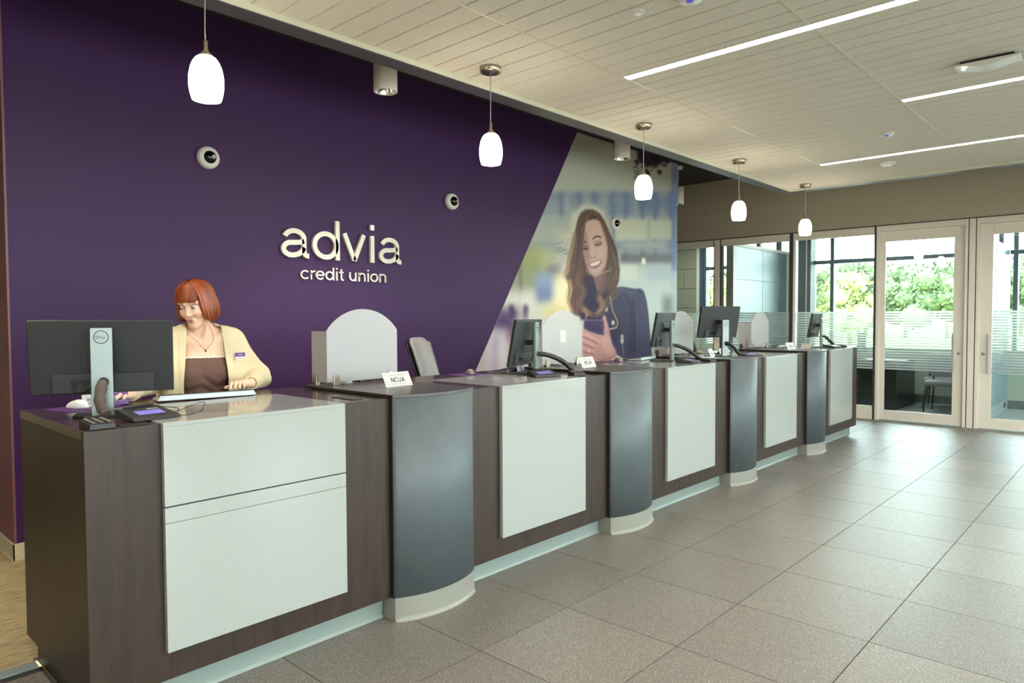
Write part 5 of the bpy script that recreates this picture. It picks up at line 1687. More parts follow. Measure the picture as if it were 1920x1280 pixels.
s|222,220,196|0.006,0.003|0.5|6.988,2.654;7.048,2.727;6.993,2.771
p|80,60,58|0.01|1|6.768,2.728;6.619,2.676;6.552,2.589;6.486,2.438;6.413,2.257;6.361,2.095;6.317,1.951;6.36,1.874;6.37,1.779;6.385,1.62;6.419,1.508;6.563,1.452;6.74,1.435;6.95,1.451;7.153,1.493;7.309,1.631;7.333,1.77;7.4,1.893;7.418,2.051;7.378,2.256;7.287,2.388;7.212,2.484;7.123,2.595;7.007,2.692;6.894,2.73
p|60,46,58|0.012|1|6.672,1.95;7.094,1.951;7.124,1.799;7.213,1.459;6.563,1.452;6.644,1.688
p|122,92,92|0.01|1|6.854,1.958;7.094,2.035;7.123,1.901;7.08,1.798;6.979,1.728;6.888,1.793
p|46,40,64|0.01|1|6.713,1.919;6.865,1.892;6.95,1.728;7.094,1.697;7.213,1.459;7.095,1.357;6.59,1.411;6.644,1.656
p|54,50,80|0.008|1|7.303,1.744;7.37,1.823;7.487,1.83;7.775,1.813;7.907,1.824;7.991,1.786;8.063,1.659;8.105,1.494;8.141,1.272;8.177,1.067;8.199,0.898;7.978,0.868;7.52,0.908;7.334,0.972;7.213,1.115;7.168,1.322;7.094,1.459;7.168,1.579
p|70,68,100|0.01|0.9|7.37,1.82;7.487,1.827;7.758,1.802;7.726,1.708;7.487,1.748;7.363,1.78
p|40,36,62|0.015|0.8|7.614,1.635;7.792,1.674;7.827,0.915;7.648,0.905
p|42,38,66|0.012|0.8|7.124,1.476;7.333,1.528;7.457,1.283;7.334,1.111;7.213,1.184
s|80,78,112|0.012,0.004|0.75|7.814,1.737;7.941,1.749;7.992,1.735
s|34,30,54|0.01,0.004|0.75|7.814,1.726;7.941,1.738;7.992,1.724
s|80,78,112|0.012,0.004|0.75|7.814,1.712;7.941,1.723;7.998,1.71
s|34,30,54|0.01,0.004|0.75|7.814,1.701;7.941,1.712;7.998,1.699
s|80,78,112|0.012,0.004|0.75|7.815,1.687;7.941,1.698;8.005,1.684
s|34,30,54|0.01,0.004|0.75|7.815,1.676;7.941,1.687;8.005,1.673
s|80,78,112|0.012,0.004|0.75|7.815,1.661;7.941,1.672;8.011,1.659
s|34,30,54|0.01,0.004|0.75|7.815,1.651;7.941,1.661;8.011,1.648
s|80,78,112|0.012,0.004|0.75|7.815,1.636;7.941,1.647;8.017,1.633
s|34,30,54|0.01,0.004|0.75|7.815,1.625;7.941,1.636;8.017,1.622
s|80,78,112|0.012,0.004|0.75|7.815,1.611;7.941,1.621;8.023,1.608
s|34,30,54|0.01,0.004|0.75|7.815,1.6;7.941,1.611;8.023,1.597
s|80,78,112|0.012,0.004|0.75|7.815,1.586;7.941,1.596;8.029,1.582
s|34,30,54|0.01,0.004|0.75|7.815,1.575;7.941,1.585;8.029,1.571
s|80,78,112|0.012,0.004|0.75|7.815,1.56;7.942,1.57;8.035,1.556
s|34,30,54|0.01,0.004|0.75|7.815,1.55;7.942,1.56;8.035,1.545
s|80,78,112|0.012,0.004|0.75|7.815,1.535;7.942,1.545;8.041,1.531
s|34,30,54|0.01,0.004|0.75|7.815,1.524;7.942,1.534;8.041,1.52
s|80,78,112|0.012,0.004|0.75|7.815,1.51;7.942,1.52;8.047,1.505
s|34,30,54|0.01,0.004|0.75|7.815,1.499;7.942,1.508;8.047,1.494
s|80,78,112|0.012,0.004|0.75|7.815,1.485;7.942,1.494;8.053,1.479
s|34,30,54|0.01,0.004|0.75|7.815,1.474;7.942,1.483;8.053,1.468
s|80,78,112|0.012,0.004|0.75|7.815,1.46;7.942,1.468;8.059,1.454
s|34,30,54|0.01,0.004|0.75|7.815,1.449;7.942,1.458;8.059,1.443
s|80,78,112|0.012,0.004|0.75|7.815,1.434;7.942,1.443;8.065,1.428
s|34,30,54|0.01,0.004|0.75|7.816,1.423;7.942,1.432;8.065,1.417
s|80,78,112|0.012,0.004|0.75|7.816,1.409;7.942,1.417;8.072,1.402
s|34,30,54|0.01,0.004|0.75|7.816,1.398;7.942,1.407;8.072,1.391
s|80,78,112|0.012,0.004|0.75|7.816,1.384;7.942,1.392;8.078,1.376
s|34,30,54|0.01,0.004|0.75|7.816,1.373;7.942,1.381;8.078,1.365
s|80,78,112|0.012,0.004|0.75|7.816,1.359;7.942,1.366;8.084,1.35
s|34,30,54|0.01,0.004|0.75|7.816,1.348;7.942,1.355;8.084,1.339
s|80,78,112|0.012,0.004|0.75|7.816,1.333;7.942,1.341;8.09,1.325
s|34,30,54|0.01,0.004|0.75|7.816,1.322;7.942,1.33;8.09,1.313
s|80,78,112|0.012,0.004|0.75|7.816,1.308;7.943,1.315;8.096,1.299
s|34,30,54|0.01,0.004|0.75|7.816,1.297;7.943,1.304;8.096,1.288
s|80,78,112|0.012,0.004|0.75|7.816,1.283;7.943,1.29;8.102,1.273
s|34,30,54|0.01,0.004|0.75|7.816,1.272;7.943,1.279;8.102,1.262
s|80,78,112|0.012,0.004|0.75|7.816,1.257;7.943,1.264;8.108,1.247
s|34,30,54|0.01,0.004|0.75|7.816,1.247;7.943,1.253;8.108,1.236
s|80,78,112|0.012,0.004|0.75|7.816,1.232;7.943,1.239;8.115,1.221
s|34,30,54|0.01,0.004|0.75|7.816,1.221;7.943,1.228;8.115,1.21
s|80,78,112|0.012,0.004|0.75|7.816,1.207;7.943,1.213;8.121,1.195
s|34,30,54|0.01,0.004|0.75|7.816,1.196;7.943,1.202;8.121,1.183
s|80,78,112|0.012,0.004|0.75|7.816,1.181;7.943,1.188;8.127,1.169
s|34,30,54|0.01,0.004|0.75|7.816,1.171;7.943,1.177;8.127,1.157
s|80,78,112|0.012,0.004|0.75|7.816,1.156;7.943,1.162;8.133,1.142
s|34,30,54|0.01,0.004|0.75|7.816,1.145;7.943,1.151;8.133,1.131
s|80,78,112|0.012,0.004|0.75|7.816,1.131;7.943,1.137;8.139,1.116
s|34,30,54|0.01,0.004|0.75|7.816,1.12;7.943,1.125;8.139,1.105
s|80,78,112|0.012,0.004|0.75|7.817,1.106;7.943,1.111;8.146,1.09
s|34,30,54|0.01,0.004|0.75|7.817,1.095;7.943,1.1;8.146,1.079
s|80,78,112|0.012,0.004|0.75|7.817,1.08;7.944,1.085;8.152,1.064
s|34,30,54|0.01,0.004|0.75|7.817,1.069;7.944,1.074;8.152,1.053
s|80,78,112|0.012,0.004|0.75|7.817,1.055;7.944,1.06;8.158,1.038
s|34,30,54|0.01,0.004|0.75|7.817,1.044;7.944,1.049;8.158,1.026
s|80,78,112|0.012,0.004|0.75|7.817,1.03;7.944,1.034;8.164,1.011
s|34,30,54|0.01,0.004|0.75|7.817,1.019;7.944,1.023;8.164,1
s|80,78,112|0.012,0.004|0.75|7.817,1.004;7.944,1.008;8.171,0.985
s|34,30,54|0.01,0.004|0.75|7.817,0.993;7.944,0.998;8.171,0.974
s|80,78,112|0.012,0.004|0.75|7.817,0.979;7.944,0.983;8.171,0.959
s|34,30,54|0.01,0.004|0.75|7.817,0.968;7.944,0.972;8.171,0.948
s|80,78,112|0.012,0.004|0.75|7.817,0.954;7.944,0.957;8.171,0.933
s|34,30,54|0.01,0.004|0.75|7.817,0.943;7.944,0.946;8.171,0.922
s|80,78,112|0.012,0.004|0.75|7.817,0.928;7.944,0.932;8.171,0.907
s|34,30,54|0.01,0.004|0.75|7.817,0.917;7.944,0.921;8.171,0.896
s|88,86,118|0.016,0.006|0.6|7.814,1.818;7.782,1.709;7.809,1.458;7.817,0.915
s|94,92,124|0.014,0.005|0.6|7.394,1.806;7.613,1.774;7.791,1.754
s|88,86,118|0.012,0.005|0.6|7.671,1.8;7.697,1.708;7.684,1.636
s|78,76,106|0.02,0.01|0.5|7.456,1.738;7.614,1.547;7.647,1.28
p|60,54,92|0.02|0.7|7.303,1.112;7.647,0.959;8.184,0.973;8.199,0.87;7.458,0.905
p|214,212,206|0.004|1|7.088,1.54;7.106,1.563;7.141,1.563;7.159,1.541;7.141,1.519;7.106,1.518
p|120,116,130|0.003|1|7.112,1.549;7.136,1.549;7.136,1.532;7.112,1.532
p|214,212,206|0.004|1|7.237,1.373;7.255,1.395;7.291,1.395;7.309,1.372;7.291,1.35;7.255,1.35
p|120,116,130|0.003|1|7.261,1.381;7.285,1.381;7.285,1.364;7.261,1.364
s|190,188,190|0.014,0.003|1|7.198,1.294;7.273,1.3;7.352,1.313
p|196,194,196|0.003|1|7.448,1.213;7.479,1.223;7.504,1.203;7.504,1.115;7.473,1.1;7.445,1.117
p|90,86,110|0.002|1|7.463,1.192;7.485,1.191;7.485,1.163;7.463,1.164
s|170,168,176|0.008,0.003|1|7.476,1.1;7.495,1.018;7.508,0.965
p|190,160,148|0.008|1|6.624,2.496;6.678,2.561;6.76,2.599;6.882,2.625;6.984,2.615;7.059,2.555;7.123,2.443;7.153,2.31;7.144,2.19;7.106,2.061;7.007,1.971;6.907,1.933;6.832,1.947;6.754,2.009;6.699,2.098;6.651,2.225;6.618,2.369
p|134,106,104|0.035|0.8|6.619,2.434;6.713,2.474;6.754,2.347;6.768,2.168;6.809,1.989;6.74,2.018;6.672,2.146;6.624,2.305
p|196,166,150|0.035|0.55|6.865,2.554;7.007,2.534;7.05,2.437;6.893,2.407
p|198,164,150|0.03|0.6|6.907,2.292;7.08,2.321;7.094,2.221;6.979,2.164;6.893,2.208
p|126,96,94|0.02|0.6|6.979,1.98;7.123,2.104;7.153,2.276;7.176,2.175;7.123,2.02;7.036,1.948
s|70,50,52|0.016,0.004|1|6.624,2.318;6.659,2.337;6.71,2.337
s|64,46,48|0.02,0.004|1|6.848,2.387;6.893,2.414;6.95,2.425;7.013,2.417
p|116,86,86|0.01|0.7|6.624,2.292;6.749,2.304;6.765,2.249;6.645,2.235
p|124,94,92|0.01|0.6|6.871,2.363;7.019,2.387;7.036,2.328;6.893,2.305
s|44,32,38|0.014,0.003|1|6.651,2.261;6.694,2.251;6.749,2.268
s|44,32,38|0.015,0.003|1|6.882,2.324;6.944,2.315;7.019,2.347
s|204,174,158|0.02,0.01|0.8|6.821,2.286;6.837,2.221;6.854,2.186
s|116,84,84|0.012,0.005|0.8|6.776,2.181;6.809,2.157;6.865,2.164;6.91,2.189
p|142,84,86|0.005|1|6.76,2.079;6.837,2.109;6.939,2.135;7.024,2.153;7.019,2.107;6.967,2.063;6.893,2.032;6.82,2.035
p|226,218,208|0.004|1|6.787,2.08;6.865,2.104;6.95,2.125;7.007,2.139;6.984,2.104;6.927,2.077;6.854,2.06;6.809,2.061
s|120,86,86|0.012,0.006|0.5|7.059,2.185;7.071,2.135;7.051,2.101
s|150,118,110|0.012,0.008|0.5|6.837,1.983;6.893,1.976;6.95,1.992
h|0|411,46,0.029,0.008|0.6|6.76,2.717;6.624,2.62;6.565,2.445;6.507,2.264;6.454,2.069;6.376,1.938
h|0|358,40,0.026,0.008|0.6|6.81,2.719;6.678,2.601;6.624,2.402;6.605,2.239;6.564,2.075;6.532,1.912;6.458,1.781
h|0|147,46,0.026,0.008|0.6|6.865,2.722;7.007,2.651;7.109,2.492;7.197,2.347;7.302,2.183;7.369,2.048;7.339,1.909
h|1|147,34,0.021,0.008|0.6|6.95,2.695;7.094,2.542;7.167,2.396;7.212,2.229;7.2,2.074;7.257,1.94;7.212,1.802
h|0|852,50,0.034,0.008|0.6|6.464,2.037;6.345,1.936;6.443,1.813;6.386,1.683;6.474,1.557;6.484,1.476
h|0|245,50,0.034,0.008|0.6|6.596,2.044;6.527,1.88;6.655,1.754;6.564,1.622;6.699,1.509;6.837,1.473
h|0|502,44,0.036,0.008|0.6|7.351,2.082;7.2,1.887;7.345,1.77;7.153,1.647;7.051,1.561;6.95,1.476
h|0|391,34,0.034,0.007|0.6|7.168,1.988;7.094,1.798;6.967,1.677;7.077,1.544;6.907,1.473
h|2|39,24,0.023,0.007|0.6|6.486,2.422;6.454,2.26;6.387,2.129;6.355,2;6.33,1.936
h|2|97,20,0.021,0.006|0.6|6.386,1.875;6.406,1.748;6.37,1.62;6.432,1.508
h|2|174,8,0.008,0.007|0.7|7.213,1.699;7.258,1.545;7.333,1.441;7.379,1.371;7.334,1.311;7.258,1.304
h|2|407,8,0.01,0.005|0.6|6.713,2.017;6.781,1.971;6.893,1.951;7.036,1.982;7.182,2.022;7.212,2.067
h|2|102,12,0.021,0.006|0.6|6.671,1.558;6.753,1.493;6.726,1.443
h|2|772,14,0.026,0.006|0.6|6.95,1.694;7.036,1.594;6.95,1.493
p|176,134,132|0.006|1|6.644,1.296;6.753,1.281;6.893,1.242;7.051,1.213;7.095,1.272;7.036,1.4;7.051,1.451;7.086,1.464;7.118,1.445;7.141,1.374;7.177,1.313;7.207,1.218;7.255,1.105;7.352,1.003;7.34,0.946;7.213,0.895;6.979,0.889;6.753,0.917;6.638,0.961
p|198,160,154|0.02|0.7|7.036,1.205;7.168,1.219;7.243,1.08;7.304,0.991;7.154,0.963;7.036,1.07
s|206,168,160|0.02,0.008|0.7|7.083,1.451;7.106,1.374;7.141,1.288
p|66,56,92|0.005|1|6.693,1.414;7.036,1.412;7.077,1.388;7.083,1.231;7.059,1.217;6.95,1.231;6.809,1.26;6.66,1.303;6.655,1.388
s|104,96,132|0.012,0.005|0.9|6.676,1.397;6.709,1.409;7.036,1.405;7.068,1.388
p|54,46,78|0.01|0.6|6.712,1.369;7.036,1.366;7.036,1.256;6.753,1.295
s|120,84,94|0.012,0.006|1|6.638,1.211;6.753,1.182;6.865,1.149;6.927,1.124
s|112,76,90|0.012,0.006|1|6.638,1.133;6.753,1.096;6.865,1.062
s|116,80,92|0.012,0.006|1|6.643,1.034;6.753,1.014;6.853,0.993
s|206,166,156|0.022,0.012|0.8|6.649,1.247;6.781,1.215;6.921,1.171;7.007,1.138
s|196,154,148|0.02,0.012|0.7|6.649,1.165;6.781,1.132;6.893,1.095
s|190,148,146|0.02,0.012|0.7|6.649,1.083;6.753,1.053;6.865,1.026
p|206,190,150|0.003|0.9|6.747,1.053;6.781,1.049;6.781,1.019;6.747,1.024
s|130,92,102|0.02,0.012|0.5|7.334,0.955;7.213,0.926;6.979,0.911
'''
build_mural(MURAL)

# ================================================================== TELLER (person behind the first desk)
def v3(*a):
    return np.array(a, np.float32)
def s_ell(p, c, r):
    q = (p - v3(*c)) / v3(*r)
    k0 = np.sqrt((q * q).sum(-1)) + 1e-9
    q2 = q / v3(*r)
    k1 = np.sqrt((q2 * q2).sum(-1)) + 1e-9
    return k0 * (k0 - 1) / k1
def s_cap(p, a, b, ra, rb=None):
    rb = ra if rb is None else rb
    a, b = v3(*a), v3(*b)
    ba = b - a
    t = np.clip(((p - a) @ ba) / (ba @ ba), 0, 1)
    d = p - a - t[:, None] * ba
    return np.sqrt((d * d).sum(-1)) - (ra + (rb - ra) * t)
def smin(a, b, k):
    h = np.maximum(k - np.abs(a - b), 0) / k
    return np.minimum(a, b) - h * h * k * 0.25
def smax(a, b, k):
    return -smin(-a, -b, k)
def surf_nets(F, lo, hi, h):
    lo, hi = np.array(lo, float), np.array(hi, float)
    n = np.maximum(2, np.ceil((hi - lo) / h).astype(int) + 1)
    ax = [lo[i] + h * np.arange(n[i]) for i in range(3)]
    B = 6
    nb = (n + B - 1) // B
    bc = [lo[i] + h * (np.arange(nb[i]) * B + (B - 1) / 2) for i in range(3)]
    G = np.stack(np.meshgrid(*bc, indexing='ij'), -1).reshape(-1, 3).astype(np.float32)
    cv_ = np.concatenate([F(G[k:k + 200000]) for k in range(0, len(G), 200000)]).reshape(nb)
    val = cv_.repeat(B, 0).repeat(B, 1).repeat(B, 2)[:n[0], :n[1], :n[2]].astype(np.float32).copy()
    near = (np.abs(cv_) < h * B * 1.9).repeat(B, 0).repeat(B, 1).repeat(B, 2)[:n[0], :n[1], :n[2]]
    ii = np.argwhere(near)
    for k in range(0, len(ii), 400000):
        q = ii[k:k + 400000]
        val[q[:, 0], q[:, 1], q[:, 2]] = F((lo + h * q).astype(np.float32))
    ins = val < 0
    nc = n - 1
    cs = [(a, b, c) for a in (0, 1) for b in (0, 1) for c in (0, 1)]
    sl = lambda o: tuple(slice(o[k], o[k] + nc[k]) for k in range(3))
    cnt = sum(ins[sl(o)].astype(np.int8) for o in cs)
    act = (cnt > 0) & (cnt < 8)
    idx = np.argwhere(act)
    acc = np.zeros((len(idx), 3))
    num = np.zeros(len(idx))
    for o in cs:
        for k in range(3):
            if o[k]:
                continue
            o2 = list(o)
            o2[k] = 1
            A = idx + np.array(o)
            Bq = idx + np.array(o2)
            va = val[A[:, 0], A[:, 1], A[:, 2]]
            vb = val[Bq[:, 0], Bq[:, 1], Bq[:, 2]]
            m = (va < 0) != (vb < 0)
            t = np.where(m, va / np.where(m, va - vb, 1), 0)
            pos = np.array(o)[None] + t[:, None] * (np.array(o2) - np.array(o))[None]
            acc += np.where(m[:, None], pos, 0)
            num += m
    V = lo + h * (idx + acc / num[:, None])
    vid = -np.ones(nc, np.int64)
    vid[act] = np.arange(len(idx))
    faces = []
    for k in range(3):
        e = [slice(None)] * 3
        e2 = [slice(None)] * 3
        e[k] = slice(0, n[k] - 1)
        e2[k] = slice(1, n[k])
        ch = ins[tuple(e)] != ins[tuple(e2)]
        Q = np.argwhere(ch)
        a, b = [(1, 2), (2, 0), (0, 1)][k]
        ok = (Q[:, a] > 0) & (Q[:, b] > 0) & (Q[:, a] < n[a] - 1) & (Q[:, b] < n[b] - 1)
        Q = Q[ok]
        inside_first = ins[Q[:, 0], Q[:, 1], Q[:, 2]]
        quad = []
        for (da, db) in ((-1, -1), (0, -1), (0, 0), (-1, 0)):
            R = Q.copy()
            R[:, a] += da
            R[:, b] += db
            quad.append(vid[R[:, 0], R[:, 1], R[:, 2]])
        quad = np.stack(quad, 1)
        quad[~inside_first] = quad[~inside_first][:, ::-1]
        faces.append(quad)
    return V, np.concatenate(faces)
def np_mesh(name, V, Fq, material, col=None):
    me = bpy.data.meshes.new(name)
    me.from_pydata(V.tolist(), [], Fq.tolist())
    me.polygons.foreach_set('use_smooth', [True] * len(me.polygons))
    me.materials.append(MATS[material])
    if col is not None:
        at = me.color_attributes.new('tone', 'FLOAT_COLOR', 'POINT')
        at.data.foreach_set('color', np.concatenate([col, np.ones((len(col), 1))], 1).astype(np.float32).ravel())
    me.update()
    return me

def tone_mat(name, rough, bump=None, sss=0.0):
    m = mat(name, (0.8, 0.6, 0.5, 1), rough)
    t = NT(m)
    ca = t.add('ShaderNodeVertexColor', layer_name='tone')
    t.base(ca.outputs['Color'])
    if sss:
        t.p.inputs['Subsurface Weight'].default_value = sss
        t.p.inputs['Subsurface Radius'].default_value = (0.01, 0.004, 0.002)
    return m
tone_mat('skin', 0.5, sss=0.12)
tone_mat('hair_copper', 0.38)
def _knit():
    m = mat('cream_knit', srgb(228, 214, 176), 0.9)
    t = NT(m)
    w = t.add('ShaderNodeTexWave', Scale=110.0, Distortion=0.4)
    w.bands_direction = 'X'
    t.link(t.pos((1, 0.6, 0.25), True), w.inputs['Vector'])
    t.base(t.ramp(w.outputs['Fac'], [(0.0, srgb(216, 201, 160)), (0.6, srgb(230, 217, 180))]))
    t.bump(w.outputs['Fac'], 0.5, 0.004)
    m = mat('brown_rib', srgb(98, 70, 60), 0.75)
    t = NT(m)
    w = t.add('ShaderNodeTexWave', Scale=120.0)
    t.link(t.pos((1, 1, 0.0), True), w.inputs['Vector'])
    t.base(t.ramp(w.outputs['Fac'], [(0.0, srgb(88, 62, 53)), (0.6, srgb(104, 75, 64))]))
    t.bump(w.outputs['Fac'], 0.3, 0.002)
_knit()
mat('lace', srgb(232, 222, 200), 0.8)
mat('trouser', srgb(34, 33, 36), 0.8)
mat('nail', srgb(112, 150, 156), 0.25)
mat('eye_white', srgb(232, 226, 220), 0.2)
mat('eye_iris', srgb(72, 84, 84), 0.15)
mat('brow', srgb(96, 58, 42), 0.7)
mat('lash', srgb(52, 40, 62), 0.6)
mat('gold', srgb(190, 150, 84), 0.25, 1.0)

PX, PY = 1.60, 3.76
person = thing('person', 'person with copper bob in cream cardigan and brown top typing behind the first desk', 'person', (PX, PY, 0.002))
def rz(p, a):
    c, s = math.cos(a), math.sin(a)
    return (p[0] * c - p[1] * s, p[0] * s + p[1] * c, p[2])
TY = math.radians(-18)
def T(x, y, z):
    return rz((x, y, z), TY)
HC = np.array((-0.044, -0.060, 1.526))
HM = np.array(Matrix.Rotation(math.radians(-50), 3, 'Z') @ Matrix.Rotation(math.radians(21), 3, 'X') @ Matrix.Rotation(math.radians(-3), 3, 'Y'))
def Hh(x, y, z):
    return tuple(HM @ np.array((x, y, z)) + HC)
HMi = HM.T.astype(np.float32)
HCf = HC.astype(np.float32)
def to_head(p):
    return (p - HCf) @ HMi.T

def f_head(p):
    q = to_head(p)
    ax = np.abs(q[:, 0])
    m = np.stack([ax, q[:, 1], q[:, 2]], -1)
    d = s_ell(q, (0, 0.014, 0.030), (0.073, 0.092, 0.083))
    d = smin(d, s_ell(q, (0, -0.030, -0.022), (0.054, 0.059, 0.083)), 0.03)
    d = smin(d, s_ell(q, (0, -0.072, -0.097), (0.020, 0.020, 0.019)), 0.035)
    d = smin(d, s_cap(m, (0.044, 0.002, -0.050), (0.012, -0.060, -0.096), 0.012, 0.012), 0.03)
    d = smin(d, s_ell(m, (0.034, -0.062, -0.028), (0.022, 0.022, 0.020)), 0.03)
    d = smin(d, s_cap(m, (0.010, -0.086, 0.027), (0.046, -0.070, 0.028), 0.008), 0.014)
    d = smax(d, -s_ell(m, (0.031, -0.104, 0.010), (0.019, 0.020, 0.012)), 0.014)
    d = smin(d, s_cap(q, (0, -0.086, 0.018), (0, -0.1025, -0.024), 0.0062, 0.0075), 0.014)
    d = smin(d, s_ell(q, (0, -0.1035, -0.0285), (0.0082, 0.0085, 0.0072)), 0.010)
    d = smin(d, s_ell(m, (0.0092, -0.0945, -0.0325), (0.0058, 0.0082, 0.0052)), 0.008)
    d = smax(d, -s_ell(m, (0.0055, -0.100, -0.0395), (0.003, 0.0045, 0.003)), 0.003)
    d = smin(d, s_ell(q, (0, -0.084, -0.062), (0.022, 0.012, 0.016)), 0.012)
    d = smin(d, s_ell(q, (0, -0.0930, -0.0580), (0.0185, 0.0062, 0.0050)), 0.005)
    d = smin(d, s_ell(q, (0, -0.0920, -0.0680), (0.0160, 0.0070, 0.0058)), 0.005)
    d = smax(d, -s_cap(q, (-0.019, -0.098, -0.0625), (0.019, -0.098, -0.0625), 0.0016), 0.003)
    d = smin(d, s_ell(m, (0.075, 0.012, -0.008), (0.008, 0.017, 0.028)), 0.008)
    return d
NK0, NK1 = T(0.0, 0.010, 1.33), Hh(0.0, 0.022, -0.055)
ELB_L, WR_L = (0.252, -0.128, 1.128), (0.138, -0.288, 1.108)
ELB_R, WR_R = (-0.285, -0.085, 1.135), (-0.455, -0.315, 1.103)
SH_L, SH_R = T(0.160, 0.005, 1.318), T(-0.160, 0.005, 1.318)
def f_torso(p):
    q = p @ np.array(Matrix.Rotation(-TY, 3, 'Z')).T.astype(np.float32)
    m = np.stack([np.abs(q[:, 0]), q[:, 1], q[:, 2]], -1)
    d = s_ell(q, (0, 0.0, 1.20), (0.145, 0.092, 0.175))
    d = smin(d, s_ell(m, (0.066, -0.062, 1.165), (0.062, 0.056, 0.062)), 0.05)
    d = smin(d, s_ell(q, (0, 0.0, 1.02), (0.118, 0.086, 0.14)), 0.08)
    d = smin(d, s_ell(q, (0, 0.012, 0.90), (0.162, 0.112, 0.13)), 0.08)
    d = smin(d, s_cap(m, (0.0, 0.008, 1.330), (0.155, 0.006, 1.318), 0.046, 0.046), 0.05)
    d = smin(d, s_cap(m, (0.03, 0.022, 1.385), (0.135, 0.008, 1.336), 0.034, 0.036), 0.04)
    return d
def f_arms(p, grow=0.0):
    d = s_cap(p, SH_L, ELB_L, 0.045 + grow, 0.038 + grow)
    d = smin(d, s_cap(p, ELB_L, WR_L, 0.036 + grow, 0.024 + grow), 0.02)
    e = s_cap(p, SH_R, ELB_R, 0.045 + grow, 0.038 + grow)
    e = smin(e, s_cap(p, ELB_R, WR_R, 0.036 + grow, 0.024 + grow), 0.02)
    return np.minimum(d, e)
# hands: knuckle, middle joint, tip of each finger
FING_L = [((0.022, -0.340, 1.116), (-0.006, -0.372, 1.121), (-0.026, -0.398, 1.097)), ((0.040, -0.341, 1.119), (0.014, -0.380, 1.124), (-0.003, -0.402, 1.097)),
          ((0.059, -0.337, 1.117), (0.037, -0.376, 1.122), (0.022, -0.400, 1.097)), ((0.078, -0.326, 1.112), (0.064, -0.360, 1.115), (0.055, -0.382, 1.097))]
THUMB_L = ((0.074, -0.306, 1.104), (0.018, -0.330, 1.104), (-0.026, -0.352, 1.101))
FING_R = [((-0.512, -0.342, 1.106), (-0.540, -0.352, 1.111), (-0.562, -0.358, 1.095)), ((-0.505, -0.356, 1.107), (-0.535, -0.372, 1.113), (-0.558, -0.382, 1.095)),
          ((-0.495, -0.368, 1.105), (-0.522, -0.390, 1.110), (-0.543, -0.402, 1.094)), ((-0.482, -0.375, 1.100), (-0.503, -0.398, 1.104), (-0.518, -0.412, 1.092))]
THUMB_R = ((-0.470, -0.312, 1.098), (-0.512, -0.318, 1.096), (-0.545, -0.326, 1.092))
def f_hand(p, wr, fing, thumb):
    kn = [np.array(f[0]) for f in fing]
    d = s_cap(p, wr, tuple((np.array(wr) + kn[1]) / 2), 0.022, 0.021)
    for k, w in zip(kn, (0.0125, 0.013, 0.0125, 0.0115)):
        d = smin(d, s_cap(p, tuple(np.array(wr) * 0.75 + k * 0.25), tuple(k), 0.016, w), 0.010)
    for (a, b, c), r in zip(fing, (0.0088, 0.0092, 0.0088, 0.0078)):
        e = smin(s_cap(p, a, b, r * 1.12, r), s_cap(p, b, c, r, r * 0.82), 0.003)
        d = smin(d, e, 0.004)
    e = smin(s_cap(p, thumb[0], thumb[1], 0.0135, 0.0105), s_cap(p, thumb[1], thumb[2], 0.0105, 0.0085), 0.004)
    return smin(d, e, 0.010)
def f_hands(p):
    return np.minimum(f_hand(p, WR_L, FING_L, THUMB_L), f_hand(p, WR_R, FING_R, THUMB_R))
def f_legs(p):
    d = None
    for s in (-1, 1):
        a, b, c = T(0.085 * s, 0.012, 0.86), T(0.10 * s, 0.0, 0.48), T(0.10 * s, 0.02, 0.09)
        e = smin(s_cap(p, a, b, 0.082, 0.055), s_cap(p, b, c, 0.052, 0.036), 0.03)
        e = smin(e, s_cap(p, T(0.10 * s, 0.03, 0.045), T(0.105 * s, -0.12, 0.034), 0.036, 0.03), 0.02)
        d = e if d is None else np.minimum(d, e)
    return d
def f_skin(p):
    d = smin(f_head(p), s_cap(p, NK0, NK1, 0.054, 0.047), 0.03)
    # the two neck muscles and the collar bones give the throat its relief
    for s in (-1, 1):
        d = smin(d, s_cap(p, Hh(0.052 * s, 0.015, -0.06), T(0.014 * s, -0.060, 1.322), 0.010, 0.008), 0.016)
        d = smin(d, s_cap(p, T(0.016 * s, -0.066, 1.316), T(0.125 * s, -0.028, 1.346), 0.009, 0.010), 0.018)
    d = smin(d, f_torso(p), 0.05)
    d = smin(d, f_arms(p), 0.04)
    d = smin(d, f_hands(p), 0.012)
    return smin(d, f_legs(p), 0.05)

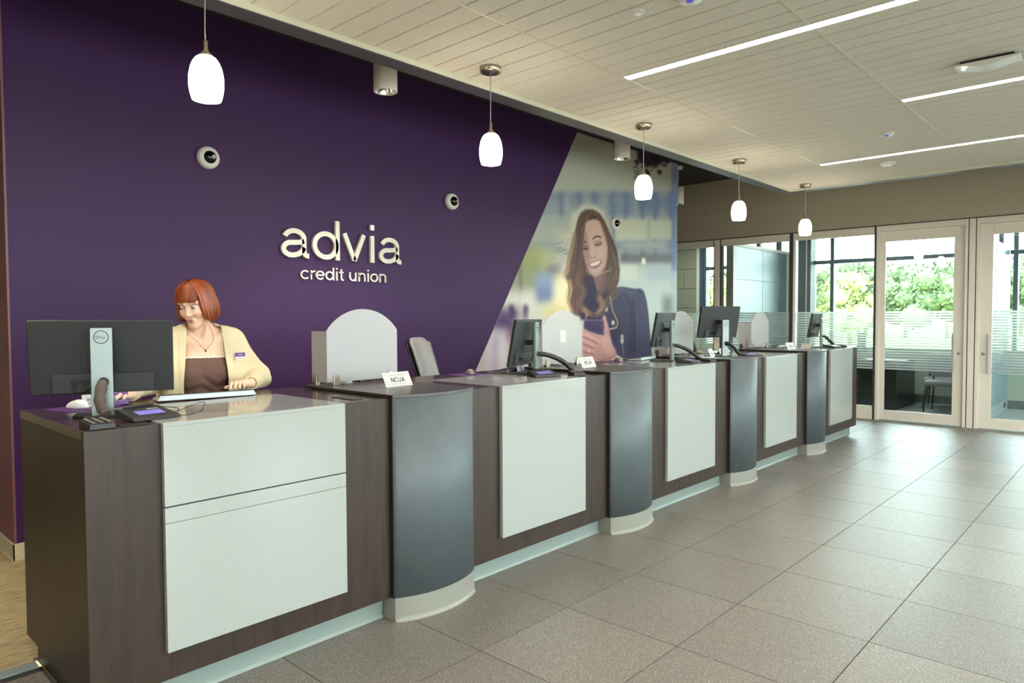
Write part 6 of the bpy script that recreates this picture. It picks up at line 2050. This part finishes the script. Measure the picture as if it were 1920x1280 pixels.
HB = ((-0.20, -0.20, 1.19), (0.17, 0.12, 1.668))
LB = ((-0.045, -0.42, 1.07), (0.142, -0.270, 1.145))
RB = ((-0.585, -0.43, 1.07), (-0.450, -0.290, 1.135))
def outside(boxes):
    def g(V, Fq):
        c = V[Fq].mean(1)
        keep = np.ones(len(Fq), bool)
        for lo, hi in boxes:
            keep &= ~np.all((c > np.array(lo) + 0.006) & (c < np.array(hi) - 0.006), axis=1)
        return V, Fq[keep]
    return g
def skin_mesh():
    parts = [surf_nets(f_skin, *HB, 0.0027), surf_nets(f_skin, *LB, 0.0022), surf_nets(f_skin, *RB, 0.0026)]
    parts.append(outside([HB, LB, RB])(*surf_nets(f_skin, (-0.62, -0.46, -0.01), (0.40, 0.20, 1.42), 0.009)))
    Vs, Fs, o = [], [], 0
    for V, Fq in parts:
        Vs.append(V)
        Fs.append(Fq + o)
        o += len(V)
    V, Fq = np.concatenate(Vs), np.concatenate(Fs)
    q = to_head(V.astype(np.float32)).astype(float)
    base = np.array(srgb(224, 184, 158)[:3])
    col = np.tile(base, (len(V), 1))
    def blend(mask, c):
        nonlocal col
        c = np.array(srgb(*c)[:3])
        col = col * (1 - mask[:, None]) + c * mask[:, None]
    def blob(c, r, mirror=False, e=2.0):
        x = np.abs(q[:, 0]) if mirror else q[:, 0]
        d = ((x - c[0]) / r[0]) ** 2 + ((q[:, 1] - c[1]) / r[1]) ** 2 + ((q[:, 2] - c[2]) / r[2]) ** 2
        return np.clip(1.35 - d, 0, 1) ** 0.7
    front = (q[:, 1] < -0.04)
    blend(blob((0.042, -0.07, -0.035), (0.026, 0.05, 0.020), True) * 0.35, (214, 140, 122))
    blend(blob((0, -0.108, -0.03), (0.012, 0.014, 0.010)) * 0.35, (212, 146, 126))
    blend(blob((0.031, -0.085, 0.020), (0.021, 0.03, 0.009), True) * 0.6 * front, (150, 118, 128))
    blend(blob((0, -0.098, -0.0625), (0.0205, 0.012, 0.0100)) * 0.9, (168, 96, 92))
    blend(blob((0.006, -0.102, -0.040), (0.004, 0.006, 0.0035), True) * 0.7, (120, 70, 60))
    return np_mesh('body', V, Fq, 'skin', col)
body = link('body', skin_mesh(), person)

# ---- eyes, brows, lashes
HMat = Matrix([list(HM[0]) + [HC[0]], list(HM[1]) + [HC[1]], list(HM[2]) + [HC[2]], [0, 0, 0, 1]])
for s in (-1, 1):
    c = (0.0305 * s, -0.0775, 0.008)
    e = MB().sphere(c, 0.0125, 20, 14).xf(HMat).build('eye', 'eye_white', body)
    MB().lathe([(0.0, -0.0127), (0.0058, -0.0114), (0.0060, -0.0108), (0.0, -0.0108)], 18, (c[0] - 0.001, c[1], c[2] - 0.0015), 'y').xf(HMat).build('iris', 'eye_iris', e)
    MB().lathe([(0.0, -0.0130), (0.0026, -0.0127), (0.0026, -0.0118), (0.0, -0.0118)], 14, (c[0] - 0.001, c[1], c[2] - 0.0015), 'y').xf(HMat).build('pupil', 'screen_black', e)
    # upper lid with a dark lash line
    vv, ff = [], []
    n = 12
    for j, (el, rr) in enumerate(((62, 0.0142), (38, 0.0138), (16, 0.0136))):
        for i in range(n + 1):
            az = math.radians(-68 + 136 * i / n)
            ee = math.radians(el - 14 * (abs(2 * i / n - 1) ** 2) * (1 if j == 2 else 0))
            vv.append((c[0] + rr * math.sin(az) * math.cos(ee), c[1] - rr * math.cos(az) * math.cos(ee), c[2] + rr * math.sin(ee)))
    for j in range(2):
        for i in range(n):
            ff.append((j * (n + 1) + i, j * (n + 1) + i + 1, (j + 1) * (n + 1) + i + 1, (j + 1) * (n + 1) + i))
    lm = MB().poly(vv, ff, True).xf(HMat).mesh('eyelid', 'skin')
    at_ = lm.color_attributes.new('tone', 'FLOAT_COLOR', 'POINT')
    at_.data.foreach_set('color', list(srgb(196, 156, 146)) * len(lm.vertices))
    link('eyelid', lm, body)
    MB().tube([Vector(vv[2 * (n + 1) + i]) for i in range(n + 1)], [0.0006] + [0.0012] * (n - 1) + [0.0007], 6).xf(HMat).build('lash_line', 'lash', body)
    low = []
    for i in range(9):
        az = math.radians(-60 + 120 * i / 8)
        ee = math.radians(-30 + 10 * (abs(i / 4 - 1) ** 2))
        low.append(Vector((c[0] + 0.0131 * math.sin(az) * math.cos(ee), c[1] - 0.0131 * math.cos(az) * math.cos(ee), c[2] + 0.0131 * math.sin(ee))))
    MB().tube(low, 0.0012, 6).xf(HMat).build('lower_lid', 'lash', body)
    MB().tube([(0.015 * s, -0.0930, 0.0335), (0.026 * s, -0.0905, 0.0365), (0.038 * s, -0.0835, 0.0350), (0.050 * s, -0.0730, 0.0280)], [0.0014, 0.0018, 0.0016, 0.0008], 8).xf(HMat).build('eyebrow', 'brow', body)
# ---- nails
for fing, thumb in ((FING_L, THUMB_L), (FING_R, THUMB_R)):
    for a, b, c in list(fing) + [thumb]:
        a, b, c = Vector(a), Vector(b), Vector(c)
        t = (c - b).normalized()
        up = Vector((0, -0.3, 1))
        up = (up - t * up.dot(t)).normalized()
        sd = t.cross(up)
        M_ = Matrix((( sd.x, t.x, up.x, 0), (sd.y, t.y, up.y, 0), (sd.z, t.z, up.z, 0), (0, 0, 0, 1)))
        M_.translation = c + up * 0.0058 + t * 0.0015
        MB().sphere((0, 0, 0), (0.0046, 0.0062, 0.0018), 12, 8).xf(M_).build('fingernail', 'nail', body)

# ---- brown ribbed top with lace edge
NECK_Z = 1.243
def f_top(p):
    d = f_torso(p) - 0.005
    d = d + 0.0034 * np.sin(p[:, 2] * 120 + p[:, 0] * 22 + 2 * np.sin(p[:, 0] * 40)) * np.clip((1.17 - p[:, 2]) / 0.1, 0, 1)
    d = np.maximum(d, -(f_torso(p) + 0.004))
    d = np.maximum(d, p[:, 2] - NECK_Z)
    return np.maximum(d, 0.88 - p[:, 2])
top = link('top', np_mesh('top', *surf_nets(f_top, (-0.20, -0.20, 0.87), (0.20, 0.15, 1.26), 0.0042), 'brown_rib'), person)
def on_surface(F, x, z, y0=-0.35, y1=0.1):
    ys = np.linspace(y0, y1, 451, dtype=np.float32)
    P = np.stack([np.full_like(ys, x), ys, np.full_like(ys, z)], -1)
    v = F(P)
    k = np.argmax(v < 0)
    return float(ys[k]) if v[k] < 0 else None
def lace(points, r, name, par):
    MB().tube(points, r, 6).build(name, 'lace', par)
f_top_out = lambda p: f_torso(p) - 0.005
pts = []
for i in range(41):
    x = -0.135 + 0.27 * i / 40
    y = on_surface(f_top_out, x, NECK_Z)
    if y is not None:
        pts.append((x, y - 0.001, NECK_Z + 0.002 * math.sin(i * 2.1)))
lace(pts, 0.0048, 'lace_trim', top)
for (xa, xb) in ((0.088, 0.080),):
    st = []
    for i in range(13):
        z = NECK_Z + 0.125 * i / 12
        x = xa + (xb - xa) * i / 12
        y = on_surface(f_skin, x, z)
        if y is not None:
            st.append((x, y - 0.0015, z))
    lace(st, 0.005, 'strap', top)

# ---- cream cardigan: bulky shell, open down the front
def f_card_solid(p):
    d = f_torso(p) - 0.017
    e = s_cap(p, SH_L, ELB_L, 0.064, 0.062)
    e = smin(e, s_cap(p, ELB_L, WR_L, 0.062, 0.037), 0.03)
    e = smin(e, s_ell(p, (ELB_L[0] - 0.01, ELB_L[1] - 0.03, ELB_L[2] - 0.005), (0.07, 0.07, 0.05)), 0.03)
    g = s_cap(p, SH_R, ELB_R, 0.064, 0.058)
    g = smin(g, s_cap(p, ELB_R, WR_R, 0.056, 0.034), 0.03)
    dr = s_ell(p, T(0.150, -0.025, 1.06), (0.062, 0.105, 0.24))
    dr = np.minimum(dr, s_ell(p, T(-0.150, -0.02, 1.06), (0.062, 0.105, 0.24)))
    d = smin(d, dr, 0.04)
    d = smin(d, np.minimum(e, g), 0.05)
    # soft folds on the sleeves
    fold = 0.0040 * np.sin(p[:, 2] * 62 + p[:, 0] * 38 + 1.5 * np.sin(p[:, 1] * 30)) * np.clip((np.abs(p[:, 0]) - 0.16) / 0.06, 0, 1) * np.clip((1.25 - p[:, 2]) / 0.08, 0, 1)
    q = p @ np.array(Matrix.Rotation(-TY, 3, 'Z')).T.astype(np.float32)
    ed = np.abs(q[:, 0] - 0.018) - 0.096
    band = np.clip((0.034 - ed) / 0.004, 0, 1) * (q[:, 1] < 0.0)
    return d + fold - 0.0045 * band
def f_card(p):
    d = f_card_solid(p)
    d = np.maximum(d, -(d + 0.011))
    q = p @ np.array(Matrix.Rotation(-TY, 3, 'Z')).T.astype(np.float32)
    # front opening: straight edges that widen slightly to the collar
    half = 0.096 - 0.012 * np.clip((q[:, 2] - 1.25) / 0.12, -1, 1)
    slot = np.maximum(np.abs(q[:, 0] - 0.018) - half, q[:, 1] + 0.005)
    d = np.maximum(d, -slot)
    # neck hole
    d = np.maximum(d, -s_cap(p, T(0, 0.005, 1.33), tuple(np.array(NK1) + np.array((0, 0, 0.12))), 0.066, 0.080))
    d = np.maximum(d, 0.80 - p[:, 2])
    # cut the cuffs open
    for wr, eb in ((WR_L, ELB_L), (WR_R, ELB_R)):
        w, e = np.array(wr), np.array(eb)
        n = (w - e) / np.linalg.norm(w - e)
        near = np.sqrt(((p - v3(*wr)) ** 2).sum(-1)) < 0.09
        d = np.where(near, np.maximum(d, (p - v3(*wr)) @ n.astype(np.float32) + 0.004), d)
    return d
card = link('cardigan', np_mesh('cardigan', *surf_nets(f_card, (-0.53, -0.40, 0.79), (0.40, 0.17, 1.43), 0.0048), 'cream_knit'), person)
# ---- name badge
bx, bz = 0.150, 1.243
by = on_surface(f_card_solid, bx, bz)
bd = MB().box(-0.028, 0.028, -0.002, 0.0, -0.0005, 0.020).xf(Matrix.Translation((bx, by - 0.004, bz)) @ Matrix.Rotation(0.10, 4, 'Z')).build('badge_top', 'purple_print', person)
MB().box(-0.028, 0.028, -0.002, 0.0, -0.022, -0.001).xf(Matrix.Translation((bx, by - 0.004, bz)) @ Matrix.Rotation(0.10, 4, 'Z')).build('badge_name', 'paper', person)
m = MB()
word(m, 'advia', -0.014, 0.006, 0.009, -0.0021, -0.0026, 0.028)
m.xf(Matrix.Translation((bx, by - 0.004, bz)) @ Matrix.Rotation(0.10, 4, 'Z')).build('badge_print', 'paper', bd)
# ---- necklace
ch = []
for (x, z) in ((0.024, 1.412), (0.036, 1.392), (0.042, 1.365), (0.033, 1.332), (0.014, 1.304), (-0.008, 1.284), (-0.030, 1.304), (-0.048, 1.330), (-0.064, 1.355), (-0.074, 1.372)):
    y = on_surface(f_skin, x, z)
    if y is not None:
        ch.append((x, y - 0.0018, z))
nk = MB().tube(catmull(ch, 4), 0.0011, 6).build('necklace', 'gold', person)
y = on_surface(f_skin, -0.008, 1.277)
MB().sphere((-0.008, y - 0.004, 1.277), (0.0050, 0.0030, 0.0060), 10, 8).build('pendant', 'ink', nk)
# ---- trousers and shoes
def f_tr(p):
    d = smin(f_legs(p), f_torso(p), 0.05) - 0.012
    d = np.maximum(d, p[:, 2] - 0.93)
    return np.maximum(d, 0.075 - p[:, 2])
link('trousers', np_mesh('trousers', *surf_nets(f_tr, (-0.25, -0.22, 0.06), (0.25, 0.2, 0.95), 0.009), 'trouser'), person)
for s in (-1, 1):
    def f_sh(p, s=s):
        d = s_cap(p, T(0.10 * s, 0.035, 0.05), T(0.106 * s, -0.135, 0.040), 0.045, 0.040)
        return np.maximum(d, 0.002 - p[:, 2])
    c = T(0.10 * s, -0.05, 0)
    link('shoe', np_mesh('shoe', *surf_nets(f_sh, (c[0] - 0.1, c[1] - 0.16, -0.004), (c[0] + 0.1, c[1] + 0.16, 0.11), 0.006), 'black_plastic'), person)

# ---- copper bob: cap plus many locks
def make_hair():
    r = random.Random(21)
    CX = np.array((0.0, 0.014, 0.028))
    def shell(phi, th, k=1.0):
        """phi azimuth from the face (-y) towards +x, th polar angle from the crown"""
        rx, ry, rzz = 0.094 * k, 0.112 * k, 0.104 * k
        if abs(phi) < 0.9:
            ry *= 0.985
        return CX + np.array((rx * math.sin(th) * math.sin(phi), -ry * math.sin(th) * math.cos(phi), rzz * math.cos(th)))
    V, Fq, C = [], [], []
    tones = [(100, 40, 16), (112, 47, 19), (124, 54, 22), (136, 63, 26), (152, 77, 34), (126, 57, 24)]
    def lock(path, w, flat, tone):
        n = 6
        o = len(V)
        k = len(path)
        for i, p in enumerate(path):
            t = path[min(i + 1, k - 1)] - path[max(i - 1, 0)]
            t = t / (np.linalg.norm(t) + 1e-9)
            out = p - CX
            out[2] *= 0.3
            out = out - t * (out @ t)
            out /= np.linalg.norm(out) + 1e-9
            sd = np.cross(t, out)
            q = i / (k - 1)
            ww = w * (0.35 + 0.65 * math.sin(PI * min(1, 0.15 + 0.75 * q)) ** 0.8) * (1 if q < 0.85 else 1 - (q - 0.85) / 0.15 * 0.55)
            for a in range(n):
                an = 2 * PI * a / n
                V.append(p + sd * ww * math.cos(an) + out * ww * flat * math.sin(an))
                g = 0.86 + 0.14 * math.sin(an) if True else 1
                C.append([c for c in srgb(*tone)[:3]])
        for i in range(k - 1):
            for a in range(n):
                Fq.append((o + i * n + a, o + i * n + (a + 1) % n, o + (i + 1) * n + (a + 1) % n, o + (i + 1) * n + a))
    def path_for(phi, zend, k, curl, jit, sweep):
        """crown to ear level on the shell, then a soft fall that swells and tucks in"""
        pts = []
        part = np.array((0.008, -0.030, 0.0))
        for i in range(9):
            q = i / 8
            th = 0.10 + (PI / 2 - 0.10) * q
            pts.append(shell(phi + sweep * q * q, th, k) + part * (1 - q) ** 2)
        e = pts[-1].copy()
        if zend < e[2]:
            n = 9
            for i in range(1, n + 1):
                q = i / n
                p = e.copy()
                p[2] = e[2] + (zend - e[2]) * q
                rad = 1.0 + 0.07 * math.sin(PI * min(1, q * 0.85)) + curl * q ** 3
                p[0] = p[0] * rad + jit * math.sin(q * 3 + phi * 5)
                p[1] = (p[1] - CX[1]) * rad + CX[1]
                pts.append(p)
            return pts
        fine = []
        for i in range(40):
            q = i / 39
            p = shell(phi + sweep * q * q, 0.10 + (PI / 2 - 0.10) * q, k) + part * (1 - q) ** 2
            if p[2] < zend:
                break
            fine.append(p)
        return fine[::4] + ([fine[-1]] if (len(fine) - 1) % 4 else [])
    for layer, (k, N, w) in enumerate(((0.950, 90, 0.0115), (0.978, 150, 0.0075), (0.996, 230, 0.0042), (1.004, 330, 0.0022))):
        for i in range(N):
            phi = -PI + 2 * PI * (i + r.random() * 0.9) / N
            ap = abs(phi)
            if ap < 0.70:
                if layer == 0:
                    continue
                zend = 0.044 - 0.016 * (ap / 0.70) ** 2 + r.uniform(-0.009, 0.008)
                kk = -0.022
                cu, jt, sw = 0.0, 0.0, -0.16
            elif ap < 0.98:
                kk = -0.010
                zend = -0.064 + r.uniform(-0.008, 0.010) - 0.016 * (ap - 0.70) / 0.28
                cu, jt, sw = -0.10, 0.002, 0.06 * math.copysign(1, phi)
            else:
                kk = 0.0
                zend = -0.086 + r.uniform(-0.010, 0.008)
                cu, jt, sw = -0.10 + r.uniform(-0.10, 0.12), 0.0025, r.uniform(-0.05, 0.05)
            p = path_for(phi, zend, k + kk + r.uniform(-0.008, 0.008), cu, jt, sw)
            if len(p) > 3:
                lock(p, w * r.uniform(0.7, 1.2), 0.42, tones[int((3 + 2.6 * math.sin(phi * 7 + 1.3) + r.gauss(0, 1.1)) % 6)] if layer else tones[r.choice((2, 3))])
    V = np.array(V) @ HM.T + HC
    return np_mesh('hair', V, np.array(Fq), 'hair_copper', np.array(C))
hair = link('hair', make_hair(), person)
def f_cap(p):
    q = to_head(p)
    d = s_ell(q, (0, 0.016, 0.030), (0.083, 0.100, 0.094))
    d = smin(d, np.maximum(s_ell(q, (0, 0.030, -0.03), (0.082, 0.088, 0.16)), np.maximum(-q[:, 2] - 0.070, q[:, 2] - 0.06)), 0.01)
    # leave the face free
    face = s_ell(q, (0, -0.125, -0.045), (0.060, 0.085, 0.092))
    return np.maximum(d, -face)
cv, cf = surf_nets(f_cap, tuple(HC - 0.16), tuple(HC + 0.16), 0.0048)
cap_me = np_mesh('hair_underlayer', cv, cf, 'hair_copper', np.tile(np.array(srgb(96, 36, 17)[:3]), (len(cv), 1)))
link('hair_underlayer', cap_me, hair)

# ================================================================== TREES OUTSIDE
tone_mat('leaf', 0.7)
def make_tree(seed, h, w, tone, n_leaf):
    r = np.random.RandomState(seed)
    nc = 26
    cl = []
    for i in range(nc):
        a = r.uniform(0, 2 * PI)
        z = h * (0.30 + 0.62 * (i / (nc - 1)))
        rad = w * math.sqrt(max(0.05, 1 - ((z / h - 0.55) / 0.50) ** 2)) * r.uniform(0.15, 0.8)
        cl.append((rad * math.cos(a), rad * math.sin(a), z, w * r.uniform(0.26, 0.46)))
    cl = np.array(cl)
    k = r.randint(0, nc, n_leaf)
    d = r.normal(size=(n_leaf, 3))
    d /= np.linalg.norm(d, axis=1)[:, None]
    rr = cl[k, 3] * r.uniform(0.75, 1.08, n_leaf)
    c = cl[k, :3] + d * rr[:, None] * np.array((1, 1, 0.8))
    a = r.normal(size=(n_leaf, 3))
    a /= np.linalg.norm(a, axis=1)[:, None]
    b = np.cross(a, d)
    b /= np.linalg.norm(b, axis=1)[:, None] + 1e-9
    s = r.uniform(0.07, 0.16, n_leaf)[:, None]
    V = np.stack([c - a * s - b * s * 0.6, c + a * s - b * s * 0.6, c + a * s + b * s * 0.6, c - a * s + b * s * 0.6], 1).reshape(-1, 3)
    F = np.arange(4 * n_leaf).reshape(-1, 4)
    base = np.array([srgb(*t)[:3] for t in tone])
    col = np.repeat(base[r.randint(0, len(base), n_leaf)], 4, axis=0)
    crown = np_mesh('crown', V, F, 'leaf', col)
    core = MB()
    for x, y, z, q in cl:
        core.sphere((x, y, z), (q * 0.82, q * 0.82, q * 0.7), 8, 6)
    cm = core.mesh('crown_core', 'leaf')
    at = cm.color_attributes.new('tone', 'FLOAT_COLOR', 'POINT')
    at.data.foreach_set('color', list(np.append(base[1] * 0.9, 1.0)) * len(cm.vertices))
    tr = MB().tube([(0, 0, -0.1), (0.05, 0, h * 0.25), (0.0, 0.05, h * 0.6)], [0.16, 0.12, 0.05], 8).mesh('trunk', 'bark')
    return crown, cm, tr
GREENS = [(84, 98, 68), (92, 107, 74), (102, 116, 80), (78, 92, 64)]
PALE = [(126, 136, 78), (140, 146, 90), (114, 124, 70)]
TREES = [make_tree(3, 5.6, 2.7, GREENS, 5200), make_tree(8, 5.2, 3.0, GREENS, 5200), make_tree(15, 4.2, 1.9, PALE, 3600)]
spots = []
yy = 2.0
r3 = random.Random(12)
i = 0
while yy < 52:
    spots.append((56 + r3.uniform(-3, 9), yy, r3.choice((0, 1)), r3.uniform(0.88, 1.12)))
    yy += r3.uniform(2.4, 3.4)
spots += [(38, 11.5, 2, 0.86), (36, 14.3, 2, 0.95), (37, 17.2, 2, 0.8), (40, 19.4, 2, 0.9)]
for n, (x, y, k, s) in enumerate(spots):
    t = thing('tree', 'pale leafy young tree standing nearer the windows' if k == 2 else 'green leafy tree in the row beyond the lawn', 'tree', (x, y, -0.1), r3.uniform(0, 6), 'trees seen through the office windows')
    t.scale = (s, s, s)
    crown, core, tr = TREES[k]
    cr = link('crown', crown, t)
    link('crown_core', core, cr)
    link('trunk', tr, t)
